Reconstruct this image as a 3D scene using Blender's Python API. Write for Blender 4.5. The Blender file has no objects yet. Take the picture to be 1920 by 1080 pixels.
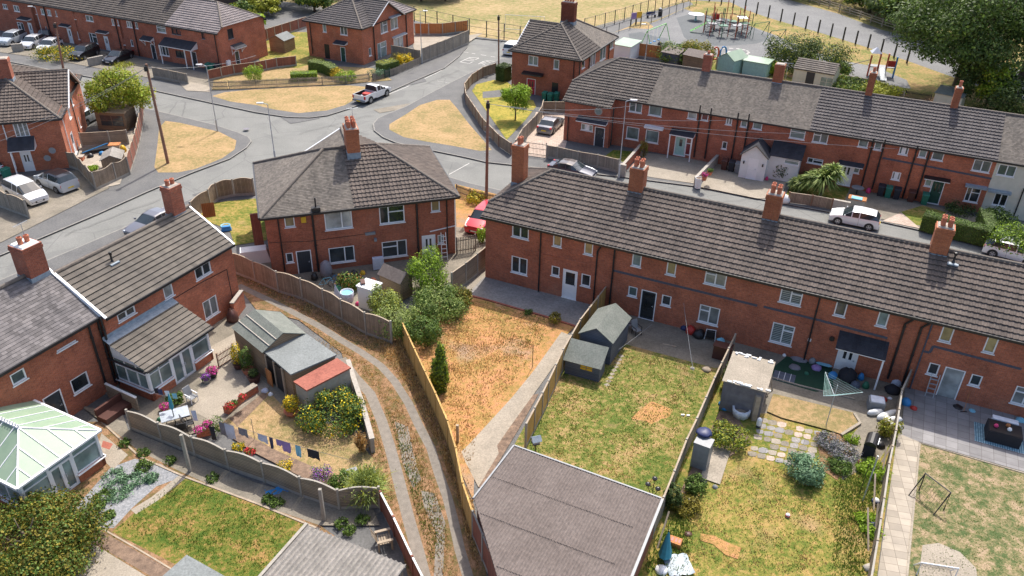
import bpy,bmesh,math,random
from mathutils import Vector,Matrix
R=math.radians
SC=bpy.context.scene
COL=SC.collection
# ---------------------------------------------------------------- camera
H=30.5
FPX=1518.7
PITCH,ROLL=R(31.20),R(1.41)
FWD=Vector((0,math.cos(PITCH),-math.sin(PITCH)))
_r=Vector((1,0,0));_u=_r.cross(FWD)
RT=math.cos(ROLL)*_r+math.sin(ROLL)*_u
UP=-math.sin(ROLL)*_r+math.cos(ROLL)*_u
cd=bpy.data.cameras.new('camera');cam=bpy.data.objects.new('camera',cd);COL.objects.link(cam)
cd.sensor_width=36;cd.lens=FPX/1920*36;cd.clip_start=0.5;cd.clip_end=3000
mt=Matrix((RT,UP,-FWD)).transposed().to_4x4();mt.translation=(0,0,H)
cam.matrix_world=mt
SC.camera=cam
SC.render.resolution_x,SC.render.resolution_y=1024,576
# ---------------------------------------------------------------- light
SUN_AZ,SUN_EL=R(72),R(55)# direction towards the sun, from +X anticlockwise
sd=Vector((math.cos(SUN_EL)*math.cos(SUN_AZ),math.cos(SUN_EL)*math.sin(SUN_AZ),math.sin(SUN_EL)))
sl=bpy.data.lights.new('sun','SUN');sl.energy=3.0;sl.angle=R(0.55);sl.color=(1,0.95,0.87)
so=bpy.data.objects.new('sun',sl);COL.objects.link(so);so.rotation_euler=sd.to_track_quat('Z','Y').to_euler()
so.location=(0,0,60)
W=bpy.data.worlds.new('World');SC.world=W;W.use_nodes=True
nt=W.node_tree;sk=nt.nodes.new('ShaderNodeTexSky');sk.sky_type='NISHITA';sk.sun_disc=False
sk.dust_density=3.5;sk.air_density=.8;sk.ozone_density=.6;sk.sun_elevation=SUN_EL;sk.sun_rotation=R(90)-SUN_AZ
nt.links.new(sk.outputs[0],nt.nodes['Background'].inputs[0]);nt.nodes['Background'].inputs[1].default_value=0.15
SC.view_settings.view_transform='Standard';SC.view_settings.look='None';SC.view_settings.gamma=1
SC.view_settings.use_curve_mapping=False;SC.view_settings.exposure=0.80
SC.render.engine='CYCLES'
# ---------------------------------------------------------------- placing: a ray of the survey picture meets a plane
def ray(px,py):
    return FWD+RT*((px-960)/FPX)-UP*((py-540)/FPX)
def G(px,py,z=0.0):
    d=ray(px,py);t=(z-H)/d.z
    return Vector((0,0,H))+d*t
def G2(px,py,z=0.0):
    g=G(px,py,z);return(g.x,g.y)
def hit(px,py,p,n):
    d=ray(px,py);o=Vector((0,0,H));t=(Vector(p)-o).dot(n)/d.dot(n)
    return o+d*t
def top_h(bx,by,ty):
    """height above the ground of a vertical whose foot is at pixel (bx,by) and whose top is at row ty"""
    g=G(bx,by);lo,hi=0.0,20.0
    for _ in range(30):
        m=(lo+hi)/2;v=Vector((g.x,g.y,m))-Vector((0,0,H))
        y=540-FPX*v.dot(UP)/v.dot(FWD)
        if y>ty:lo=m
        else:hi=m
    return lo
# ---------------------------------------------------------------- materials
MATS={}
class NT:
    def __init__(s,name):
        s.m=bpy.data.materials.new(name);s.m.use_nodes=True;s.t=s.m.node_tree
        s.b=s.t.nodes['Principled BSDF'];MATS[name]=s.m
        s.tc=s.t.nodes.new('ShaderNodeTexCoord')
    def n(s,kind,**kw):
        nd=s.t.nodes.new('ShaderNode'+kind)
        for k,v in kw.items():
            if k.startswith('i_'):
                key=k[2:];key=int(key)if key.isdigit()else key.replace('_',' ')
                if isinstance(v,bpy.types.NodeSocket):s.t.links.new(v,nd.inputs[key])
                else:nd.inputs[key].default_value=v
            else:setattr(nd,k,v)
        return nd
    def l(s,a,b):s.t.links.new(a,b)
    def noise(s,scale,detail=4,rough=0.6,vec=None,dist=0.0):
        nd=s.n('TexNoise');nd.inputs['Scale'].default_value=scale;nd.inputs['Detail'].default_value=detail
        nd.inputs['Roughness'].default_value=rough;nd.inputs['Distortion'].default_value=dist
        s.l(vec if vec is not None else s.tc.outputs['Object'],nd.inputs['Vector']);return nd.outputs['Fac']
    def ramp(s,fac,stops):
        nd=s.n('ValToRGB');cr=nd.color_ramp
        while len(cr.elements)<len(stops):cr.elements.new(0.5)
        for e,(p,c)in zip(cr.elements,stops):e.position=p;e.color=(*c,1)if len(c)==3 else c
        s.l(fac,nd.inputs[0]);return nd.outputs[0]
    def mix(s,f,a,b,mode='MIX'):
        nd=s.n('Mix',data_type='RGBA',blend_type=mode)
        for i,v in((0,f),(6,a),(7,b)):
            if isinstance(v,bpy.types.NodeSocket):s.l(v,nd.inputs[i])
            elif i==0:nd.inputs[0].default_value=v
            else:nd.inputs[i].default_value=(*v,1)
        return nd.outputs[2]
    def math(s,op,a,b=None,c=None):
        nd=s.n('Math',operation=op)
        for i,v in enumerate((a,b,c)):
            if v is None:continue
            if isinstance(v,bpy.types.NodeSocket):s.l(v,nd.inputs[i])
            else:nd.inputs[i].default_value=v
        return nd.outputs[0]
    def bump(s,h,strength=0.5,dist=0.02):
        nd=s.n('Bump');nd.inputs['Strength'].default_value=strength;nd.inputs['Distance'].default_value=dist
        s.l(h,nd.inputs['Height']);s.l(nd.outputs[0],s.b.inputs['Normal'])
    def set(s,col=None,rough=0.8,metal=0,spec=None):
        if col is not None:
            if isinstance(col,bpy.types.NodeSocket):s.l(col,s.b.inputs['Base Color'])
            else:s.b.inputs['Base Color'].default_value=(*col,1)
        if isinstance(rough,bpy.types.NodeSocket):s.l(rough,s.b.inputs['Roughness'])
        else:s.b.inputs['Roughness'].default_value=rough
        s.b.inputs['Metallic'].default_value=metal
        if spec is not None:s.b.inputs['Specular IOR Level'].default_value=spec
        return s.m
def mottled(name,a,b,scale=3.0,rough=0.85,bumps=0.0,fine=None,bscale=None,**kw):
    t=NT(name);f=t.noise(scale,6,0.65)
    c=t.ramp(f,[(0.3,a),(0.7,b)])
    if fine:
        f2=t.noise(fine,3,0.7);c=t.mix(0.55,c,t.ramp(f2,[(0.25,(.35,)*3),(0.75,(1.5,1.5,1.5))]),'MULTIPLY')
    if bumps:t.bump(t.noise(bscale or scale*8,4,0.7),bumps,0.03)
    return t.set(c,rough,**kw)
def brick(name,a,b,mortar=(.30,.25,.21),patch=(.10,.035,.02),size=1.0):
    t=NT(name)
    br=t.n('TexBrick');t.l(t.tc.outputs['UV'],br.inputs['Vector'])
    br.inputs['Scale'].default_value=1;br.inputs['Brick Width'].default_value=.225*size;br.inputs['Row Height'].default_value=.075*size
    br.inputs['Mortar Size'].default_value=.0065*size;br.inputs['Mortar Smooth'].default_value=.3
    br.inputs['Color1'].default_value=(*a,1);br.inputs['Color2'].default_value=(*b,1);br.inputs['Mortar'].default_value=(*mortar,1)
    big=t.noise(0.55,4,0.6,t.tc.outputs['UV'])
    c=t.mix(t.ramp(big,[(0.42,(0,0,0)),(0.75,(.55,)*3)]),br.outputs[0],patch)
    sm=t.noise(7.0,3,0.7,t.tc.outputs['UV'])
    c=t.mix(0.7,c,t.ramp(sm,[(0.25,(.55,)*3),(0.75,(1.4,1.35,1.3))]),'MULTIPLY')
    lt=t.noise(0.3,5,.7,t.tc.outputs['UV'],1.0);c=t.mix(t.ramp(lt,[(.55,(0,0,0)),(.75,(.3,)*3)]),c,(.50,.30,.20))
    mp=t.n('Mapping');t.l(t.tc.outputs['UV'],mp.inputs[0]);mp.inputs['Scale'].default_value=(2.2,.25,1)
    c=t.mix(t.ramp(t.noise(1,4,.7,mp.outputs[0]),[(.58,(0,0,0)),(.78,(.35,)*3)]),c,(.09,.05,.04))
    oi=t.n('ObjectInfo');c=t.mix(1.0,c,t.ramp(oi.outputs['Random'],[(0,(.86,.84,.84)),(1,(1.14,1.12,1.08))]),'MULTIPLY')
    t.bump(br.outputs['Fac'],-0.4,0.01)
    return t.set(c,0.9)
def tiles(name,base,var,lichen=(.32,.30,.24),tw=.3,th=.385,lic=.35,rough=.9,speck=0.5):
    """roof tiles: per tile shade, lichen specks; the courses themselves are geometry"""
    t=NT(name);uv=t.tc.outputs['UV']
    sp=t.n('SeparateXYZ');t.l(uv,sp.inputs[0])
    row=t.math('FLOOR',t.math('DIVIDE',sp.outputs[1],th))
    colx=t.math('FLOOR',t.math('ADD',t.math('DIVIDE',sp.outputs[0],tw),t.math('MULTIPLY',row,.5)))
    cb=t.n('CombineXYZ');t.l(row,cb.inputs[1]);t.l(colx,cb.inputs[0])
    wn=t.n('TexWhiteNoise');t.l(cb.outputs[0],wn.inputs[0])
    c=t.ramp(wn.outputs[0],[(0.0,[x*(1-var)for x in base]),(0.5,base),(1.0,[x*(1+var)for x in base])])
    big=t.noise(0.35,5,0.6,uv)
    c=t.mix(0.8,c,t.ramp(big,[(0.3,(.72,.72,.73)),(0.7,(1.25,1.22,1.18))]),'MULTIPLY')
    mp=t.n('Mapping');t.l(uv,mp.inputs[0]);mp.inputs['Scale'].default_value=(1.6,.16,1);c=t.mix(0.7,c,t.ramp(t.noise(1,5,.7,mp.outputs[0]),[(.3,(.68,)*3),(.5,(1,1,1)),(.72,(1.22,1.2,1.16))]),'MULTIPLY')
    sk_=t.noise(6.5,5,0.8,uv)
    c=t.mix(t.ramp(sk_,[(0.58,(0,0,0)),(0.72,(lic,)*3)]),c,lichen)
    dk=t.noise(4.2,4,0.8,uv,1.0)
    c=t.mix(t.ramp(dk,[(0.64,(0,0,0)),(0.70,(speck,)*3)]),c,(.02,.018,.015))
    t.bump(t.noise(30,3,0.7,uv),0.25,0.01)
    return t.set(c,rough)
def plain(name,col,rough=0.5,metal=0.0,var=0.12,scale=4.0,spec=None):
    t=NT(name);f=t.noise(scale,4,0.6)
    c=t.ramp(f,[(0.3,[x*(1-var)for x in col]),(0.7,[min(1,x*(1+var))for x in col])])
    return t.set(c,rough,metal,spec)
def grass(name,cols,scale=0.5,fine=14.0,patch=None,pscale=0.25,pthr=(.5,.6)):
    """cols: three colours from dry to green; fine mottling from several noises"""
    t=NT(name)
    f=t.noise(scale,7,0.72,dist=0.3);f2=t.noise(fine,4,0.75);f3=t.noise(fine*.28,4,.7)
    m=t.math('ADD',t.math('MULTIPLY',f,0.38),t.math('ADD',t.math('MULTIPLY',f2,0.24),t.math('MULTIPLY',f3,.38)))
    c=t.ramp(m,[(0.43,cols[0]),(0.49,cols[1]),(0.56,cols[2])])
    if patch:
        p=t.noise(pscale,5,0.6);c=t.mix(t.ramp(p,[(pthr[0],(0,0,0)),(pthr[1],(1,1,1))]),c,patch)
    c=t.mix(0.6,c,t.ramp(t.noise(fine*2.2,3,0.8),[(0.2,(.45,)*3),(0.8,(1.5,1.5,1.5))]),'MULTIPLY')
    t.bump(t.noise(fine*1.5,3,0.8),0.9,0.05)
    return t.set(c,0.95,spec=0.1)
def leafm(name,dark,light,trans=0.25):
    t=NT(name);g=t.n('NewGeometry')
    c=t.ramp(g.outputs['Random Per Island'],[(0.0,dark),(0.6,light),(1.0,[min(1,x*1.35)for x in light])])
    n_=t.noise(0.9,3,0.6);c=t.mix(0.6,c,t.ramp(n_,[(0.3,(.6,)*3),(0.7,(1.3,1.3,1.2))]),'MULTIPLY')
    t.set(c,0.6,spec=0.25)
    t.b.inputs['Transmission Weight'].default_value=0
    tr=t.n('BsdfTranslucent');t.l(c,tr.inputs[0]);mx=t.n('MixShader');mx.inputs[0].default_value=trans
    t.l(t.b.outputs[0],mx.inputs[1]);t.l(tr.outputs[0],mx.inputs[2])
    t.l(mx.outputs[0],t.t.nodes['Material Output'].inputs[0]);return t.m
def lined(name,a,b,period=.15,axis=0,width=.12,rough=.8,seam=(.03,.025,.02),uv=True,noise=1.2,rot=0):
    """boards, panels or slabs with real seams of another colour; axis 0 vertical seams, 1 horizontal, 2 both"""
    t=NT(name);vec=t.tc.outputs['UV' if uv else 'Object'];mp=t.n('Mapping');t.l(vec,mp.inputs[0]);mp.inputs['Rotation'].default_value=(0,0,R(rot));sp=t.n('SeparateXYZ');t.l(mp.outputs[0],sp.inputs[0])
    f=t.noise(noise,5,0.65,vec);c=t.ramp(f,[(0.3,a),(0.7,b)])
    if isinstance(period,(int,float)):period=(period,period)
    ids=[]
    for ax in((0,)if axis==0 else(1,)if axis==1 else(0,1)):
        d=t.math('DIVIDE',sp.outputs[ax],period[ax]);fr=t.math('FRACT',d);ids.append(t.math('FLOOR',d))
        s_=t.math('LESS_THAN',fr,width if isinstance(width,float)else width[ax]);c=t.mix(s_,c,seam)
    cb=t.n('CombineXYZ');[t.l(v,cb.inputs[i])for i,v in enumerate(ids)]
    wn=t.n('TexWhiteNoise');t.l(cb.outputs[0],wn.inputs[0])
    c=t.mix(0.8,c,t.ramp(wn.outputs[0],[(0,(.78,)*3),(1,(1.2,)*3)]),'MULTIPLY')
    return t.set(c,rough)
M_BRICK=brick('red_brick',(.52,.145,.062),(.38,.10,.045))
M_BRICK2=brick('dark_red_brick',(.46,.125,.06),(.33,.085,.043),patch=(.09,.03,.02))
M_BRICKC=brick('orange_brick',(.46,.14,.05),(.36,.10,.04),mortar=(.33,.24,.17),patch=(.2,.06,.03))
M_TILE=tiles('brown_concrete_tile',(.122,.098,.084),.2,lic=.35)
M_TILEG=tiles('grey_concrete_tile',(.105,.095,.094),.14,lic=.15,speck=.3)
M_TILEN=tiles('grey_brown_concrete_tile',(.108,.093,.083),.16,lic=.2)
M_TILEO=tiles('weathered_plain_tile',(.148,.13,.112),.28,tw=.17,th=.14,lic=.5,lichen=(.28,.26,.22),speck=.6)
M_TILEC=tiles('buff_interlocking_tile',(.122,.108,.092),.16,tw=.33,th=.36,lic=.3,speck=.9,lichen=(.26,.22,.17))
M_SLATE=tiles('pale_slate',(.15,.138,.138),.30,tw=.26,th=.2,lic=.5,lichen=(.32,.30,.29),speck=.2)
M_TILEP=tiles('pale_lilac_tile',(.25,.22,.215),.10,lic=.1,speck=.2)
M_DARKTILE=tiles('charcoal_slate_tile',(.035,.036,.045),.2,lic=.05,speck=.2)
M_RIDGE=mottled('ridge_tile_concrete',(.12,.10,.085),(.20,.17,.14),5)
M_WHITE=plain('white_upvc',(.80,.80,.80),.35,var=.04)
M_CREAM=mottled('cream_render',(.52,.50,.40),(.66,.63,.52),1.2)
M_WHITER=mottled('white_render',(.66,.67,.66),(.78,.78,.76),1.0)
M_LEAD=mottled('lead_flashing',(.19,.24,.29),(.36,.42,.46),4,rough=.5)
M_BLACK=plain('black_plastic',(.018,.018,.020),.4)
M_DKWOOD=plain('dark_fascia',(.03,.028,.026),.6)
M_BAND=mottled('blue_brick_band',(.06,.065,.085),(.10,.10,.125),6)
M_POT=mottled('terracotta',(.42,.13,.07),(.55,.20,.11),6)
M_MORTAR=mottled('mortar_flaunching',(.30,.27,.23),(.42,.38,.33),5)
def glassm(name,col,rough=.06):
    t=NT(name);f=t.noise(1.1,3,.5,t.tc.outputs['Object'])
    c=t.ramp(f,[(.35,[x*.5 for x in col]),(.65,col)]);oi=t.n('ObjectInfo');c=t.mix(1.0,c,t.ramp(oi.outputs['Random'],[(0,(.55,)*3),(1,(1.35,)*3)]),'MULTIPLY')
    return t.set(c,rough,spec=.8)
M_GLASS=glassm('dark_window_glass',(.05,.06,.065))
M_GLASSB=glassm('curtained_window_glass',(.34,.36,.35),.15)
M_GLASSY=glassm('yellow_blind_glass',(.42,.33,.16),.2)  # warm yellow, mottled pane colour
M_GLASSR=glassm('red_curtain_glass',(.35,.05,.06),.2)
M_GLASSG=glassm('frosted_green_glass',(.22,.30,.29),.2)
M_LINEDG=lined('slatted_blind_glass',(.30,.34,.32),(.36,.40,.38),.13,1,.45,.2,(.05,.07,.08))
M_ROAD=mottled('worn_asphalt_road',(.165,.167,.155),(.21,.21,.195),.35,fine=9,bumps=.3,bscale=40)
def roadm(name,a,b):
    t=NT(name);c=t.ramp(t.noise(.35,6,.65),[(.3,a),(.7,b)]);c=t.mix(.5,c,t.ramp(t.noise(9,3,.7),[(.25,(.55,)*3),(.75,(1.4,)*3)]),'MULTIPLY')
    v=t.n('TexVoronoi',feature='DISTANCE_TO_EDGE');nz=t.n('TexNoise');nz.inputs['Scale'].default_value=.8;t.l(t.tc.outputs['Object'],nz.inputs[0]);ad=t.mix(.12,t.tc.outputs['Object'],nz.outputs['Color'],'ADD')
    mp=t.n('Mapping');t.l(ad,mp.inputs[0]);mp.inputs['Scale'].default_value=(.16,.16,.16);t.l(mp.outputs[0],v.inputs['Vector']);v.inputs['Scale'].default_value=1
    c=t.mix(t.ramp(v.outputs[0],[(0,(.45,)*3),(.008,(0,0,0))]),c,(.05,.05,.05))
    c=t.mix(t.ramp(t.noise(.13,3,.5,dist=2),[(.56,(0,0,0)),(.6,(.3,)*3)]),c,(.10,.10,.10));t.bump(t.noise(40,3,.7),.3,.02);return t.set(c,.9)
M_ROAD=roadm('patched_asphalt_road',(.165,.167,.155),(.21,.21,.195))
M_PAVE=mottled('dark_asphalt_pavement',(.10,.10,.10),(.145,.143,.138),.6,fine=8,bumps=.3,bscale=40)
M_KERB=mottled('concrete_kerb',(.17,.165,.15),(.27,.255,.23),2)
M_PAINT=mottled('worn_white_road_paint',(.33,.32,.30),(.62,.60,.56),4)
M_CONC=mottled('pale_concrete',(.26,.225,.175),(.36,.31,.245),.8,fine=12)
M_CONCD=mottled('stained_concrete',(.16,.14,.105),(.26,.225,.175),.7,fine=10)
M_PATIO=mottled('grey_patio_concrete',(.22,.205,.19),(.31,.29,.27),.7,fine=7)
M_SLABG=lined('grey_paving_slabs',(.20,.19,.19),(.27,.26,.255),(.6,.6),2,(.03,.03),.85,(.10,.09,.08),uv=False,rot=24.7)
M_PLAY=mottled('play_area_asphalt',(.13,.132,.135),(.18,.182,.18),.25,fine=4)
M_SAFE=mottled('dark_safety_surface',(.075,.085,.09),(.11,.12,.125),.3,fine=4)
M_STOREW=mottled('grey_block_wall',(.12,.11,.12),(.22,.20,.20),2)  # mottled grey with a slight purple tint
M_SLABS=lined('paving_slabs',(.31,.27,.22),(.40,.35,.28),(.6,.45),2,(.03,.04),.85,(.16,.13,.10),uv=False,rot=12)
M_PAVER=lined('pink_block_paving',(.42,.32,.26),(.52,.42,.34),(.2,.1),2,(.06,.1),.85,(.28,.20,.16),uv=False)
M_TERRAIN=grass('dry_open_ground',((.36,.25,.12),(.27,.22,.09),(.13,.16,.05)),.12,6)
M_FIELD=grass('scorched_playing_field',((.42,.31,.17),(.32,.25,.12),(.20,.20,.075)),.07,5)
M_VERGE=grass('scorched_verge_grass',((.46,.31,.165),(.37,.26,.13),(.24,.20,.085)),.35,12)
M_VERGEG=grass('dry_roadside_grass',((.40,.26,.13),(.28,.22,.09),(.13,.17,.045)),.3,10)
M_ORANGE=grass('parched_orange_lawn',((.50,.25,.125),(.45,.25,.10),(.29,.20,.065)),.45,11,patch=(.36,.25,.17),pscale=.22,pthr=(.55,.68))
M_GREEN=grass('patchy_green_lawn',((.38,.26,.12),(.21,.20,.055),(.085,.13,.025)),.4,12,patch=(.42,.25,.14),pscale=.2,pthr=(.55,.66))
M_GREEN2=grass('yellow_green_lawn',((.40,.27,.10),(.25,.22,.055),(.11,.15,.028)),.4,12,patch=(.42,.27,.14),pscale=.17,pthr=(.56,.68))
M_GREEN3=grass('mown_green_lawn',((.34,.21,.08),(.17,.17,.035),(.07,.12,.02)),.6,14)
M_GREEN4=grass('threadbare_lawn',((.38,.28,.18),(.23,.20,.10),(.085,.12,.045)),.9,9)
M_YELLOW=grass('yellowed_front_lawn',((.42,.33,.08),(.34,.28,.06),(.17,.20,.04)),.5,10)
M_SOIL=mottled('bark_and_soil',(.10,.065,.045),(.27,.18,.12),3,fine=14,bumps=.5)
M_STRAW=grass('straw_and_weeds',((.36,.215,.125),(.25,.15,.08),(.14,.115,.045)),.9,13)
M_GRAVEL=mottled('grey_track_gravel',(.16,.14,.115),(.24,.21,.175),3.5,bumps=.5)
M_SLATECHIP=mottled('blue_slate_chips',(.16,.17,.18),(.36,.36,.37),9,fine=30,bumps=.8,bscale=40)
M_FENCE=lined('weathered_fence_boards',(.20,.15,.10),(.33,.25,.18),.12,0,.10)
M_FENCEG=lined('greyed_fence_boards',(.22,.19,.155),(.34,.30,.24),.12,0,.10)
M_FENCEY=lined('new_fence_boards',(.42,.25,.07),(.54,.34,.11),.13,0,.08,seam=(.14,.07,.02))
M_FENCEO=lined('orange_stained_boards',(.42,.16,.05),(.52,.21,.07),.14,0,.08,seam=(.12,.05,.02))
M_LAP=lined('larch_lap_panel',(.26,.20,.14),(.36,.29,.21),.11,1,.16)
M_FENCER=lined('red_brown_stained_boards',(.20,.07,.045),(.30,.11,.07),.12,0,.1)
M_POST=mottled('concrete_post',(.27,.245,.205),(.38,.35,.30),3)
M_FELT=mottled('grey_green_roof_felt',(.13,.145,.125),(.19,.20,.175),1.0,fine=9)
M_FELTG=mottled('pale_grey_roof_felt',(.17,.185,.18),(.23,.245,.24),.8,fine=9)
M_FELTR=mottled('red_roof_felt',(.26,.075,.05),(.36,.12,.08),1.1,fine=9)
M_BLUEWOOD=lined('slate_blue_painted_boards',(.085,.10,.135),(.12,.135,.17),.12,1,.1)
M_SHEDW=lined('brown_shed_boards',(.22,.15,.09),(.30,.21,.13),.13,1,.1)
M_ASB=mottled('corrugated_fibre_cement',(.135,.108,.095),(.185,.152,.135),.7,fine=6)
M_ASBG=mottled('grey_corrugated_sheet',(.20,.185,.165),(.31,.285,.255),.8,fine=7)
M_WOOD=mottled('timber_pole',(.20,.10,.065),(.32,.18,.12),3)
M_WOODP=mottled('weathered_timber',(.28,.22,.16),(.42,.34,.25),3)
M_GALV=plain('galvanised_steel',(.42,.46,.50),.4,.4)
M_POLY=mottled('pale_green_polycarbonate',(.22,.31,.22),(.29,.38,.27),.8,rough=.35)
M_RUBBER=plain('tyre_rubber',(.02,.02,.021),.8)
M_RIM=plain('alloy_rim',(.45,.46,.48),.3,.7)
def carm(name,col,metal=.25):
    t=NT(name);t.set(col,.28,metal);t.b.inputs['Coat Weight'].default_value=.8;t.b.inputs['Coat Roughness'].default_value=.04;return t.m
M_CAR={k:carm('car_paint_'+k,c)for k,c in dict(white=(.72,.74,.76),silver=(.50,.54,.58),black=(.012,.012,.016),grey=(.16,.16,.18),
         red=(.50,.012,.03),navy=(.035,.045,.075),brown=(.10,.085,.08)).items()}
M_CARGLASS=plain('car_glass',(.03,.04,.045),.05,0,.3,1.0,spec=.9)
M_HEAD=plain('headlight_lens',(.75,.78,.8),.1)
M_TAIL=plain('tail_light_lens',(.5,.01,.015),.2)
M_PLATEY=plain('yellow_number_plate',(.75,.55,.03),.4)
M_PLATEW=plain('white_number_plate',(.78,.78,.75),.4)
def solid(name,c,rough=.5):return plain(name,c,rough)
M_RED=solid('red_plastic',(.45,.03,.02));M_BLUE=solid('blue_plastic',(.03,.22,.50));M_GREENP=solid('green_plastic',(.02,.13,.07))
M_GREYP=solid('grey_plastic',(.22,.23,.24));M_NAVY=solid('navy_cloth',(.02,.03,.10));M_LILAC=solid('lilac_cloth',(.30,.20,.42),.8)
M_GREYC=solid('grey_cloth',(.20,.19,.21),.9);M_PALEC=solid('pale_grey_cloth',(.50,.53,.62),.9);M_CYANC=solid('light_blue_cloth',(.22,.50,.62),.9)
M_BLACKC=solid('black_cloth',(.02,.02,.025),.9);M_WHITEC=solid('white_cloth',(.70,.72,.76),.9)
M_TEAL=solid('teal_cloth',(.05,.28,.36),.8);M_YELLOWP=solid('yellow_plastic',(.70,.42,.02));M_PINK=solid('pink_plastic',(.60,.04,.16))
M_MINT=solid('mint_door_paint',(.34,.55,.50));M_DKGREEN=solid('dark_green_paint',(.015,.07,.05));M_DKDOOR=solid('charcoal_door_paint',(.03,.035,.045))
M_REDDOOR=solid('red_door_paint',(.42,.012,.04));M_BINBR=solid('brown_bin_plastic',(.085,.032,.024));M_BINGR=solid('green_bin_plastic',(.02,.16,.11))
M_BINBK=solid('black_bin_plastic',(.02,.025,.035));M_STEEL=solid('painted_steel_green',(.25,.55,.18));M_PLAYR=solid('play_frame_red',(.55,.10,.05))
M_L={
 'dark':leafm('dark_green_leaves',(.024,.05,.012),(.09,.13,.035)),
 'mid':leafm('mid_green_leaves',(.035,.075,.014),(.12,.19,.035)),
 'bright':leafm('bright_green_leaves',(.12,.20,.015),(.30,.44,.04),.35),
 'yellow':leafm('yellow_green_leaves',(.16,.19,.02),(.38,.39,.05),.3),
 'lime':leafm('pale_lime_leaves',(.10,.15,.03),(.33,.40,.12),.3),
 'olive':leafm('russet_green_leaves',(.07,.07,.01),(.24,.20,.03)),
 'silver':leafm('grey_green_leaves',(.05,.10,.05),(.20,.33,.19)),
 'conifer':leafm('conifer_leaves',(.05,.10,.008),(.30,.38,.03)),
 'gold':leafm('golden_leaves',(.30,.22,.02),(.62,.46,.04)),
 'orange':leafm('orange_brown_leaves',(.20,.08,.02),(.42,.22,.05)),
 'gyellow':leafm('yellow_petals',(.65,.42,.01),(.85,.60,.02)),
 'gpink':leafm('pink_petals',(.60,.03,.28),(.80,.08,.42)),
 'gred':leafm('red_petals',(.60,.01,.03),(.85,.05,.08)),
 'gpurple':leafm('purple_petals',(.16,.03,.30),(.35,.10,.50)),
 'grey':leafm('grey_lavender_stems',(.16,.16,.17),(.34,.33,.34)),
 'straw':leafm('straw_blades',(.36,.22,.09),(.56,.38,.17)),
 'blade':leafm('green_blades',(.06,.12,.015),(.19,.26,.045))}
M_BARK=mottled('bark',(.07,.05,.035),(.15,.11,.08),5)
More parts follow.
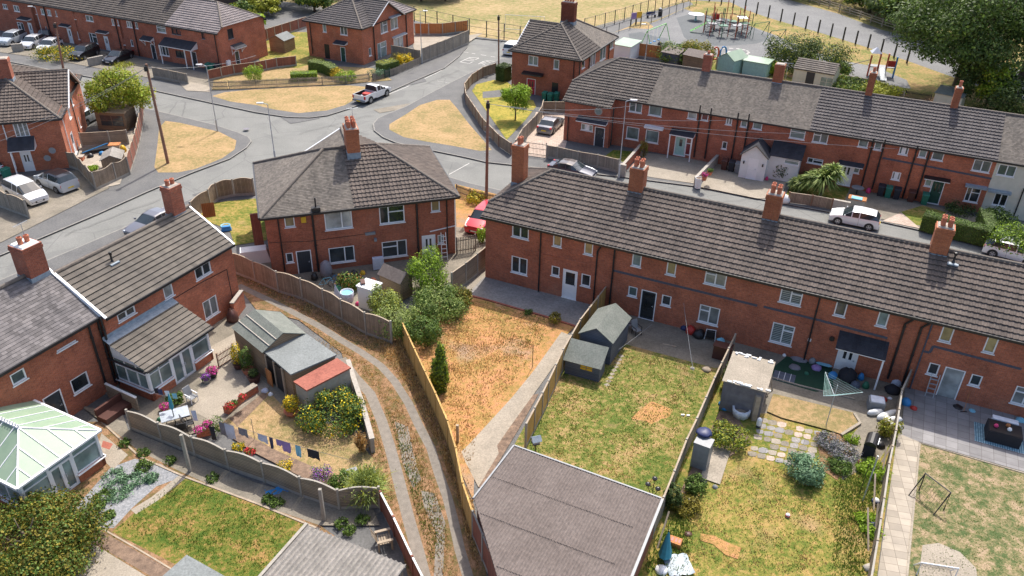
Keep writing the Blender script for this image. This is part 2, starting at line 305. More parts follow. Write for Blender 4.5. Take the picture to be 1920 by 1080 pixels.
# ---------------------------------------------------------------- mesh building
class MB:
    def __init__(s):s.v=[];s.f=[];s.mi=[];s.ms=[];s.cur=0
    def mat(s,m):
        if m not in s.ms:s.ms.append(m)
        s.cur=s.ms.index(m);return s
    def face(s,pts):
        k=len(s.v);s.v+=[tuple(p)for p in pts];s.f.append(tuple(range(k,k+len(pts))));s.mi.append(s.cur);return s
    def raw(s,vs,fs):
        k=len(s.v);s.v+=[tuple(p)for p in vs]
        for f in fs:s.f.append(tuple(i+k for i in f));s.mi.append(s.cur)
        return s
    def box(s,x0,y0,z0,x1,y1,z1,M=None,taper=0):
        t=taper
        vs=[(x0,y0,z0),(x1,y0,z0),(x1,y1,z0),(x0,y1,z0),(x0+t,y0+t,z1),(x1-t,y0+t,z1),(x1-t,y1-t,z1),(x0+t,y1-t,z1)]
        if M is not None:vs=[M@Vector(v)for v in vs]
        return s.raw(vs,[(3,2,1,0),(4,5,6,7),(0,1,5,4),(1,2,6,5),(2,3,7,6),(3,0,4,7)])
    def bar(s,a,b,w,h=None,upv=(0,0,1)):
        a=Vector(a);b=Vector(b);h=h or w;d=(b-a).normalized();u=Vector(upv)
        if abs(d.dot(u))>.98:u=Vector((1,0,0))
        x=d.cross(u).normalized()*w/2;y=x.cross(d).normalized()*h/2
        vs=[a-x-y,a+x-y,a+x+y,a-x+y,b-x-y,b+x-y,b+x+y,b-x+y]
        return s.raw(vs,[(3,2,1,0),(4,5,6,7),(0,1,5,4),(1,2,6,5),(2,3,7,6),(3,0,4,7)])
    def tube(s,pts,r,seg=8,r1=None,cap=True):
        pts=[Vector(p)for p in pts];n=len(pts);rings=[];vs=[];fs=[]
        for i,p in enumerate(pts):
            d=(pts[min(i+1,n-1)]-pts[max(i-1,0)]).normalized();u=Vector((0,0,1))if abs(d.z)<.9 else Vector((1,0,0))
            x=d.cross(u).normalized();y=x.cross(d)
            rr=r if r1 is None else r+(r1-r)*i/max(1,n-1)
            if isinstance(r,(list,tuple)):rr=r[i]
            for k in range(seg):
                a=2*math.pi*k/seg;vs.append(p+x*math.cos(a)*rr+y*math.sin(a)*rr)
        for i in range(n-1):
            for k in range(seg):
                a=i*seg+k;b=i*seg+(k+1)%seg;fs.append((a,b,b+seg,a+seg))
        if cap:fs.append(tuple(range(seg))[::-1]);fs.append(tuple(range((n-1)*seg,n*seg)))
        return s.raw(vs,fs)
    def lathe(s,prof,seg=12,c=(0,0,0)):
        vs=[];fs=[]
        for(r_,z)in prof:
            for k in range(seg):
                a=2*math.pi*k/seg;vs.append((c[0]+r_*math.cos(a),c[1]+r_*math.sin(a),c[2]+z))
        for i in range(len(prof)-1):
            for k in range(seg):a=i*seg+k;b=i*seg+(k+1)%seg;fs.append((a,b,b+seg,a+seg))
        if prof[0][0]>.002:fs.append(tuple(range(seg))[::-1])
        if prof[-1][0]>.002:fs.append(tuple(range((len(prof)-1)*seg,len(prof)*seg)))
        return s.raw(vs,fs)
    def prism(s,poly,z0,z1):
        n=len(poly)
        if sum(poly[i][0]*poly[(i+1)%n][1]-poly[(i+1)%n][0]*poly[i][1]for i in range(n))<0:poly=poly[::-1]
        vs=[(p[0],p[1],z0)for p in poly]+[(p[0],p[1],z1)for p in poly]
        return s.raw(vs,[tuple(range(n))[::-1],tuple(range(n,2*n))]+[(i,(i+1)%n,(i+1)%n+n,i+n)for i in range(n)])
    def build(s,name,m=None,parent=None,smooth=False,bevel=0):
        me=bpy.data.meshes.new(name);me.from_pydata(s.v,[],s.f)
        ms=s.ms or[m]
        if m is not None and s.ms and m not in ms:pass
        for x in ms:me.materials.append(x)
        if s.ms:me.polygons.foreach_set('material_index',s.mi)
        uvfix(me)
        if smooth:me.polygons.foreach_set('use_smooth',[True]*len(me.polygons))
        o=bpy.data.objects.new(name,me);COL.objects.link(o)
        if parent is not None:o.parent=parent
        if bevel:
            b=o.modifiers.new('bevel','BEVEL');b.width=bevel;b.segments=2;b.limit_method='ANGLE'
        return o
def uvfix(me):
    """UVs in metres: u runs level, v runs up the slope of every face"""
    uv=me.uv_layers.new(name='UVMap').data;vs=me.vertices
    out=[0.0]*(2*len(uv))
    for p in me.polygons:
        n=p.normal
        if abs(n.z)>.995:u=(1,0,0);w=(0,1,0)
        else:
            l=math.hypot(n.x,n.y);u=(-n.y/l,n.x/l,0);w=(n.y*u[2]-n.z*u[1],n.z*u[0]-n.x*u[2],n.x*u[1]-n.y*u[0])
        for li in p.loop_indices:
            c=vs[me.loops[li].vertex_index].co
            out[2*li]=c.x*u[0]+c.y*u[1];out[2*li+1]=c.x*w[0]+c.y*w[1]+c.z*w[2]
    uv.foreach_set('uv',out)
def tag(o,label=None,cat=None,group=None,kind=None):
    if label:o['label']=label
    if cat:o['category']=cat
    if group:o['group']=group
    if kind:o['kind']=kind
    return o
def thing(name,label,cat,loc=(0,0,0),rz=0.0,group=None):
    o=bpy.data.objects.new(name,None);COL.objects.link(o);o.empty_display_size=.3
    o.location=(loc[0],loc[1],loc[2]if len(loc)>2 else 0);o.rotation_euler=(0,0,rz)
    return tag(o,label,cat,group)
def kids(o):return[c for c in bpy.data.objects if c.parent==o]
def copy_tree(o,loc=None,rz=None,label=None,group=None,parent=None):
    c=o.copy();COL.objects.link(c);c.parent=parent
    if loc is not None:c.location=(loc[0],loc[1],loc[2]if len(loc)>2 else 0)
    if rz is not None:c.rotation_euler=(0,0,rz)
    if label:c['label']=label
    if group:c['group']=group
    for ch in kids(o):copy_tree(ch,parent=c)
    return c
def structure(name,mb,m):return tag(mb.build(name,m),kind='structure')
def pix(pts,z=0.0):return[G2(x,y,z)for x,y in pts]
def tri_poly(poly,z):
    """a level sheet from an outline that may be concave"""
    bm=bmesh.new();vs=[bm.verts.new((p[0],p[1],z))for p in poly];f=bm.faces.new(vs)
    if f.normal.z<0 or True:bm.normal_update()
    if f.normal.z<0:f.normal_flip()
    bmesh.ops.triangulate(bm,faces=[f]);return bm
LV=[0]
def lvl(z):
    """later sheets lie about a millimetre above earlier ones so no two share a plane"""
    LV[0]+=1
    if-.06<z<.045:return .002+.0005*LV[0]
    if z<-.06:return ZR+.004+.0005*LV[0]
    return z
def sheet(name,pts,z,m,kind='structure',px=True,**kw):
    z=lvl(z)
    poly=pix(pts,z)if px else pts
    bm=tri_poly(poly,z);me=bpy.data.meshes.new(name);bm.to_mesh(me);bm.free();me.materials.append(m);uvfix(me)
    o=bpy.data.objects.new(name,me);COL.objects.link(o)
    return tag(o,kind=kind,**kw)
def block(name,pts,z0,z1,m,px=True,kind='structure'):
    """solid ground with real kerb faces"""
    poly=pix(pts,z1)if px else pts
    bm=tri_poly(poly,z1);me=bpy.data.meshes.new(name)
    n=len(poly)
    bm.verts.ensure_lookup_table();lo=[bm.verts.new((p[0],p[1],z0))for p in poly]
    bm.verts.ensure_lookup_table()
    for i in range(n):bm.faces.new([bm.verts[i],bm.verts[(i+1)%n],lo[(i+1)%n],lo[i]])
    bmesh.ops.recalc_face_normals(bm,faces=bm.faces[:])
    bm.normal_update()
    up=[f for f in bm.faces if abs(f.normal.z)>.5]
    if up and up[0].normal.z<0:bmesh.ops.reverse_faces(bm,faces=bm.faces[:])
    bm.to_mesh(me);bm.free();me.materials.append(m);uvfix(me)
    o=bpy.data.objects.new(name,me);COL.objects.link(o);return tag(o,kind=kind)
def strip(name,pts,w,z,m,px=True,h=0.0,kind='structure',parent=None):
    """a line of constant width (kerb stones, painted line, path)"""
    if not h:z=lvl(z)
    ps=[Vector((*p,0))for p in(pix(pts,z)if px else pts)];mb=MB();n=len(ps);L=[]
    for i in range(n):
        d=(ps[min(i+1,n-1)]-ps[max(i-1,0)]).normalized();s_=Vector((-d.y,d.x,0))*w/2;L.append((ps[i]+s_,ps[i]-s_))
    for i in range(n-1):
        a,b=L[i];c,d=L[i+1]
        if h:mb.raw([(a.x,a.y,z-h),(b.x,b.y,z-h),(d.x,d.y,z-h),(c.x,c.y,z-h),(a.x,a.y,z),(b.x,b.y,z),(d.x,d.y,z),(c.x,c.y,z)],
                     [(4,5,6,7),(0,1,5,4)[::-1],(1,2,6,5),(2,3,7,6),(3,0,4,7)])
        else:mb.face([(b.x,b.y,z),(d.x,d.y,z),(c.x,c.y,z),(a.x,a.y,z)])
    o=mb.build(name,m,parent)
    if kind:tag(o,kind=kind)
    return o
# ---------------------------------------------------------------- foliage
def leaves(name,blobs,n,size,m,parent=None,seed=1,extra=None,flat=0.0,shell=.55):
    """many small leaf faces spread through the outer shell of lumpy clumps; blobs: (x,y,z,rx,ry,rz)"""
    rnd=random.Random(seed);mb=MB();vol=[b[3]*b[4]+b[3]*b[5]+b[4]*b[5]for b in blobs];tot=sum(vol)
    for bi,b in enumerate(blobs):
        cnt=int(2.6*n*vol[bi]/tot)
        ph=[rnd.uniform(0,6.28)for _ in range(4)]
        for _ in range(cnt):
            while True:
                d=Vector((rnd.gauss(0,1),rnd.gauss(0,1),rnd.gauss(0,1)))
                if d.length>.1:break
            d.normalize()
            k=1+.16*math.sin(4.1*d.x+ph[0])*math.sin(3.7*d.y+ph[1])+.13*math.sin(6.3*d.z+ph[2]+3*d.x)+.08*math.sin(11*d.y+ph[3])
            rr=k*(shell+(1-shell)*rnd.random()**.6)*(1+(.12*rnd.random()if rnd.random()<.12 else 0))
            p=Vector((b[0]+d.x*b[3]*rr,b[1]+d.y*b[4]*rr,b[2]+d.z*b[5]*rr))
            if p.z<.03:p.z=.03+rnd.random()*.1
            nd=(d+Vector((rnd.uniform(-1,1),rnd.uniform(-1,1),rnd.uniform(-1,1)+.3))*.9).normalized()
            u=nd.cross(Vector((rnd.uniform(-1,1),rnd.uniform(-1,1),rnd.uniform(-1,1)))).normalized();w=nd.cross(u)
            s_=size*1.02*rnd.uniform(.4,1.6)
            if extra and rnd.random()<extra[1]:mb.mat(extra[0])
            elif extra:mb.mat(m)
            mb.face([p-u*s_*.5,p+w*s_*.32,p+u*s_*.5,p-w*s_*.32])
    return mb.build(name,m,parent)
def blades(name,poly,n,h,m,seed=1,z=0.004,w=.03,lean=.5,kind='stuff',parent=None,avoid=()):
    rnd=random.Random(seed);xs=[p[0]for p in poly];ys=[p[1]for p in poly];mb=MB();k=len(poly)
    def inside(x,y):
        c=False
        for i in range(k):
            x1,y1=poly[i];x2,y2=poly[(i+1)%k]
            if(y1>y)!=(y2>y)and x<(x2-x1)*(y-y1)/(y2-y1)+x1:c=not c
        return c
    done=0;tries=0;clump=None
    while done<n and tries<n*8:
        tries+=1
        if clump is None or rnd.random()<.12:clump=(rnd.uniform(min(xs),max(xs)),rnd.uniform(min(ys),max(ys)))
        x=clump[0]+rnd.gauss(0,.22);y=clump[1]+rnd.gauss(0,.22)
        if not inside(x,y):clump=None;continue
        if any((x-p)**2+(y-q)**2<.2 for p,q in avoid):continue
        a=rnd.uniform(0,6.28);hh=h*rnd.uniform(.4,1.3);dx,dy=math.cos(a)*w,math.sin(a)*w;l=rnd.uniform(-lean,lean)*hh;l2=rnd.uniform(-lean,lean)*hh
        mb.face([(x-dx,y-dy,z),(x+dx,y+dy,z),(x+l,y+l2,z+hh)]);done+=1
    o=mb.build(name,m,parent)
    if kind:tag(o,kind=kind)
    return o
def trunkmesh(name,h,r,parent,limbs=5,spread=1.0,seed=1,m=None,base=(0,0)):
    rnd=random.Random(seed);mb=MB();x,y=base
    mb.tube([(x,y,-.05),(x+.03,y,h*.35),(x-.04,y+.05,h*.7),(x,y,h)],[r*1.25,r,r*.75,r*.4],8)
    for i in range(limbs):
        a=6.28*i/limbs+rnd.uniform(-.4,.4);z=h*rnd.uniform(.4,.8);L=spread*rnd.uniform(.7,1.1)
        mb.tube([(x,y,z),(x+math.cos(a)*L*.5,y+math.sin(a)*L*.5,z+h*.18),(x+math.cos(a)*L,y+math.sin(a)*L,z+h*.45)],[r*.5,r*.32,r*.12],6)
    return mb.build(name,m or M_BARK,parent,smooth=True)
# ---------------------------------------------------------------- houses
KINDS={# course height, butt thickness, profile (period, [(fraction, height)])
 'pan':(.385,.065,.30,[(0,0),(.4,.0),(.55,.035),(.75,.045),(.92,.02)]),
 'panfar':(.385,.075,.30,[(0,0),(.5,.0),(.72,.045)]),
 'flat':(.36,.07,50,[(0,0)]),
 'plain':(.14,.016,50,[(0,0)]),
 'slate':(.20,.018,50,[(0,0)]),
 'corr':(50,.0,.146,[(0,0),(.25,.02),(.5,.05),(.75,.02)]),
 'corrf':(50,.0,.24,[(0,0),(.2,.02),(.5,.1),(.8,.02)]),
 'felt':(50,0,50,[(0,0)])}
def tilesheet(name,pts,m,kind='pan',parent=None,thick=0.0):
    cv,step,pu,prof=KINDS[kind];pts=[Vector(p)for p in pts]
    n=Vector((0,0,0))
    for i in range(len(pts)):
        a,b=pts[i],pts[(i+1)%len(pts)];n+=a.cross(b)
    n.normalize()
    if n.z<0:n=-n;pts=pts[::-1]
    u=Vector((0,0,1)).cross(n)
    u=u.normalized()if u.length>.01 else Vector((1,0,0));w=n.cross(u)
    us=[p.dot(u)for p in pts];ws=[p.dot(w)for p in pts];h0=pts[0].dot(n)
    bm=bmesh.new()
    r0=math.floor(min(ws)/cv)if cv<40 else 0;r1=math.ceil(max(ws)/cv)if cv<40 else 1
    if pu<40:
        k0=math.floor(min(us)/pu);k1=math.ceil(max(us)/pu)
        U=[((k+f)*pu,hh)for k in range(k0,k1)for f,hh in prof]+[(k1*pu,prof[0][1])]
    else:U=[(min(us)-.01,0),(max(us)+.01,0)]
    if cv>40:rows=[(min(ws)-.01,max(ws)+.01)]
    else:rows=[(r*cv,(r+1)*cv)for r in range(r0,r1)]
    rnd=random.Random(len(U))
    for(v0,v1)in rows:
        jit=rnd.uniform(-.004,.004)if step else 0
        lo=[bm.verts.new(u*a+w*v0+n*(h0+step+hh+jit))for a,hh in U]
        hi=[bm.verts.new(u*a+w*v1+n*(h0+hh))for a,hh in U]
        ri=[bm.verts.new(u*a+w*v0+n*(h0+hh-.01))for a,hh in U]if step else None
        for i in range(len(U)-1):
            bm.faces.new((lo[i],lo[i+1],hi[i+1],hi[i]))
            if step:bm.faces.new((ri[i],ri[i+1],lo[i+1],lo[i]))
    k=len(pts)
    for i in range(k):
        a,b=pts[i],pts[(i+1)%k];pn=(b-a).cross(n).normalized()
        bmesh.ops.bisect_plane(bm,geom=bm.verts[:]+bm.edges[:]+bm.faces[:],plane_co=a,plane_no=pn,clear_outer=True,dist=1e-5)
    if thick:
        vs=[bm.verts.new(p-n*thick)for p in pts];bm.faces.new(vs[::-1])
        tp=[bm.verts.new(p+n*.0)for p in pts]
        for i in range(k):bm.faces.new((vs[i],vs[(i+1)%k],tp[(i+1)%k],tp[i]))
    ul=bm.loops.layers.uv.new('UVMap')
    for f in bm.faces:
        for l in f.loops:l[ul].uv=(l.vert.co.dot(u),l.vert.co.dot(w))
    me=bpy.data.meshes.new(name);bm.to_mesh(me);bm.free();me.materials.append(m)
    o=bpy.data.objects.new(name,me);COL.objects.link(o)
    if parent is not None:o.parent=parent
    return o
class Face:
    def __init__(s,house,o,n,L,z0,z1,gable=None,m=None):
        s.h=house;s.o=Vector(o);s.n=Vector(n).normalized();s.u=Vector((0,0,1)).cross(s.n);s.L=L;s.z0=z0;s.z1=z1
        s.gable=gable;s.open=[];s.m=m
        s.M=Matrix((s.u,-s.n,Vector((0,0,1)))).transposed().to_4x4();s.M.translation=s.o
    def sz(s,px,py):
        Mw=s.h.M;p=hit(px,py,Mw@s.o,(Mw.to_3x3()@s.n));l=Mw.inverted()@p-s.o
        return l.dot(s.u),l.z
    def pt(s,a,d,z):return s.M@Vector((a,d,z))
class House:
    def __init__(s,name,label,cat,origin,ang,group=None):
        s.root=thing(name,label,cat,(origin[0],origin[1],origin[2]if len(origin)>2 else 0),R(ang),group)
        s.M=Matrix.Translation((origin[0],origin[1],origin[2]if len(origin)>2 else 0))@Matrix.Rotation(R(ang),4,'Z');s.faces=[]
    def loc(s,px,py,z):return s.M.inverted()@G(px,py,z)
    def face(s,o,n,L,z0,z1,gable=None,m=None):
        f=Face(s,o,n,L,z0,z1,gable,m);s.faces.append(f);return f
    def walls(s,m,name='wall'):
        mb=MB()
        for f in s.faces:
            mb.mat(f.m or m)
            xs=sorted({0,f.L}|{v for a in f.open for v in(a[0],a[2])});zs=sorted({f.z0,f.z1}|{v for a in f.open for v in(a[1],a[3])})
            for i in range(len(xs)-1):
                for j in range(len(zs)-1):
                    cx,cz=(xs[i]+xs[i+1])/2,(zs[j]+zs[j+1])/2
                    if any(a[0]<cx<a[2]and a[1]<cz<a[3]for a in f.open):continue
                    mb.face([f.pt(xs[i],0,zs[j]),f.pt(xs[i+1],0,zs[j]),f.pt(xs[i+1],0,zs[j+1]),f.pt(xs[i],0,zs[j+1])])
            for a0,b0,a1,b1 in f.open:
                D=.10
                for(p,q)in(((a0,b0),(a1,b0)),((a1,b0),(a1,b1)),((a1,b1),(a0,b1)),((a0,b1),(a0,b0))):
                    mb.face([f.pt(p[0],0,p[1]),f.pt(q[0],0,q[1]),f.pt(q[0],D,q[1]),f.pt(p[0],D,p[1])])
            if f.gable:
                for poly in([f.gable]if not isinstance(f.gable[0][0],(list,tuple))else f.gable):
                    mb.face([f.pt(a,0,z)for a,z in poly])
        o=mb.build(name,None,s.root);bm=bmesh.new();bm.from_mesh(o.data);bmesh.ops.remove_doubles(bm,verts=bm.verts,dist=.003);bm.to_mesh(o.data);bm.free();return o
    def window(s,f,tl,br,style='d',glass=None,frame=None,px=True,sill=True):
        if px:
            a0,z1=f.sz(*tl);a1,z0=f.sz(*br)
        else:a0,z1=tl;a1,z0=br
        if a1<a0:a0,a1=a1,a0
        a0=max(a0,.06);a1=min(a1,f.L-.06);z1=min(z1,f.z1-.04)if not f.gable else z1
        a1=max(a1,a0+.3)
        f.open.append((a0,z0,a1,z1));frame=frame or M_WHITE;glass=glass or M_GLASS
        w,h=a1-a0,z1-z0;fw=min(.075,w*.14)
        g=MB();g.box(a0,.085,z0,a1,.105,z1,f.M);o=g.build('window',glass,s.root)
        b=MB();y0,y1=.02,.095
        def fr(p0,q0,p1,q1,yy=y0):b.box(p0,yy,q0,p1,y1,q1,f.M)
        fr(a0,z0,a0+fw,z1);fr(a1-fw,z0,a1,z1);fr(a0+fw,z0,a1-fw,z0+fw);fr(a0+fw,z1-fw,a1-fw,z1)
        def mul(x):fr(x-fw*.55,z0+fw,x+fw*.55,z1-fw,y0-.004)
        def tra(x0,x1,z):fr(x0,z-fw*.45,x1,z+fw*.45,y0-.002)
        m_=(a0+a1)/2
        if style=='d':mul(m_)
        if style=='dt':mul(m_);tra(a0+fw,m_-fw*.55,z0+h*.68)
        if style=='dT':mul(m_);tra(m_+fw*.55,a1-fw,z0+h*.68)
        if style=='L':x=a0+w*.36;mul(x);tra(x+fw*.55,a1-fw,z0+h*.65)
        if style=='Rr':x=a0+w*.62;mul(x);tra(a0+fw,x-fw*.55,z0+h*.65)
        if style=='R':mul(a0+w*.62)
        if style=='3':mul(a0+w/3);mul(a0+2*w/3)
        if style=='3w':
            mul(a0+w/3);mul(a0+2*w/3);fr(a0+w*.36,z0+fw,a0+w*.64,z1-fw,y0+.02)
        if style=='t':tra(a0+fw,a1-fw,z0+h*.68)
        b.build('frame',frame,o)
        if sill:
            c=MB();c.box(a0-.06,-.06,z0-.06,a1+.06,.09,z0-.002,f.M);c.build('sill',M_GREYSILL if frame is not M_WHITE else M_WHITE,o)
        return o
    def door(s,f,tl,br,m=None,style='two',px=True,frame=None,handle=True):
        if px:
            a0,z1=f.sz(*tl);a1,z0=f.sz(*br)
        else:a0,z1=tl;a1,z0=br
        z0=max(f.z0+.06,min(z0,.25))if px else z0
        a1=max(a1,a0+.8);z1=max(z1,z0+1.95)
        f.open.append((a0,z0,a1,z1));m=m or M_WHITE;fw=.07
        d=MB();d.box(a0+fw,.04,z0+.03,a1-fw,.09,z1-fw,f.M)
        o=d.build('door',m,s.root)
        b=MB();b.box(a0,.0,z0,a0+fw,.1,z1,f.M);b.box(a1-fw,.0,z0,a1,.1,z1,f.M);b.box(a0+fw,.0,z1-fw,a1-fw,.1,z1,f.M);b.box(a0-.03,-.05,z0-.06,a1+.03,.1,z0+.028,f.M)
        b.build('frame',frame or M_WHITE,o)
        w=a1-a0-2*fw;h=z1-z0-fw;x=a0+fw
        g=MB()
        if style=='two':
            for k in(.30,.62):g.box(x+w*k-.04,.033,z0+h*.52,x+w*k+w*.12,.045,z0+h*.86,f.M)
        if style=='half':g.box(x+w*.14,.033,z0+h*.50,x+w*.86,.045,z0+h*.93,f.M)
        if style=='full':g.box(x+w*.09,.033,z0+h*.08,x+w*.91,.045,z0+h*.94,f.M)
        if style=='one':g.box(x+w*.36,.033,z0+h*.5,x+w*.64,.045,z0+h*.88,f.M)
        if style=='french':
            for k in(0,1):g.box(x+w*(.07+.5*k),.033,z0+h*.1,x+w*(.43+.5*k),.045,z0+h*.93,f.M)
        if style=='boards':
            for k in range(5):g.box(x+w*(.08+.18*k),.033,z0+.05,x+w*(.09+.18*k),.043,z1-.1,f.M)
        if g.v:g.build('door_glass' if style!='boards' else 'door_groove',M_GLASS,o)
        if handle:
            k=MB();k.box(a1-fw-.12,-.0,z0+h*.48,a1-fw-.09,.04,z0+h*.54,f.M);k.box(a1-fw-.2,-.01,z0+h*.505,a1-fw-.09,.01,z0+h*.52,f.M);k.build('handle',M_GALV,o)
        return o
    def pipe(s,f,top,bot,name='drainpipe',r=.052,kink=None,m=None):
        a,z1=f.sz(*top);a2,z0=f.sz(*bot);a=(a+a2)/2;z0=max(0.02,min(z0,.4));mb=MB()
        za=z1
        if abs(z1-f.z1)<1.0:z1=f.z1-.03
        if kink:
            mb.tube([f.pt(a+kink,-.22,f.z1-.02),f.pt(a+kink,-.2,f.z1-.3),f.pt(a,-.09,f.z1-.75),f.pt(a,-.09,z0)],r,8)
        elif za>f.z1+.15:mb.tube([f.pt(a,-.42,min(za,f.z1+.9)),f.pt(a,-.42,f.z1-.15),f.pt(a,-.09,f.z1-.5),f.pt(a,-.09,z0)],r,8)
        else:mb.tube([f.pt(a,-.09,z1),f.pt(a,-.09,z0)],r,8)
        for z in(z0+.6,z0+2.2,z0+3.8):
            if z<z1:mb.tube([f.pt(a,-.09,z),f.pt(a,-.09,z+.07)],r*1.35,8)
        return mb.build(name,m or M_BLACK,s.root,smooth=False)
    def gutter(s,lines,name='gutter',m=None,fascia=True):
        for a,b in lines:
            mb=MB();a=Vector(a);b=Vector(b);mb.bar(a,b,.11,.10)
            if fascia:
                d=(b-a).normalized();nrm=Vector((d.y,-d.x,0));c=(a+b)/2
                # fascia sits towards the middle of the house
                mb.bar(a-nrm*.0+Vector((0,0,-.06)),b+Vector((0,0,-.06)),.05,.14)
            mb.build(name,m or M_BLACK,s.root)
    def roof(s,pts,m,kind='pan',name='roof'):return tilesheet(name,pts,m,kind,s.root)
    def ridges(s,lines,m=None,r=.12,parent=None,name='ridge_tiles'):
        for a,b in lines:
            mb=MB();a=Vector(a);b=Vector(b);n=max(2,int((b-a).length/.45));
            for i in range(n):
                p=a.lerp(b,i/n);q=a.lerp(b,(i+1)/n-.01/max(1,n));mb.tube([p+Vector((0,0,.02)),q+Vector((0,0,.025))],r*(1+.05*(i%2)),8)
            mb.build(name,m or M_RIDGE,parent or s.root)
    def chimney(s,x,y,ztop,w=.95,d=.75,pots=4,zb=None,m=None,roof=None,side=1,potm=None,cap=None,poth=.55,flash=True,rz=0):
        zb=ztop-2.9 if zb is None else zb;Mx=Matrix.Translation((x,y,0))@Matrix.Rotation(rz,4,'Z')
        mb=MB();mb.box(-w/2,-d/2,zb,w/2,d/2,ztop-.3,Mx);mb.box(-w/2-.04,-d/2-.04,ztop-.3,w/2+.04,d/2+.04,ztop-.15,Mx);mb.box(-w/2-.02,-d/2-.02,ztop-.149,w/2+.02,d/2+.02,ztop,Mx)
        o=mb.build('chimney',m or M_BRICKC,roof or s.root)
        k=MB();k.box(-w/2+.04,-d/2+.04,ztop,w/2-.04,d/2-.04,ztop+.07,Mx,taper=.06);k.build('flaunching',cap or M_MORTAR,o)
        xs={1:[(0,0)],2:[(-.2,0),(.2,0)],'2y':[(0,-.18),(0,.18)],4:[(-.2,-.16),(.2,-.16),(-.2,.16),(.2,.16)],8:[(-.2+.4*i,-.48+.32*j)for i in(0,1)for j in range(4)],
              '4x':[(-.5+.33*i,0)for i in range(4)],3:[(-.28,0),(0,.08),(.28,0)],0:[]}[pots]
        for i,(a,b)in enumerate(xs):
            p=MB();c=Mx@Vector((a,b,ztop+.05));hh=poth*(1,.9,1.05,.95)[i%4]
            p.lathe([(.14,0),(.13,hh*.75),(.155,hh*.8),(.155,hh*.9),(.125,hh),(.09,hh),(.085,hh*.6)],12,c);p.build('chimney_pot',potm or M_POT,o)
        if flash:
            q=MB();q.box(-w/2-.025,-d/2-.025,zb+.05,w/2+.025,d/2+.025,flash if not isinstance(flash,bool)else ztop-1.9,Mx);q.build('flashing',M_LEAD,o)
        return o
    def canopy(s,f,a0,a1,z,depth=.9,rise=.25,thick=.10,m=None,edge=None,posts=(),gallows=False,kind='felt'):
        """lean-to canopy over a door: sloping tiled top, white fascia and brackets"""
        mb=MB();e=edge or M_WHITE
        lo=z;hi=z+rise
        top=tilesheet('canopy',[f.pt(a0,-depth,lo+thick),f.pt(a1,-depth,lo+thick),f.pt(a1,0,hi+thick),f.pt(a0,0,hi+thick)],m or M_DARKTILE,kind,s.root,thick=.03)
        mb.raw([f.pt(a0+.02,-depth+.02,lo),f.pt(a1-.02,-depth+.02,lo),f.pt(a1-.02,0,lo),f.pt(a0+.02,0,lo),f.pt(a0+.02,-depth+.02,lo+thick-.035),f.pt(a1-.02,-depth+.02,lo+thick-.035),f.pt(a1-.02,0,hi+thick-.035),f.pt(a0+.02,0,hi+thick-.035)],
               [(3,2,1,0),(4,5,6,7),(0,1,5,4),(1,2,6,5),(3,0,4,7)])
        mb.build('canopy_fascia',e,top)
        for a in posts:
            k=MB();k.box(a-.05,-depth+.06,.02,a+.05,-depth+.16,lo,f.M);k.build('canopy_post',e,top)
        if gallows:
            for a in(a0+.12,a1-.12):
                k=MB();k.bar(f.pt(a,-.03,lo-.7),f.pt(a,-depth+.15,lo-.02),.07);k.bar(f.pt(a,-.035,lo-.8),f.pt(a,-.035,lo),.07);k.build('bracket',e,top)
        return top
    def lines(s,f,pts,m=None,w=.05,name='band',d=.02):
        """raised band course / cable on the wall following pixel points"""
        mb=MB();q=[f.sz(*p)for p in pts]
        for a,b in zip(q,q[1:]):mb.bar(f.pt(a[0],-d/2,a[1]),f.pt(b[0],-d/2,b[1]),w,d,upv=f.n)
        return mb.build(name,m or M_BAND,s.root)
    def aerial(s,x,y,z,h=1.2,parent=None):
        mb=MB();mb.tube([(x,y,z-.3),(x,y,z+h)],.018,5);mb.tube([(x-.45,y,z+h),(x+.45,y+.1,z+h)],.012,5)
        for i in range(7):mb.tube([(x-.4+.13*i,y-.18,z+h),(x-.4+.13*i,y+.18,z+h)],.007,4)
        return mb.build('aerial',M_GALV,s.root)
M_GREYSILL=plain('grey_sill',(.20,.21,.23),.5)
def vent(h,x,y,z,roof):
    mb=MB();mb.mat(M_BLACK).lathe([(.13,0),(.06,.18),(.055,.5),(.09,.52),(.09,.7),(.03,.72)],10,(x,y,z));mb.mat(M_LEAD).box(x-.3,y-.3,z-.05,x+.3,y+.3,z+.03)
    mb.build('roof_vent',None,roof)
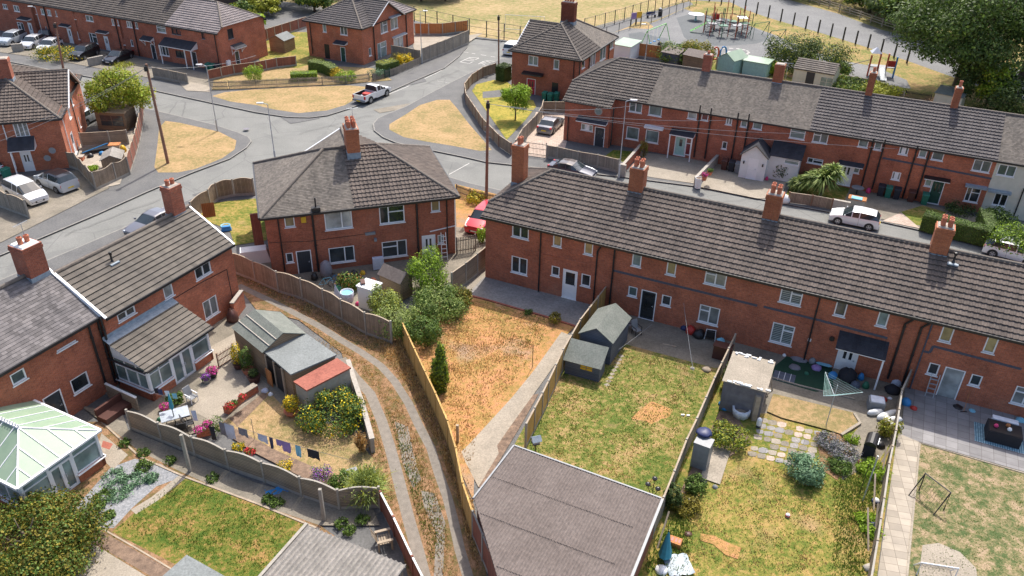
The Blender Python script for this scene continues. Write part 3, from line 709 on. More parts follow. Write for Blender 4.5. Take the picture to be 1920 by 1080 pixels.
def semi(h,Wd,D,ez,rz,g0,g1,gz,mA,kA='panfar',mB=None,kB=None,split=None,ov=.3,back=True,gproj=0.25,wallm=None,over=None):
    """hipped pair with a central front gable; front is y=0 facing -y; halves may have different tiles"""
    t=(rz-ez)/(D/2+ov);yR=D/2;e=ez
    XL,XR=yR,Wd-yR
    A=lambda x,y,z:(x,y,z)
    fl,fr_,bl,br_=A(-ov,-ov,e),A(Wd+ov,-ov,e),A(-ov,D+ov,e),A(Wd+ov,D+ov,e)
    RL,RR=A(XL,yR,rz),A(XR,yR,rz);gm=(g0+g1)/2;yv=(gz-ez)/t-ov
    gv=A(gm,yv,gz)
    tg=(gz-ez)/((g1-g0)/2+ov*.6)
    gl,gr=A(g0-ov*.6,-ov,e),A(g1+ov*.6,-ov,e);gp=A(gm,-ov-gproj,gz);gl2=A(g0-ov*.6,-ov-gproj,e);gr2=A(g1+ov*.6,-ov-gproj,e)
    mB=mB or mA;kB=kB or kA;rm=A(gm,yR,rz)
    sp=split or Wd/2;bm_=A(sp,D+ov,e);rs=A(sp,yR,rz)
    r1=h.roof([fl,gl,gv,rm,RL],mA,kA);h.roof([gr,fr_,RR,rm,gv],mB,kB)
    h.roof([bl,fl,RL],mA,kA);h.roof([fr_,br_,RR],mB,kB)
    h.roof([bm_,bl,RL,rs],mA,kA);h.roof([br_,bm_,rs,RR],mB,kB)
    h.roof([gl2,gp,gv,gl],mA,kA);h.roof([gp,gr2,gr,gv],mB,kB)
    h.ridges([(RL,RR),(fl,RL),(bl,RL),(fr_,RR),(br_,RR),(gp,gv)])
    F={}
    F['front']=h.face((0,0,0),(0,-1,0),Wd,-.1,e+.05,gable=[(g0,e+.05),(g1,e+.05),(gm,gz-.1)])
    F['right']=h.face((Wd,0,0),(1,0,0),D,-.1,e+.05);F['back']=h.face((Wd,D,0),(0,1,0),Wd,-.1,e+.05);F['left']=h.face((0,D,0),(-1,0,0),D,-.1,e+.05)
    mb=MB();mb.bar((gl2[0],gl2[1]-.0,e+.0),(gp[0],gp[1],gz+.0),.05,.2,upv=(0,1,0));mb.bar((gr2[0],gr2[1],e),(gp[0],gp[1],gz),.05,.2,upv=(0,1,0));mb.build('bargeboard',M_WHITE,h.root)
    h.gutter([(A(-ov-.05,-ov-.05,e),A(gl2[0],-ov-.05,e)),(A(gr2[0],-ov-.05,e),A(Wd+ov+.05,-ov-.05,e)),(A(Wd+ov+.05,-ov,e),A(Wd+ov+.05,D+ov,e)),(A(-ov-.05,-ov,e),A(-ov-.05,D+ov,e)),(A(-ov,D+ov+.05,e),A(Wd+ov,D+ov+.05,e))])
    h.soffit=MB();h.soffit.box(-ov,-ov,e-.08,Wd+ov,D+ov,e-.05);h.soffit.build('soffit',M_DKWOOD,h.root)
    h.r1=r1
    return F
# ---------------------------------------------------------------- terraces beside the street
TA=-24.7;Tv=Vector((math.cos(R(TA)),math.sin(R(TA)),0));Nv=Vector((-math.sin(R(TA)),math.cos(R(TA)),0))
def TN(t,n,z=0):return Tv*t+Nv*n+Vector((0,0,z))
def terr(h,w,D,ez,rz,m,kind='pan',ovL=0,ovR=0,ov=.25,hipL=None,hipR=None,x0=0.0):
    """one house of a terrace: walls front and back plus both roof slopes; hipL/hipR = height at which a half hip starts"""
    t=(rz-ez)/(D/2+ov);xl,xr=x0-ovL,w+ovR
    def side(hip,x,sgn):
        if hip is None:return None
        yh=(hip-ez)/t-ov;run=D/2-yh
        return dict(yh=yh,z=hip,xa=x+sgn*run*1.0)
    a,b=side(hipL,xl,1),side(hipR,xr,-1)
    fr=[(xl,-ov,ez),(xr,-ov,ez)]
    bk=[(xr,D+ov,ez),(xl,D+ov,ez)]
    xra=b['xa']if b else xr;xla=a['xa']if a else xl
    if b:fr.append((xr,b['yh'],b['z']));bk=[(xr,D-b['yh'],b['z'])]+bk
    fr+=[(xra,D/2,rz),(xla,D/2,rz)]
    if a:fr.append((xl,a['yh'],a['z']));bk.append((xl,D-a['yh'],a['z']))
    bk+=[(xla,D/2,rz),(xra,D/2,rz)]
    h.r1=h.roof(fr,m,kind);h.roof(bk,m,kind)
    rl=[((xla,D/2,rz),(xra,D/2,rz))]
    if a:
        h.roof([(xl,D-a['yh'],a['z']),(xl,a['yh'],a['z']),(xla,D/2,rz)],m,kind);rl+=[((xl,a['yh'],a['z']),(xla,D/2,rz)),((xl,D-a['yh'],a['z']),(xla,D/2,rz))]
    if b:
        h.roof([(xr,b['yh'],b['z']),(xr,D-b['yh'],b['z']),(xra,D/2,rz)],m,kind);rl+=[((xr,b['yh'],b['z']),(xra,D/2,rz)),((xr,D-b['yh'],b['z']),(xra,D/2,rz))]
    h.ridges(rl)
    F={'front':h.face((x0,0,0),(0,-1,0),w-x0,-.1,ez+.1),'back':h.face((w,D,0),(0,1,0),w-x0,-.1,ez+.1)}
    def gab(hp):
        zt=hp or rz
        yy=(zt-ez)/t-ov
        return[(0,ez+.1),(D,ez+.1),(D-yy,zt-.06),(yy,zt-.06)]if hp else[(0,ez+.1),(D,ez+.1),(D/2,rz-.05)]
    F['left']=h.face((x0,D,0),(-1,0,0),D,-.1,ez+.1,gable=gab(hipL))
    F['right']=h.face((w,0,0),(1,0,0),D,-.1,ez+.1,gable=gab(hipR))
    h.gutter([((xl,-ov-.05,ez),(xr,-ov-.05,ez)),((xl,D+ov+.05,ez),(xr,D+ov+.05,ez))])
    s=MB();s.box(x0-ovL,-ov,ez-.06,w+ovR,.05,ez-.03);s.box(x0-ovL,D-.05,ez-.06,w+ovR,D+ov,ez-.03);s.build('soffit',M_DKWOOD,h.root)
    return F
# ---- near terrace (its back faces the camera)
AN,AEZ,ARZ,AD=46.2,5.08,7.6,8.7
def nearH(label,t0,t1,**kw):
    h=House('terraced_house',label,'house',TN(t0,AN),TA,'near row of terraced brick houses')
    return h,terr(h,t1-t0,AD,AEZ,ARZ,M_TILE,'pan',**kw)
h1,F=nearH('red brick end house of the near row, with hipped roof and bare orange lawn',-23.45,-13.6,ovL=.25,hipL=5.72)
f=F['front'];A1=h1
h1.window(f,(960.4,416.5),(991,450.2));h1.window(f,(959.1,478.7),(988.1,516.8))
h1.window(f,(1037.6,435.9),(1052.4,464.4),'s',M_GLASSY);h1.window(f,(1096.5,449.4),(1110.7,479.5),'s',M_GLASSY)
h1.window(f,(1034.3,497.6),(1048.5,519.4),'s');h1.window(f,(1090.5,512.4),(1106.1,539.1),'s')
h1.door(f,(1056.3,503.3),(1079.6,563),M_WHITE,'half')
h1.pipe(f,(1015.3,430.7),(1010.2,547));h1.pipe(f,(1123.2,451.5),(1113,560),kink=.25)
h1.lines(f,[(919,452),(1110,497)],w=.06,m=M_BRICK2)
h1.chimney(.75,AD/2-.35,9.2,.95,.8,'2y',zb=5.6,flash=6.35)
h1.chimney(9.55,AD/2,9.1,1.0,.95,4,flash=7.4)
h1.walls(M_BRICK)
h2,F=nearH('brick terraced house with black glass back door beside the blue-grey sheds',-13.6,-4.4)
f=F['front']
h2.window(f,(1186.7,472),(1201,501.7),'s',M_GLASSG);h2.window(f,(1252,485.8),(1265.8,517.8),'s',M_GLASSY);h2.window(f,(1324.2,503.3),(1359.4,540),'dt',M_GLASSB)
h2.window(f,(1178.9,535.8),(1193.6,558),'s',M_GLASSG);h2.window(f,(1241.7,552),(1256.7,575.5),'s');h2.window(f,(1313,570),(1345,611.7),'dt',M_GLASSB)
h2.door(f,(1203.3,542.2),(1225,602.5),M_DKDOOR,'full')
h2.pipe(f,(1155,460),(1143,565),r=.06);h2.lines(f,[(1150,507),(1420,573)],w=.16)
h2.walls(M_BRICK)
h3,F=nearH('brick terraced house with dark canopy over a white back door, near row',-4.4,5.0)
f=F['front']
h3.window(f,(1466,537.5),(1500.6,574.4),'dT',M_LINEDG);h3.window(f,(1570,561.7),(1583.3,595),'s');h3.window(f,(1650,581),(1661,614.4),'s',M_GLASSG)
h3.window(f,(1450,603.3),(1482.8,649.4),'dT',M_LINEDG);h3.door(f,(1573.6,650),(1598.6,705),M_WHITE,'two')
h3.pipe(f,(1538,554.2),(1507,677.8));h3.pipe(f,(1703,588),(1668,700),kink=.3,r=.07)
h3.lines(f,[(1432,575),(1535,600),(1664,634)],w=.16)
a0,_=f.sz(1569,640);a1,_=f.sz(1662,660);h3.canopy(f,a0,a1,2.25,1.25,.55,.09,M_DARKTILE,kind='plain',posts=(a1-a0 and a1-.1,))
mb=MB();q=f.sz(1458/1+60,637);mb.box(q[0]-.1,-.05,q[1]-.1,q[0]+.1,-.002,q[1]+.1,f.M);mb.build('white_vent',M_WHITE,h3.root)
q=f.sz(1560,634);mb=MB();mb.tube([f.pt(q[0],-.14,q[1]),f.pt(q[0],-.02,q[1])],.16,12);mb.build('flue',M_BLACK,h3.root)
h3.chimney(-.35,AD/2,9.1,1.0,.95,4,flash=7.4);h3.walls(M_BRICK)
h4,F=nearH('brick terraced house with open patio door onto grey slabs, near row',5.0,14.4)
f=F['front']
h4.window(f,(1768.9,610.6),(1781.3,643.5),'s',M_GLASSY);h4.window(f,(1852.6,630.5),(1863,664.2),'s',M_GLASSY)
h4.window(f,(1743.7,679.3),(1756.2,705.2),'s');h4.window(f,(1822.8,700.8),(1835.8,726),'s');h4.window(f,(1907,723),(1938,766),'dt',M_GLASSB)
h4.door(f,(1773.5,687),(1789,755),M_GLASSB,'x')
h4.pipe(f,(1732,604),(1691,720),kink=.3,r=.07);h4.pipe(f,(1751.5,605.4),(1701,733.7),r=.045,m=M_BAND)
h4.lines(f,[(1730,658),(1743,661),(1750,649),(1800,662),(1915,692)],w=.15)
h4.chimney(.25,AD/2,9.1,1.0,.95,4,flash=7.4);vent(h4,1.15,AD/2-.8,7.2,h4.r1);h4.walls(M_BRICK)
# ---- far terrace across the street (its front faces the camera)
BN,BEZ,BRZ,BD=76.4,4.94,7.6,9.4
def farH(label,t0,t1,m,kind,**kw):
    h=House('terraced_house',label,'house',TN(t0,BN),TA,'far row of terraced houses')
    h.F=terr(h,t1-t0,BD,BEZ,BRZ,m,kind,**kw);return h,h.F['front']
b1,f=farH('brick end house with projecting wing, round stone plaque and black front door',-29.1,-20.9,M_TILEN,'panfar',ovL=.25,hipL=5.6)
# projecting wing with catslide roof
wx0,wx1,wy=0.0,4.9,-1.25
tt=(BRZ-BEZ)/(BD/2+.25);we=BEZ+(wy-.25+.25)*tt
b1.roof([(-.25,wy-.25,we),(wx1+.1,wy-.25,we),(wx1+.1,-.25,BEZ),(-.25,-.25,BEZ)],M_TILEN,'panfar')
g=b1.face((wx0,wy,0),(0,-1,0),wx1-wx0,-.1,we+.1)
b1.face((wx0,0,0),(-1,0,0),-wy,-.1,we+.1,gable=[(0,we+.1),(-wy,we+.1),(0,BEZ+.1)]);b1.face((wx1,wy,0),(1,0,0),-wy,-.1,we+.1,gable=[(0,we+.1),(-wy,we+.1),(-wy,BEZ+.1)])
b1.window(g,(1090,231),(1111.3,247),'3w',M_GLASSG);b1.door(g,(1115.7,237),(1131.5,277.7),M_DKDOOR,'two')
a0,z=g.sz(1084,224);a1,z1_=g.sz(1140,238);b1.canopy(g,a0,a1,2.55,.8,.28,.12,M_DARKTILE)
q=g.sz(1122.2,208.6);mb=MB();mb.tube([g.pt(q[0],-.05,q[1]),g.pt(q[0],-.001,q[1])],.42,20);p=mb.build('plaque',M_MORTAR,b1.root);mb=MB();mb.tube([g.pt(q[0],-.07,q[1]),g.pt(q[0],-.052,q[1])],.3,20);mb.build('plaque_centre',M_GLASSG,p)
mb=MB();mb.bar((-.25,wy-.3,we),(wx1+.1,wy-.3,we),.11,.1);mb.build('gutter',M_BLACK,b1.root)
b1.pipe(g,(1067,218),(1063,266));b1.pipe(g,(1149,214),(1147,268),r=.07)
b1.window(f,(1180.8,189.7),(1202.8,212.6),'d',M_GLASSG);b1.window(f,(1175.5,236.4),(1196.6,263.6),'s',M_GLASSG)
b1.lines(g,[(1067,208),(1148,222)],w=.06,m=M_BRICK2)
b1.walls(M_BRICK2)
b2,f=farH('brick terraced house with pale grey-green front door in a white porch',-20.9,-13.1,M_TILEO,'plain')
b2.window(f,(1217.7,194.7),(1239.7,219.3),'s',M_GLASSG);b2.window(f,(1211.6,242.5),(1233.6,269.8),'s',M_GLASSG)
b2.window(f,(1290.7,206.5),(1305.7,224.6),'s',M_GLASSB);b2.window(f,(1316.3,210.5),(1327.2,227),'s',M_GLASSR)
b2.door(f,(1267,255),(1284,293),M_MINT,'one');b2.window(f,(1286,258),(1293,292),'t',M_GLASSR,sill=False)
a0,_=f.sz(1259,250);a1,_=f.sz(1304,257);b2.canopy(f,a0,a1,2.45,1.0,.3,.12,M_DARKTILE,posts=(a0+.1,a1-.1))
a0,z=f.sz(1213,238);b2.canopy(f,.02,a0+1.75,z+.0,.45,.12,.16,M_WHITE)
for a,b in(((1316,194.6),(1301,294)),((1336.6,200),(1321.3,296.8))):b2.pipe(f,a,b,r=.07)
b2.chimney(4.3,BD/2+.2,9.15,.8,.7,1,m=M_BRICK2,poth=.3,flash=7.5);b2.walls(M_BRICK2)
b3,f=farH('brick terraced house with white rendered gabled porch and lean-to front room',-13.1,-5.4,M_TILEO,'plain')
for w_ in(((1347.3,215.9),(1371.4,235),'d',M_GLASSB),((1390.5,222),(1400,239.3),'s',M_GLASSG),((1413,226),(1427.8,244),'s',M_GLASSG),((1483.2,240),(1507.7,262.7),'t',M_GLASSG),((1352.2,264.4),(1361.8,280.2),'s',M_GLASS)):b3.window(f,*w_)
for a,b in(((1386.3,208.4),(1372.4,294.7)),((1406.5,210.5),(1393.7,290))):b3.pipe(f,a,b,r=.07)
# white porch and front room
x0,_=f.sz(1396,300);x1=x0+2.35;x2,_=f.sz(1506,300);x2=min(x2,7.6);dp=2.3
pf=b3.face((x0,-dp,0),(0,-1,0),x1-x0,-.1,2.35,gable=[(0,2.35),(x1-x0,2.35),((x1-x0)/2,3.35)],m=M_WHITER)
b3.face((x0,0,0),(-1,0,0),dp,-.1,2.35,m=M_WHITER);b3.face((x1,-dp,0),(1,0,0),dp,-.1,2.35,m=M_WHITER)
lr=b3.face((x1,-1.3,0),(0,-1,0),x2-x1,-.1,2.35,m=M_WHITER);b3.face((x2,-1.3,0),(1,0,0),1.3,-.1,2.35,gable=[(0,2.35),(1.3,2.35),(1.3,3.3)],m=M_WHITER)
b3.window(lr,(1473,288),(1498,311.7),'t',M_GLASSG)
xm=(x0+x1)/2
b3.roof([(x0-.15,-dp-.2,2.3),(xm,-dp-.2,3.45),(xm,0,3.45),(x0-.15,0,2.3)],M_DARKTILE,'slate','porch_roof');b3.roof([(xm,-dp-.2,3.45),(x1+.15,-dp-.2,2.3),(x1+.15,0,2.3),(xm,0,3.45)],M_DARKTILE,'slate','porch_roof')
b3.roof([(x1,-1.5,2.36),(x2+.15,-1.5,2.36),(x2+.15,0,3.4),(x1,0,3.4)],M_DARKTILE,'slate','porch_roof')
mb=MB();mb.bar((x0-.15,-dp-.2,2.3),(xm,-dp-.2,3.45),.05,.16,upv=(0,1,0));mb.bar((x1+.15,-dp-.2,2.3),(xm,-dp-.2,3.45),.05,.16,upv=(0,1,0));mb.build('bargeboard',M_DKWOOD,b3.root)
b3.door(pf,(xm-x0-.45,2.1),(xm-x0+.45,.08),M_WHITE,'x',px=False)
for q in((.3,1.6),(2.05,1.6)):
    mb=MB();mb.box(q[0]-.06,-.14,q[1]-.12,q[0]+.06,-.002,q[1]+.12,pf.M);mb.build('wall_lamp',M_BLACK,b3.root)
b3.chimney(3.5,BD/2+.1,9.2,.9,.8,0,m=M_BRICKC,flash=7.5);b3.aerial(4.2,BD/2,8.2,1.2);b3.walls(M_BRICK2)
b4,f=farH('brick terraced house with white front door behind the spiky palm bush',-5.4,2.35,M_TILEG,'panfar')
for w_ in(((1526.9,245.7),(1550.3,270.2),'dt',M_GLASSB),((1612,258.5),(1626,277.6),'s',M_GLASSG),((1642,263.8),(1651.5,282.3),'s',M_GLASSG),((1515,294.7),(1541.8,309.6),'L',M_GLASS)):b4.window(f,*w_)
b4.door(f,(1577.5,305),(1593.3,349.2),M_WHITE,'two');b4.window(f,(1602.5,310),(1610,325.8),'s',M_GLASSG)
a0,_=f.sz(1574,300);a1,_=f.sz(1620,311);b4.canopy(f,a0,a1,2.3,.7,.2,.1,M_DARKTILE)
for a,b in(((1640.9,256.3),(1617.4,337.3)),((1659.4,257.8),(1641.3,338.2))):b4.pipe(f,a,b,r=.07)
b4.chimney(4.1,BD/2+.1,9.6,.6,.8,1,m=M_BRICKC,poth=.4,flash=7.5);b4.walls(M_BRICK)
b5,f=farH('brick terraced house with dark green front door and blue band course',2.35,10.1,M_TILEG,'panfar')
for w_ in(((1673.7,269.4),(1701,291.5),'3w',M_GLASSG),((1725.6,278.5),(1735.4,296.7),'s',M_GLASSG),((1750.2,282.4),(1767,302.4),'s',M_GLASSG),((1828,298),(1854,324.7),'d',M_GLASSB),((1659.4,318.7),(1686,338.7),'3w',M_GLASSB),((1736.4,334.8),(1745,350.6),'s',M_GLASSG),((1815,349.8),(1831.9,381),'L',M_GLASS)):b5.window(f,*w_)
b5.door(f,(1750.2,335.6),(1759.3,383.5),M_DKGREEN,'two')
a0,_=f.sz(1733,330);a1,_=f.sz(1781,342);b5.canopy(f,a0,a1,2.35,.6,.12,.1,M_BLACK)
a0,z=f.sz(1810,345);b5.canopy(f,a0,7.7,z-.1,.5,.05,.16,M_LEAD,edge=M_LEAD)
for a,b in(((1720.4,269.4),(1693.2,373.2)),((1745,274.6),(1717.8,371.9))):b5.pipe(f,a,b,r=.07)
b5.lines(f,[(1655,296),(1745,313),(1859,335)],w=.17);b5.chimney(3.6,BD/2+.1,9.3,.6,.8,1,m=M_BRICKC,flash=7.5);b5.walls(M_BRICK)
b6,f=farH('cream rendered terraced house at the right end of the far row',10.1,18.2,M_TILEO,'plain',ovR=.2)
b6.window(f,(1874.6,307),(1900.6,333),'d',M_GLASSG);b6.window(f,(1868,358),(1884,388),'d',M_GLASS)
a0,z=f.sz(1896,362);b6.canopy(f,.02,a0,z-.1,.5,.05,.16,M_LEAD,edge=M_LEAD);b6.pipe(f,(1918,352),(1903,405))
b6.walls(M_CREAM)
# ---- terrace at the top left
EN,EEZ,ERZ,ED=76.7,4.75,7.35,8.6
def topH(label,t0,t1,m,**kw):
    h=House('terraced_house',label,'house',TN(t0,EN),TA,'top left row of terraced houses')
    h.F=terr(h,t1-t0,ED,EEZ,ERZ,m,'panfar',**kw);return h,h.F['front']
e5,f=topH('brick end house with pale lilac hipped roof, top left row',-84.8,-76.3,M_TILEP,ovR=.25,hipR=5.3)
for w_ in(((320.5,52.4),(340,66.5),'d',M_GLASS,M_DKDOOR),((376.8,61),(384.7,73.6),'s',M_GLASS,M_DKDOOR),((328.3,94),(347,109.5),'d',M_GLASS,M_DKDOOR)):e5.window(f,*w_)
e5.door(f,(357.3,97),(373,130),M_DKDOOR,'boards')
a0,_=f.sz(313,90);a1,_=f.sz(373,100);e5.canopy(f,a0,a1,2.35,1.3,.75,.12,M_DARKTILE,posts=(a0+.1,a1-1.2,a1-.1))
g=e5.F['right'];e5.window(g,(425.4,54.8),(438.7,71),'s',M_GLASS,M_DKDOOR);e5.door(g,(439.4,97),(452.7,128),M_DKDOOR,'one')
a0,_=g.sz(433,92);a1,_=g.sz(458,92);e5.canopy(g,a0,a0+2.0,2.4,.9,.35,.12,M_DARKTILE,gallows=True)
e5.pipe(f,(403,67),(413,130));q=g.sz(428,125);mb=MB();mb.box(q[0]-.3,-.25,.4,q[0]+.3,-.003,1.2,g.M);mb.build('meter_box',M_WHITE,e5.root)
e5.walls(M_BRICK2)
e4,f=topH('brick terraced house with white bracketed door canopy and bay window, top left row',-93.2,-84.8,M_TILEN)
for w_ in(((292.3,47),(311.9,62.6),'t',M_GLASSG),((252.4,41.5),(259.5,54),'s',M_GLASSG),((236,39),(248.5,52.4),'d',M_GLASSB),((243.8,74.3),(250.9,86.9),'s',M_GLASS),((296,83),(318,106),'3',M_GLASS)):e4.window(f,*w_)
e4.door(f,(281.4,83),(292.3,112),M_DKDOOR,'one');a0,_=f.sz(271,80);e4.canopy(f,a0,a0+1.9,2.45,.8,.35,.12,M_DARKTILE,gallows=True)
for a,b in(((218,40),(226.7,90)),((251.7,43.3),(261.7,110))):e4.pipe(f,a,b,r=.07)
e4.chimney(6.6,ED/2,8.9,.8,.8,4,flash=7.2);e4.walls(M_BRICK2)
e3,f=topH('brick terraced house with white door behind the black cars, top left row',-101.6,-93.2,M_TILEN)
for w_ in(((159.4,28),(175.6,41),'d',M_GLASSG),((207.8,35),(214.9,47.7),'s',M_GLASSB),((218.8,36.8),(230.5,49.3),'d',M_GLASSB),((165.6,61),(184.4,82.5),'L',M_GLASS),((229.7,72),(236.8,84.5),'s',M_GLASS)):e3.window(f,*w_)
e3.door(f,(193.6,68),(206.6,96),M_WHITE,'two');a0,_=f.sz(186,64);e3.canopy(f,a0,a0+2.0,2.35,.6,.2,.1,M_DARKTILE)
e3.chimney(7.2,ED/2,8.9,.8,.8,4,flash=7.2);e3.walls(M_BRICK2)
e2,f=topH('brick terraced house with white door and net curtained window, top left row',-110,-101.6,M_TILEN)
for w_ in(((75,16),(84,28),'s',M_GLASSG),((87,17.5),(97,30),'d',M_GLASSG),((102.5,20),(107.5,31),'s',M_GLASSG),((137.5,25),(153.8,38),'d',M_GLASSG),((144,59),(160.6,76),'d',M_GLASSB),((84.4,49.4),(89.4,60.6),'s',M_GLASS)):e2.window(f,*w_)
e2.door(f,(126,58.8),(139,81),M_WHITE,'one');a0,_=f.sz(118,56);e2.canopy(f,a0,a0+1.9,2.35,.6,.2,.1,M_DARKTILE)
e2.pipe(f,(84,19),(96,66),r=.07);e2.walls(M_BRICK2)
e1,f=topH('brick terraced house at the left edge of the top left row',-122,-110,M_TILEN)
for w_ in(((3.8,6.9),(15,17.5),'d',M_GLASS),((23.8,9.4),(37.5,22.5),'d',M_GLASSG),((64.4,15),(70,27),'s',M_GLASSG),((31,41),(47.5,60),'dt',M_GLASS)):e1.window(f,*w_)
e1.door(f,(52,47),(65.6,70),M_WHITE,'one');a0,_=f.sz(42,42);e1.canopy(f,a0,a0+2.2,2.35,.8,.2,.1,M_DARKTILE)
e1.walls(M_BRICK2)
# ---------------------------------------------------------------- semi detached pairs
def frame_pt(o,ang,x,y):
    a=R(ang);return(o[0]+x*math.cos(a)-y*math.sin(a),o[1]+x*math.sin(a)+y*math.cos(a))
# B : pair in the middle, its back faces the camera
oB=frame_pt((-17.73,50.64),18.2,.3,.3);WB,DB=13.75,9.8
B=House('semi_detached_house','brick semi-detached pair in the middle, half slate and half brown tiled roof, one central chimney','house',frame_pt(oB,18.2,WB,DB),198.2)
F=semi(B,WB,DB,4.94,7.64,WB/2-3.8,WB/2+3.8,7.2,M_TILE,'pan',M_TILEO,'plain',split=WB-6.9+.6)
f=F['back']
for w_ in(((532,406.3),(553.7,424.8),'s',M_GLASSY),((607,398.9),(661.7,426.3),'R',M_GLASSB),((710.2,388.7),(759.3,415.6),'L',M_GLASS),((807.9,376.8),(825,395.7),'s',M_GLASSY),
           ((535.2,475.2),(551,491.5),'s',M_GLASS),((615.4,466),(666.3,488.7),'R',M_GLASS),((715.4,454.4),(763.9,478.5),'Rr',M_GLASS),((820.4,441),(832.8,456),'s',M_GLASSG)):B.window(f,*w_)
B.door(f,(554.3,473),(589.4,524.8),M_DKDOOR,'boards');B.door(f,(790.6,443.7),(817.8,494.3),M_WHITE,'two')
for a,b,r_ in(((521,410),(534,508),.05),((583.3,402.6),(600,519),.075),((781.5,371),(783.3,470),.075),((836,373.7),(840,470),.05)):B.pipe(f,a,b,r=r_)
q=f.sz(569,411.5);mb=MB();mb.box(q[0]-.17,-.1,q[1]-.22,q[0]+.17,-.003,q[1]+.22,f.M);mb.build('alarm_box',M_YELLOWP,B.root)
q=f.sz(696,437);mb=MB();mb.box(q[0]-.45,-.12,q[1]-.1,q[0]+.3,-.003,q[1]+.1,f.M);mb.box(q[0]+.15,-.3,q[1]-.6,q[0]+.35,-.05,q[1]-.4,f.M);mb.build('floodlight',M_GREYP,B.root)
B.lines(f,[(806,434),(853,423)],m=M_WHITE,w=.07,name='overflow_pipe',d=.05);B.lines(f,[(505,455),(583,452),(690,438)],m=M_BLACK,w=.03,name='cable')
B.chimney(WB/2-.15,DB/2+.35,9.35,.95,1.6,8,zb=6.4,flash=7.55,roof=None);B.aerial(WB/2-.4,DB/2,8.3,2.3)
mb=MB();mb.lathe([(.06,0),(.06,.9)],8,(WB-3.6,DB+.05,5.1));mb.box(WB-3.9,DB-.1,5.05,WB-3.3,DB+.3,5.3);mb.build('roof_vent',M_BLACK,B.root)
B.walls(M_BRICK)
# G : pair beyond the grass triangle
oG=(7.27,92.47);GW,GD=12.1,8.6
o0=frame_pt(oG,-25,-.3-GD,.3+GW)
Gh=House('semi_detached_house','brick semi-detached pair with red front door, wide four pot chimney, near the playground','house',o0,-115)
F=semi(Gh,GW,GD,4.94,7.6,GW/2-3.7,GW/2+3.7,7.15,M_TILEO,'plain',M_TILEN,'panfar',split=GW/2,over=True)
f=F['right']
Gx=lambda x,y:(940+x/5.4,y/5.4)
Gh.window(f,Gx(275,560),Gx(370,668),'d',M_GLASSG);Gh.window(f,Gx(532,600),Gx(582,705),'s',M_GLASSG)
Gh.door(f,Gx(258,810),Gx(340,1010),M_REDDOOR,'two');a0,_=f.sz(*Gx(225,790));Gh.canopy(f,a0,a0+2.6,2.45,.7,.15,.16,M_BLACK,edge=M_DKDOOR)
mb=MB();q=f.sz(*Gx(540,930));mb.box(q[0]-.4,-.01,.05,q[0]+.4,.02,1.9,f.M);mb.build('passage_shade_panel',M_BLACK,Gh.root)  # flat black panel stands in for the shade inside the passage
f=F['back']
for w_ in((Gx(818,625),Gx(845,680),'s',M_GLASS),(Gx(905,560),Gx(950,655),'d',M_GLASSB),(Gx(1005,495),Gx(1055,585),'d',M_GLASSG),(Gx(1105,430),Gx(1135,480),'s',M_GLASSB)):Gh.window(f,*w_)
for a,b in((Gx(885,590),Gx(885,680)),(Gx(1085,470),Gx(1080,600))):Gh.pipe(f,a,b,r=.06)
f=F['right'];Gh.pipe(f,Gx(735,680),Gx(730,800),r=.05);Gh.pipe(f,Gx(800,630),Gx(795,740),r=.07)
Gh.chimney(GW/2-.6,GD/2,9.7,.9,1.7,0,flash=7.5,m=M_BRICK2);ch=Gh.chimney(GW/2-.6,GD/2,9.72,1.7,.9,'4x',rz=R(90),flash=False,m=M_BRICK2)
Gh.aerial(GW/2-1.4,GD/2+.6,8.2,2.6);Gh.walls(M_BRICK)
# F : pair at the top
Fx=lambda x,y:(560+x/7.7125,y/7.7125)
oF=(-20.05,105.6);FW,FD=12.6,8.8
Fh=House('semi_detached_house','brick semi-detached pair at the top with pointed front gable and dark green side door','house',frame_pt(oF,-25,-.3,.3),65)
F=semi(Fh,FW,FD,4.7,7.3,2.0,9.4,7.05,M_TILEG,'panfar',M_TILEP,'panfar',split=6.3)
f=F['front']
for w_ in((Fx(1180,325),Fx(1290,455),'L',M_GLASSB),(Fx(1325,265),Fx(1437,400),'d',M_GLASSB),(Fx(1012,700),Fx(1056,800),'s',M_GLASSG),(Fx(1135,635),Fx(1280,810),'L',M_GLASSG),(Fx(1370,560),Fx(1515,680),'3',M_GLASSB)):Fh.window(f,*w_)
for a,b in(((698,49.3),(704.6,118.6)),(Fx(1545,220),Fx(1565,680))):Fh.pipe(f,a,b,r=.07)
for p,q2 in((Fx(1300,255),Fx(1440,230)),(Fx(1350,545),Fx(1535,510))):
    a0,z=f.sz(*p);a1,_=f.sz(*q2);Fh.canopy(f,a0,a1,z-.1,.5,.1,.1,M_LEAD)
f=F['left']
for w_ in((Fx(340,335),Fx(405,470),'s',M_GLASSG),(Fx(595,375),Fx(708,515),'d',M_GLASSG)):Fh.window(f,*w_)
Fh.door(f,Fx(600,695),Fx(690,935),M_DKGREEN,'x');a0,_=f.sz(*Fx(545,660));Fh.canopy(f,a0,a0+1.9,2.35,.8,.3,.1,M_DARKTILE)
mb=MB();q=f.sz(*Fx(415,760));mb.box(q[0]-.4,-.01,.05,q[0]+.4,.02,1.95,f.M);mb.build('passage_shade_panel',M_BLACK,Fh.root)  # passage depth is only a black panel coloured like its shade
Fh.pipe(f,Fx(165,340),Fx(205,740),r=.06)
Fh.chimney(6.0,FD/2,9.1,.9,1.6,'4x',flash=7.3);Fh.walls(M_BRICK)
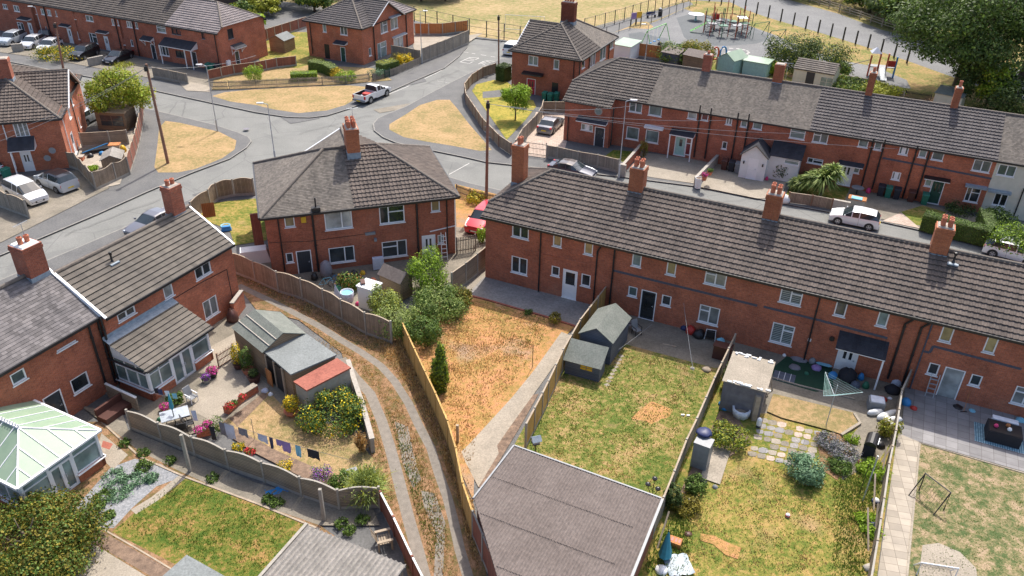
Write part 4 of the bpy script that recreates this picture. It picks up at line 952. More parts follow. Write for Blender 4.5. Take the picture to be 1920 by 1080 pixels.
# D : pair at the left with gable to the right
oD=(-41.12,69.97);DW,DDp=13.1,9.2
Dh=House('semi_detached_house','brick semi-detached pair at the left edge with gable facing the tree','house',frame_pt(oD,18,-.3,.3),108)
F=semi(Dh,DW,DDp,4.8,7.55,2.7,10.5,7.3,M_TILE,'panfar',split=6.5)
f=F['left'];Dx=lambda x,y:(x/6,230+y/6)
Dh.window(f,Dx(135,10),Dx(345,155),'3',M_GLASSB);Dh.door(f,Dx(232,385),Dx(440,655),M_WHITE,'two')
a0,_=f.sz(*Dx(120,300));a1,_=f.sz(*Dx(430,300));Dh.canopy(f,a0,a1,2.35,1.2,.9,.1,M_DARKTILE,posts=(a0+.2,))
for q_ in(Dx(600,305),Dx(545,390)):
    q=f.sz(*q_);mb=MB();mb.tube([f.pt(q[0],-.35,q[1]+.1),f.pt(q[0],-.05,q[1])],.05,6);mb.lathe([(.02,0),(.28,.1),(.3,.12)],14,(0,0,0));
    mb.v=mb.v[:-42]+[tuple(f.pt(q[0]+v[0],-.35-v[2],q[1]+.1+v[1]))for v in mb.v[-42:]];mb.build('satellite_dish',M_GREYP,Dh.root)
Dh.pipe(f,Dx(30,40),Dx(125,300),m=M_WHITE,r=.05);
f=F['front']
for w_ in(((128,171),(138,196),'d',M_GLASSB),((126,205),(134,219),'s',M_GLASSB),((147,218),(151,240),'d',M_GLASSG),((144,262),(150,290),'s',M_GLASSB)):
    Dh.window(f,*w_)
a0,z0=f.sz(134,262);Dh.door(f,(a0,2.2),(a0+1.0,.1),M_WHITE,'half',px=False)
for x in(1.2,6.6):
    Dh.pipe(f,(0,0),(0,0))if False else None
    mb=MB();mb.tube([f.pt(x,-.09,4.75),f.pt(x,-.09,.1)],.05,8);mb.build('drainpipe',M_WHITE if x<2 else M_BLACK,Dh.root)
Dh.chimney(4.75,DDp/2,9.2,.95,1.7,'4x',flash=7.4,m=M_BRICK2,rz=R(0));Dh.walls(M_BRICK)
# ---------------------------------------------------------------- C : two houses of the diagonal row at the left
CA=64.1;oC=frame_pt((-18.37,46.89),CA,-.05,.25)
def diagH(label,x0,x1,m,kind,ez,rz,D=6.5,y0=0,**kw):
    o=frame_pt(oC,CA,x0,y0);h=House('terraced_house',label,'house',o,CA,'diagonal row at the left');h.F=terr(h,x1-x0,D,ez,rz,m,kind,**kw);return h,h.F['front']
c1,f=diagH('brick end house of the diagonal row with buff tiled roof and tiled sun room',-10.1,0,M_TILEC,'flat',4.94,6.9,ovR=.05)
Cx=lambda x,y:(160+x/4.5,540+y/4.5);Cr=lambda x,y:(x/3,360+y/3)
c1.window(f,Cr(1090,435),Cr(1195,500),'d');c1.window(f,Cr(910,540),Cr(980,610),'s',M_GLASSB);c1.window(f,Cx(262,235),Cx(437,210),'d')
c1.faces[0].open.clear()
for o in[o for o in kids(c1.root)if o.name.startswith('window')]:
    for k in kids(o):bpy.data.objects.remove(k)
    bpy.data.objects.remove(o)
def cwin(h,f,bl,tr,st='d',gl=None):
    """windows on the left row: corners given bottom-left and top-right"""
    a0,z0=f.sz(*bl);a1,z1=f.sz(*tr);return h.window(f,(a0,z1),(a1,z0),st,gl,px=False)
cwin(c1,f,Cr(1105,500),Cr(1180,385),'d');cwin(c1,f,Cr(930,607),Cr(965,510),'s',M_GLASSB);cwin(c1,f,Cr(668,735),Cr(755,635),'d');cwin(c1,f,Cr(1158,722),Cr(1215,575),'d',M_GLASSB)
c1.lines(f,[Cr(960,610),Cr(1130,510),Cr(1275,435),Cr(1310,610)],m=M_BLACK,w=.04,name='cable')
c1.pipe(f,Cr(570,700),Cr(640,1030),r=.06)
t_=(6.9-4.94)/3.5
mb=MB();mb.bar((10.12,-.3,4.95),(10.12,3.25,6.93),.12,.1);mb.bar((10.12,6.8,4.95),(10.12,3.25,6.93),.12,.1);mb.bar((.0,-.3,4.99),(.0,3.25,6.97),.14,.1);mb.build('verge',M_WHITE,c1.root)
c1.chimney(9.15,3.4,8.75,.95,.8,2,zb=5.9,flash=6.85,m=M_BRICK2,poth=.4)
vent(c1,3.1,2.35,6.35,c1.r1)
c1.walls(M_BRICK)
# sun room with lean-to roof
P0=c1.loc(*Cx(160,470),3.3);P1=c1.loc(*Cx(505,700),2.45);P2=c1.loc(*Cx(1065,330),2.45)
sx0,sx1,sd=P1.x+.15,P2.x-.15,-P1.y-.15
sr=c1
def glazed(h,x0,y0,x1,y1,n,z0,z1,doors=None,base=.75,wm=None,name='glazing'):
    """a run of white framed glazing on a dwarf brick wall between two plan points (local)"""
    a=Vector((x0,y0,0));b=Vector((x1,y1,0));L=(b-a).length;u=(b-a)/L;nn=Vector((u.y,-u.x,0))
    M=Matrix((u,-nn,Vector((0,0,1)))).transposed().to_4x4();M.translation=a
    w=MB()
    if doors:
        w.box(0,0,0,doors[0],.2,base,M);w.box(doors[1],0,0,L,.2,base,M)
    else:w.box(0,0,0,L,.2,base,M)
    w.build('dwarf_wall',wm or M_BRICK,h.root)
    g=MB();g.box(.05,.09,base if not doors else .1,L-.05,.11,z1-.02,M);o=g.build(name,M_GLASSG,h.root)
    fr=MB();F_=lambda p,q,r_,s_:fr.box(p,.04,q,r_,.16,s_,M)
    F_(0,base,.09,z1);F_(L-.09,base,L,z1);F_(.09,z1-.1,L-.09,z1)
    seg=[0,L]if not doors else[0,doors[0],doors[1],L]
    runs=[(0,L)]if not doors else[(0,doors[0]),(doors[1],L)]
    for r0,r1 in runs:
        F_(r0,base,r1,base+.08);k=max(1,int(round((r1-r0)/1.1)))
        for i in range(1,k):x=r0+(r1-r0)*i/k;F_(x-.035,base+.08,x+.035,z1-.1)
        zz=z1-.55;F_(r0+.02,zz-.03,r1-.02,zz+.03)
        sl_=MB();sl_.box(r0-.04,-.1,base-.05,r1+.04,.2,base-.002,M);sl_.build('sill',M_WHITE,o)
    if doors:
        d0,d1=doors;m_=(d0+d1)/2
        for x in(d0,d1):F_(x-.07,.03,x+.07,z1-.1)
        for x in(m_-.09,m_+.0):F_(x,.1,x+.09,z1-.5)
        F_(d0+.07,.03,d1-.07,.22);F_(d0+.07,z1-.5,d1-.07,z1-.38)
        F_(d0+.07,.22,d0+.15,z1-.5);F_(d1-.15,.22,d1-.07,z1-.5)
        hd=MB();hd.box(m_-.14,-.02,1.0,m_-.1,.04,1.2,M);hd.box(m_+.1,-.02,1.0,m_+.14,.04,1.2,M);hd.build('handle',M_GALV,o)
    fr.build('frame',M_WHITE,o);return o
L_=sx1-sx0
glazed(c1,sx0,-sd,sx1,-sd,4,0,2.4,doors=(L_*.36,L_*.70));glazed(c1,sx0,0,sx0,-sd,3,0,2.4);glazed(c1,sx1,-sd,sx1,0,3,0,2.4)
hz=3.55
c1.roof([(sx0-.2,-sd-.25,2.42),(sx1+.2,-sd-.25,2.42),(sx1+.2,0,hz),(sx0-.2,0,hz)],M_TILEC,'flat','sun_room_roof')
mb=MB();mb.raw([(sx0,-sd,2.4),(sx0,0,2.4),(sx0,0,hz)],[(0,1,2)]);mb.build('gable_infill',M_WHITE,c1.root);mb=MB();mb.raw([(sx1,-sd,2.4),(sx1,0,2.4),(sx1,0,hz)],[(2,1,0)]);mb.build('gable_infill',M_WHITE,c1.root)
mb=MB();mb.bar((sx0-.2,-sd-.3,2.4),(sx1+.2,-sd-.3,2.4),.11);mb.bar((sx0-.24,-sd-.25,2.38),(sx0-.24,0,2.38),.1);mb.build('gutter',M_BLACK,c1.root)
mb=MB();mb.raw([(sx0-.2,-.45,hz-.1),(sx1+.2,-.45,hz-.1),(sx1+.2,-.02,hz+.07),(sx0-.2,-.02,hz+.07),(sx0-.2,-.015,hz+.25),(sx1+.2,-.015,hz+.25)],[(0,1,2,3),(3,2,5,4)]);mb.build('flashing',M_LEAD,c1.root)
c2,f=diagH('brick house of the diagonal row with pale slate roof and white conservatory',-25,-10.1,M_SLATE,'slate',5.0,7.25,y0=.35,D=6.9)
C3=lambda x,y:(x/3.375,640+y/3.375)
cwin(c2,f,C3(362,70),C3(480,-12),'d');cwin(c2,f,C3(85,285),C3(150,165),'s',M_GLASSG);cwin(c2,f,C3(470,340),C3(548,185),'s')
a0,_=f.sz(*C3(262,355));c2.door(f,(a0,2.1),(a0+1.1,.1),M_DKDOOR,'full',px=False)
mb=MB();mb.bar((14.87,-.3,5.03),(14.87,3.45,7.3),.14,.1);mb.build('verge',M_WHITE,c2.root)
c2.chimney(14.2,3.5,9.0,1.15,1.15,2,zb=6.0,flash=7.2,m=M_BRICK2,poth=.45,cap=M_WHITER);vent(c2,10.2,2.2,6.6,c2.r1);c2.aerial(14.4,3.6,9.2,.9)
for a,b in((Cx(15,360),Cx(195,860)),(Cx(110,345),Cx(165,500))):c2.pipe(f,a,b,r=.07)
c2.walls(M_BRICK)
# conservatory with pale green hipped roof
K1=c2.loc(*C3(635,560),2.35);K0=c2.loc(*C3(110,935),2.35);apex=c2.loc(*C3(150,535),3.6)
kx0,kx1,kd=K0.x+.15,K1.x-.15,max(3.0,-(K1.y+K0.y)/2-.15)
Lk=kx1-kx0
glazed(c2,kx0,-kd,kx1,-kd,5,0,2.3,doors=(Lk*.34,Lk*.64),base=.65,wm=M_BRICKC);glazed(c2,kx1,-kd,kx1,0,3,0,2.3,base=.65,wm=M_BRICKC);glazed(c2,kx0,0,kx0,-kd,3,0,2.3,base=.65,wm=M_BRICKC)
ym=-kd/2;hw=kd/2+.15;ap=Vector(((kx1+kx0)/2+.2,ym,3.55));E0=(kx0-.15,-kd-.15,2.33);E1=(kx1+.15,-kd-.15,2.33);E2=(kx1+.15,0,2.33);E3=(kx0-.15,0,2.33)
apL=Vector(((kx1+kx0)/2-.9-.2,ym,3.55));apB=Vector(((kx1+kx0)/2+.2,-.0,3.55));apB2=Vector(((kx1+kx0)/2-1.1,0,3.55))
fa=Vector(((kx0+kx1)/2-.2,-kd*.56,3.5));fb=Vector((fa.x,0,3.5))
rf=MB();rf.face([E0,E1,fa]);rf.face([E1,E2,fb,fa]);rf.face([E0,fa,fb,E3][::-1]);ro=rf.build('conservatory_roof',M_POLY,c2.root)
br=MB();br.bar(fa,fb,.14,.12)
for a,b in((E0,fa),(E1,fa)):br.bar(a,b,.07,.07)
for i in range(1,6):p=Vector(E0).lerp(Vector(E1),i/6);q_=fa.lerp(Vector(E0),max(0,1-i/3))if i<3 else fa.lerp(Vector(E1),max(0,i/3-1));q_=Vector(E0).lerp(fa,min(1,i/3))if i<=3 else Vector(E1).lerp(fa,min(1,(6-i)/3));br.bar(p+Vector((0,0,.02)),q_+Vector((0,0,.02)),.045,.04)
for i in range(1,6):
    for A_,B_,sgn in((Vector(E1),Vector(E2),1),(Vector(E0),Vector(E3),-1)):
        p=A_.lerp(B_,i/6);fr_=i/6;fy=fa.lerp(fb,max(0,(abs(p.y-A_.y)-abs(fa.y-A_.y))/abs(fb.y-fa.y)))
        if abs(p.y)>abs(fa.y):k=(abs(A_.y)-abs(p.y))/(abs(A_.y)-abs(fa.y));fy=A_.lerp(fa,k)
        else:fy=Vector((fa.x,p.y,3.5))
        br.bar(p+Vector((0,0,.02)),fy+Vector((0,0,.02)),.045,.04)
for a,b in((E0,E1),(E1,E2),(E0,E3)):br.bar(a,b,.12,.1)
for i in range(14):p=fa.lerp(fb,i/14);br.box(p.x-.02,p.y-.05,3.55,p.x+.02,p.y+.03,3.72)
br.build('glazing_bars',M_WHITE,ro)
mb=MB();mb.raw([(kx0-.15,-.35,3.0),(kx1+.15,-.35,2.6),(kx1+.15,-.01,2.75),(kx0-.15,-.01,3.2)],[(0,1,2,3)])
# ---------------------------------------------------------------- ground
ZR=-.12
structure('terrain',MB().face([(-900,-60,-.3),(900,-60,-.3),(900,1500,-.3),(-900,1500,-.3)]),M_TERRAIN)
structure('road',MB().face([(-400,20,ZR),(300,20,ZR),(300,260,ZR),(-400,260,ZR)]),M_ROAD)
sN=G(941,357);sn=sN.dot(Nv);st=sN.dot(Tv)
south=pix([(-260,640),(0,525),(33,511),(150,462),(345,378),(409,352),(477,338),(560,312),(640,300),(720,303),(790,318),(847,333),(880,343),(941,357)])
south_kerb=south[:]
south+=[tuple(TN(120,sn).xy),(150,-10),(-150,-10)]
block('pavement',south,ZR-.1,0,M_PAVE,px=False)
strip('kerb',south_kerb+[tuple(TN(120,sn).xy)],.14,.012,M_KERB,px=False)
nk=[(-900,-60),(-300,62),(27,117),(104,132),(203,150),(303,172),(400,193),(480,210),(540,219),(580,220),(613,216),(655,203),(707,182),(770,154),(833,127),(862,104)]
block('pavement',nk+[(876,88),(880,70),(945,77),(1012,86),(1012,0),(1012,-250),(-1500,-250),(-1500,-200)],ZR-.1,0,M_PAVE)
strip('kerb',nk,.14,.012,M_KERB)
ek0=[(935,112),(880,137),(850,152),(800,178),(760,200),(725,214),(708,222),(700,232),(702,244),(719,257),(743,267),(809,281),(877,295),(911,303),(1075,321),(1175,332),(1300,348),(1480,383),(1654,415),(1718,429),(1920,474),(2300,560)]
block('pavement',ek0+[(4200,600),(4200,-200),(2000,-250),(1012,-250),(1012,0),(1012,100)],ZR-.1,0,M_PAVE)
strip('kerb',ek0,.14,.012,M_KERB)
wk=[(100,176),(170,186),(270,202),(333,217),(400,233),(443,247),(465,256),(471,264),(462,276),(430,297),(360,323),(273,360),(184,400),(0,478),(-260,590)]
block('pavement',wk+[(-900,500),(-900,60),(-300,120)],ZR-.1,0,M_PAVE)
strip('kerb',wk,.14,.012,M_KERB)
Z1,Z2,Z3,Z4=.004,.008,.014,.020
def P3(l,ox=0,oy=0,s=3.0):return[(ox+x/s,oy+y/s)for x,y in l]
sheet('verge',P3([(930,680),(1010,690),(1120,715),(1230,740),(1330,790),(1320,840),(1250,890),(1100,950),(1000,970),(890,970),(868,940),(885,820),(895,720)]),Z1,M_VERGE)
sheet('verge',[(398,180),(420,173),(480,167),(580,162),(655,160),(690,163),(680,178),(647,197),(613,207),(560,212),(513,205),(480,197),(430,190)],Z1,M_VERGE)
sheet('verge',[(820,187),(843,187),(857,203),(880,233),(910,267),(922,281),(900,283),(847,273),(797,265),(757,257),(730,243),(730,233),(763,213),(787,197)],Z1,M_VERGE)
# far field, play area and the road beyond
sheet('field',[(777,38),(880,67),(945,75),(1012,84),(1105,52),(1180,32),(1292,0),(1420,-40),(1900,-150),(1500,-260),(-1400,-240),(-1400,-120),(0,-40),(480,-5)],Z1,M_FIELD)
sheet('field',[(1000,130),(1105,55),(1292,0),(1380,5),(1440,33),(1540,62),(1627,89),(1707,116),(1900,185),(2500,300),(2500,420),(1900,300),(1500,210),(1200,170)],Z1,M_VERGEG)
sheet('field',[(1395,-60),(1473,-2),(1573,26),(1653,56),(1713,71),(1900,128),(2700,330),(2600,-60),(1900,-150)],Z1,M_TERRAIN)
sheet('path',[(1095,62),(1105,55),(1180,34),(1292,2),(1300,8),(1235,36),(1150,62),(1105,78)],Z2,M_PAVE)
sheet('playground_surface',[(1095,100),(1110,74),(1160,58),(1230,40),(1282,16),(1307,25),(1333,30),(1406,49),(1449,64),(1510,90),(1573,112),(1640,125),(1700,150),(1720,190),(1500,175),(1300,150),(1150,130)],Z3,M_PLAY)
Px=lambda l:P3(l,1150,0,6.353)
sheet('safety_surface',Px([(750,210),(900,170),(1160,190),(1400,230),(1630,310),(1840,420),(1870,470),(1700,520),(1400,545),(1100,545),(950,520),(840,440),(800,330)]),Z4,M_SAFE)
sheet('safety_surface',Px([(180,400),(330,380),(480,430),(660,460),(560,600),(300,600),(200,520)]),Z4,M_SAFE)
sheet('verge',Px([(-20,395),(60,365),(180,320),(260,262),(400,258),(480,320),(430,345),(180,335),(60,370)]),.026,M_VERGE)
sheet('far_road',[(1340,-10),(1400,19),(1440,33),(1540,62),(1627,89),(1707,116),(1900,185),(2500,400),(2500,330),(1900,128),(1713,71),(1653,56),(1573,26),(1473,-2),(1400,-30),(1250,-60),(1100,-90),(1050,-80),(1200,-40)],Z3,M_PLAY)
# painted marks
def mark(name,pts,w=.12,z=ZR+.006):return strip(name,pts,w,z,M_PAINT)
mark('road_marking',[(707,186),(762,163),(818,137),(836,127),(832,122)]);mark('road_marking',[(817,121),(840,112),(862,103)])
mark('road_marking',[(762,201),(800,182),(850,156)],.09);mark('road_marking',[(820,152),(850,156),(885,166)],.07)
R8=lambda l:P3(l,820,60,10.667)
for l in([(480,390),(620,410)],[(690,425),(760,435)],[(870,455),(980,470)],[(1070,490),(1160,500)],[(640,510),(830,520)],[(830,520),(760,555),(640,535)],[(650,510),(450,600)],[(460,600),(640,630),(700,600)],[(560,565),(740,580)],
          [(820,640),(920,590),(1010,570),(1160,590)],[(1160,590),(1030,670),(900,660)],[(900,600),(980,625)],[(980,580),(1060,610)],[(870,620),(950,650)]):mark('road_letter',R8(l),.16)
mark('road_marking',[(409,356),(477,342)],.1);mark('road_marking',[(991,306),(1006,302)],.1)
mark('road_marking',[(847,338),(880,348),(941,362)],.1)
mark('road_marking',[(842,327),(880,306)],.1)
for i in range(14):
    a=6.28*i/18-2.2;b=a+.2;c=(1150+1360/6.353,625/6.353)
    strip('playground_marking',[(c[0]+40*math.cos(a),c[1]+8*math.sin(a)),(c[0]+40*math.cos(b),c[1]+8*math.sin(b))],.35,.028,M_PAINT)
strip('playground_marking',Px([(1330,640),(1390,610)]),.4,.028,M_PAINT);strip('playground_marking',Px([(1350,690),(1600,710)]),.2,.028,M_PAINT);strip('playground_marking',Px([(1640,725),(1700,728)]),.8,.028,M_PAINT)
# road patches and covers
for l in([(520,215),(560,205),(600,222),(545,232)],[(360,365),(400,352),(380,372)],[(745,150),(790,140),(800,152),(755,163)]):sheet('road_patch',l,ZR+.004,M_PAVE)
sheet('road_patch',[(700,205),(790,190),(800,196),(712,212)],ZR+.004,M_CONCD)
# front gardens and drives across the street
sheet('drive',[(985,270),(1005,210),(1060,190),(1064,262),(1052,302),(1030,297),(978,290)],Z1,M_PAVER)
sheet('lawn',[(925,150),(945,150),(1000,188),(1005,200),(985,225),(950,262),(885,170),(893,158)],Z1,M_YELLOW)
sheet('path',[(905,172),(960,166),(1060,190),(1058,200),(960,180),(905,184)],Z2,M_PAVE)
sheet('front_garden',[(1052,302),(1064,262),(1150,280),(1200,285),(1180,322),(1165,320)],Z1,M_PAVE);sheet('lawn',[(1135,292),(1150,281),(1190,284),(1172,305)],Z2,M_GREEN3)
sheet('forecourt',[(1180,325),(1200,285),(1300,297),(1345,300),(1310,345),(1240,335)],Z1,M_CONC)
sheet('forecourt',[(1312,350),(1350,298),(1480,320),(1465,372),(1420,372)],Z1,M_CONC)
sheet('lawn',[(1470,372),(1490,330),(1600,350),(1575,395)],Z1,M_GREEN3);sheet('path',[(1575,394),(1595,350),(1612,353),(1600,400)],Z2,M_CONCD)
sheet('forecourt',[(1600,400),(1612,353),(1740,384),(1800,398),(1770,440),(1660,412)],Z1,M_CONCD);sheet('lawn',[(1686,398),(1730,385),(1775,398),(1740,425),(1690,418)],Z2,M_GREEN2)
sheet('forecourt',[(1770,440),(1800,398),(2000,450),(2000,500),(1850,456)],Z1,M_CONC)
sheet('drive',[(1655,414),(1690,398),(1725,428)],Z3,M_PAVER)
sheet('back_garden',[(1160,135),(1300,100),(1730,170),(1950,215),(1950,240),(1700,215),(1300,150),(1160,120)],.030,M_GREEN)
# top left gardens
sheet('drive',[(-60,75),(0,82),(120,80),(300,118),(400,140),(398,160),(330,155),(100,112),(-40,92)],Z1,M_CONCD)
sheet('drive',[(330,148),(400,162),(395,172),(350,170),(340,160)],Z2,M_CONC)
sheet('lawn',[(400,150),(480,130),(560,120),(700,128),(735,150),(640,158),(480,165),(398,168)],Z1,M_VERGE)
sheet('back_garden',[(490,125),(480,90),(500,60),(575,60),(620,130)],Z1,M_GREEN2)
sheet('yard',[(775,88),(775,62),(850,70),(905,62),(870,85),(785,110)],Z2,M_CONC)
sheet('drive',[(34,122),(104,134),(150,146),(150,156),(90,150),(34,138)],Z1,M_FELTR)
# left hand plots
sheet('drive',[(-60,420),(-60,330),(60,330),(170,315),(205,352),(120,395),(0,455)],Z1,M_CONCD)
sheet('yard',[(145,312),(150,270),(190,250),(250,245),(240,300),(225,345),(180,355)],Z1,M_SLABS)
sheet('lawn',[(345,400),(400,380),(478,372),(500,385),(500,450),(440,460),(430,430)],Z1,M_GREEN2)
# garden in front of the middle pair and the red car's drive
sheet('lawn',[(853,345),(935,365),(915,400),(905,460),(856,430)],Z1,M_ORANGE)
sheet('drive',[(855,425),(905,432),(915,470),(905,490),(855,470)],Z2,M_CONCD)
sheet('yard',[(495,470),(855,470),(905,490),(870,520),(760,560),(700,600),(640,570),(560,545),(430,480)],Z1,M_CONCD)
# track
sheet('track',[(430,500),(445,535),(480,580),(560,600),(640,660),(665,740),(700,870),(745,1000),(775,1120),(920,1120),(888,945),(850,860),(755,600),(700,610),(600,575),(500,520),(450,480)],Z1,M_STRAW)
strip('wheel_track',[(447,535),(520,570),(600,612),(640,638),(677,660),(714,686),(740,715),(766,756),(785,797),(808,840),(822,886),(838,930),(850,975),(862,1030),(880,1090)],.5,Z3,M_GRAVEL)
strip('wheel_track',[(640,672),(666,708),(694,738),(716,790),(731,838),(744,886),(755,930),(768,980),(785,1040),(800,1100)],.6,Z3,M_GRAVEL)
sheet('bare_patch',[(740,790),(765,800),(775,850),(790,900),(775,915),(755,870),(748,830)],Z3,M_GRAVEL);sheet('bare_patch',[(790,920),(815,925),(835,980),(830,1090),(812,1100),(818,1000),(795,950)],Z3,M_GRAVEL)
# plot 1
sheet('lawn',[(755,598),(845,548),(870,549),(968,577),(1025,593),(1079,611),(1060,630),(1000,700),(960,750),(890,840),(888,940),(850,850),(800,720)],Z1,M_ORANGE)
sheet('patio',[(862,549),(905,505),(919,516),(960,531),(1145,578),(1080,611),(1025,593),(968,577),(870,550)],Z2,M_PATIO)
strip('path',[(862,549),(890,520),(917,497)],1.2,Z3,M_CONC)
strip('brick_edging',[(869,550),(920,563),(968,577),(1025,593),(1080,611)],.14,.12,M_FELTR,h=.12)
sheet('path',[(1053,622),(1000,696),(960,745),(905,805),(882,830),(865,847),(873,867),(897,913),(935,850),(932,835),(962,792),(1000,740),(1077,632)],Z3,M_CONC)
sheet('soil_bed',[(897,913),(935,850),(932,835),(962,792),(1000,740),(1010,738),(975,800),(945,850),(905,915)],Z2,M_SOIL)
# plot 2
sheet('lawn',[(1035,705),(1085,640),(1140,577),(1200,592),(1372,640),(1350,690),(1245,945),(1190,1090),(900,960),(958,845)],Z1,M_GREEN)
sheet('bare_patch',[(1183,785),(1200,768),(1222,752),(1242,760),(1262,768),(1255,782),(1238,786),(1222,795),(1205,788)],Z2,M_ORANGE)
sheet('patio',[(1130,620),(1140,577),(1200,592),(1380,640),(1355,688),(1340,690),(1168,644)],Z2,M_CONCD)
for i in range(9):
    p=Vector((1165,668)).lerp(Vector((1138,722)),i/8);sheet('stepping_stone',[(p.x-6,p.y-1.5),(p.x+1,p.y-3.6),(p.x+6,p.y+0),(p.x-1,p.y+2.6)],Z3,M_CONC)
# plot 3
sheet('lawn',[(1378,640),(1697,722),(1690,800),(1660,960),(1642,1100),(1180,1100),(1245,950),(1352,690)],Z1,M_GREEN2)
sheet('patio',[(1378,640),(1697,722),(1690,800),(1650,860),(1580,900),(1560,860),(1615,795),(1602,774),(1450,738),(1438,775),(1380,775),(1372,700)],Z2,M_CONCD)
sheet('artificial_turf',[(1448,690),(1475,668),(1508,675),(1560,690),(1563,728),(1530,735),(1450,712)],Z3,solid('artificial_turf',(.012,.05,.025),.9))
sheet('raised_lawn',[(1450,738),(1602,774),(1613,792),(1578,814),(1547,804),(1466,783),(1438,771)],.14,M_VERGE)
strip('stone_edging',[(1602,774),(1613,792),(1578,814)],.16,.2,M_CONC,h=.2);strip('stone_edging',[(1438,704),(1500,722),(1602,747)],.1,.12,M_CONC,h=.1)
rnd=random.Random(5);k=0
for r in range(7):
    for c_ in range(7):
        p=Vector((1432+c_*17-r*3.5,788+r*10.5+c_*4.0));s_=rnd.uniform(.85,1.12)
        if rnd.random()<.08:continue
        q=[(p.x+a*s_+rnd.uniform(-1,1),p.y+b*s_+rnd.uniform(-.6,.6))for a,b in((-8,-4.6),(-1,-5),(7,-3),(8,2),(6,5),(-2,4.4),(-8,2.5))]
        sheet('paving_stone',q,.024,rnd.choice((M_CONC,M_CONCD,M_CONCD,M_PATIO,M_SLABG,M_PAVER)))
sheet('soil_bed',[(1350,770),(1380,775),(1410,830),(1330,880),(1290,920),(1275,960),(1262,950),(1310,850)],Z2,M_SOIL)
sheet('soil_bed',[(1530,810),(1590,812),(1600,850),(1570,900),(1540,880)],Z3,M_STRAW)
sheet('bare_patch',P3([(1060,840),(1130,850),(1210,890),(1290,920),(1270,985),(1200,960),(1130,900),(1060,880)],960,720),Z2,M_ORANGE)
sheet('decking',[(1333,832),(1370,845),(1350,908),(1313,895)],.12,M_CONC)
# plot 4
sheet('patio',[(1690,820),(1697,722),(1760,735),(2000,800),(2000,905),(1920,884),(1723,828)],Z2,M_SLABG)
sheet('path',[(1683,812),(1723,828),(1697,1100),(1643,1100)],Z3,M_SLABS)
strip('edging',[(2000,908),(1920,886),(1725,830),(1699,1100)],.1,.12,M_CONC,h=.12)
sheet('lawn',[(1724,830),(1920,886),(2000,910),(2200,1150),(1695,1150)],Z1,M_GREEN4)
sheet('bare_patch',[(1730,1022),(1760,1018),(1800,1035),(1830,1065),(1835,1100),(1720,1100)],Z2,M_CONC)
# left gardens
sheet('garden_ground',[(-60,800),(190,790),(340,885),(600,985),(760,1100),(-60,1100)],Z1,M_STRAW)
sheet('alley',[(150,760),(230,775),(240,805),(350,850),(480,905),(640,950),(700,955),(712,985),(600,985),(440,930),(340,885),(260,845),(190,790)],Z1,M_CONCD)
sheet('slate_bed',[(130,965),(207,877),(253,860),(300,870),(345,893),(293,912),(247,953),(213,990),(187,990)],Z2,M_SLATECHIP)
sheet('lawn',[(340,893),(480,943),(572,985),(545,1015),(480,1100),(390,1090),(210,997),(290,930)],Z2,M_GREEN3)
strip('path',[(343,893),(290,935),(250,960)],.45,Z3,M_CONC);strip('timber_edging',[(190,790),(262,856),(345,893),(480,943),(600,992)],.1,.12,M_WOODP,h=.12)
strip('timber_edging',[(140,960),(190,990),(260,1030),(330,1072)],.08,.1,M_WOODP,h=.1);sheet('soil_bed',[(180,990),(325,1072),(300,1090),(170,1015)],Z3,M_SOIL);sheet('path',[(160,1010),(290,1090),(100,1100)],Z3,M_CONC)
sheet('path',[(190,812),(240,853),(212,880),(180,850)],Z3,M_CONC);sheet('path',[(193,826),(212,832),(205,843),(190,838)],Z4,M_FELTR)
sheet('patio',[(195,735),(330,640),(420,590),(455,600),(560,745),(612,790),(570,801),(500,731),(470,760),(402,800),(330,822),(238,775)],Z2,M_CONCD)
sheet('patio',[(395,650),(440,625),(470,690),(505,725),(455,760),(400,790),(360,770)],Z3,M_CONC)
sheet('lawn',[(500,731),(572,801),(640,790),(700,860),(700,935),(600,912),(480,850),(402,800),(470,760)],Z1,M_VERGE)
sheet('soil_bed',[(402,800),(420,792),(520,845),(620,890),(690,905),(690,930),(600,912),(480,850)],Z3,M_SOIL);sheet('soil_bed',[(430,785),(495,735),(505,740),(445,800)],Z3,M_SOIL)
# loose grass over the nearer plots
RUT=[(447,535),(520,570),(600,612),(640,638),(677,660),(714,686),(740,715),(766,756),(785,797),(808,840),(822,886),(838,930),(850,975),(862,1030),(880,1090)];RUT2=[(640,672),(666,708),(694,738),(716,790),(731,838),(744,886),(755,930),(768,980),(785,1040),(800,1100)]
AV=[G2(a[0]+(b[0]-a[0])*k/8,a[1]+(b[1]-a[1])*k/8)for L in(RUT,RUT2)for a,b in zip(L,L[1:])for k in range(8)]
def gb(pts,n,h,m,seed):return blades('grass',pix(pts),n,h,m,seed,z=.05,avoid=AV if seed in(8,9,10)else())
gb([(755,600),(845,552),(1040,605),(890,830),(885,930)],9000,.10,M_L['straw'],1)
gb([(870,555),(1040,600),(1010,680),(960,720),(930,640)],500,.10,M_L['blade'],2)
gb([(1040,705),(1165,650),(1340,695),(1240,935),(965,840)],5500,.07,M_L['blade'],3);gb([(1040,705),(1165,650),(1340,695),(1240,935),(965,840)],3000,.09,M_L['straw'],4)
gb([(1260,960),(1400,860),(1660,880),(1640,1080),(1200,1080)],4000,.07,M_L['blade'],5);gb([(1260,960),(1400,860),(1660,880),(1640,1080),(1200,1080)],4000,.09,M_L['straw'],6)
gb([(340,895),(572,985),(480,1090),(215,997)],5000,.12,M_L['blade'],7)
gb([(450,500),(560,560),(700,620),(755,605),(890,950),(900,1080),(770,1090),(665,740),(560,600),(450,540)],6000,.12,M_L['straw'],8)
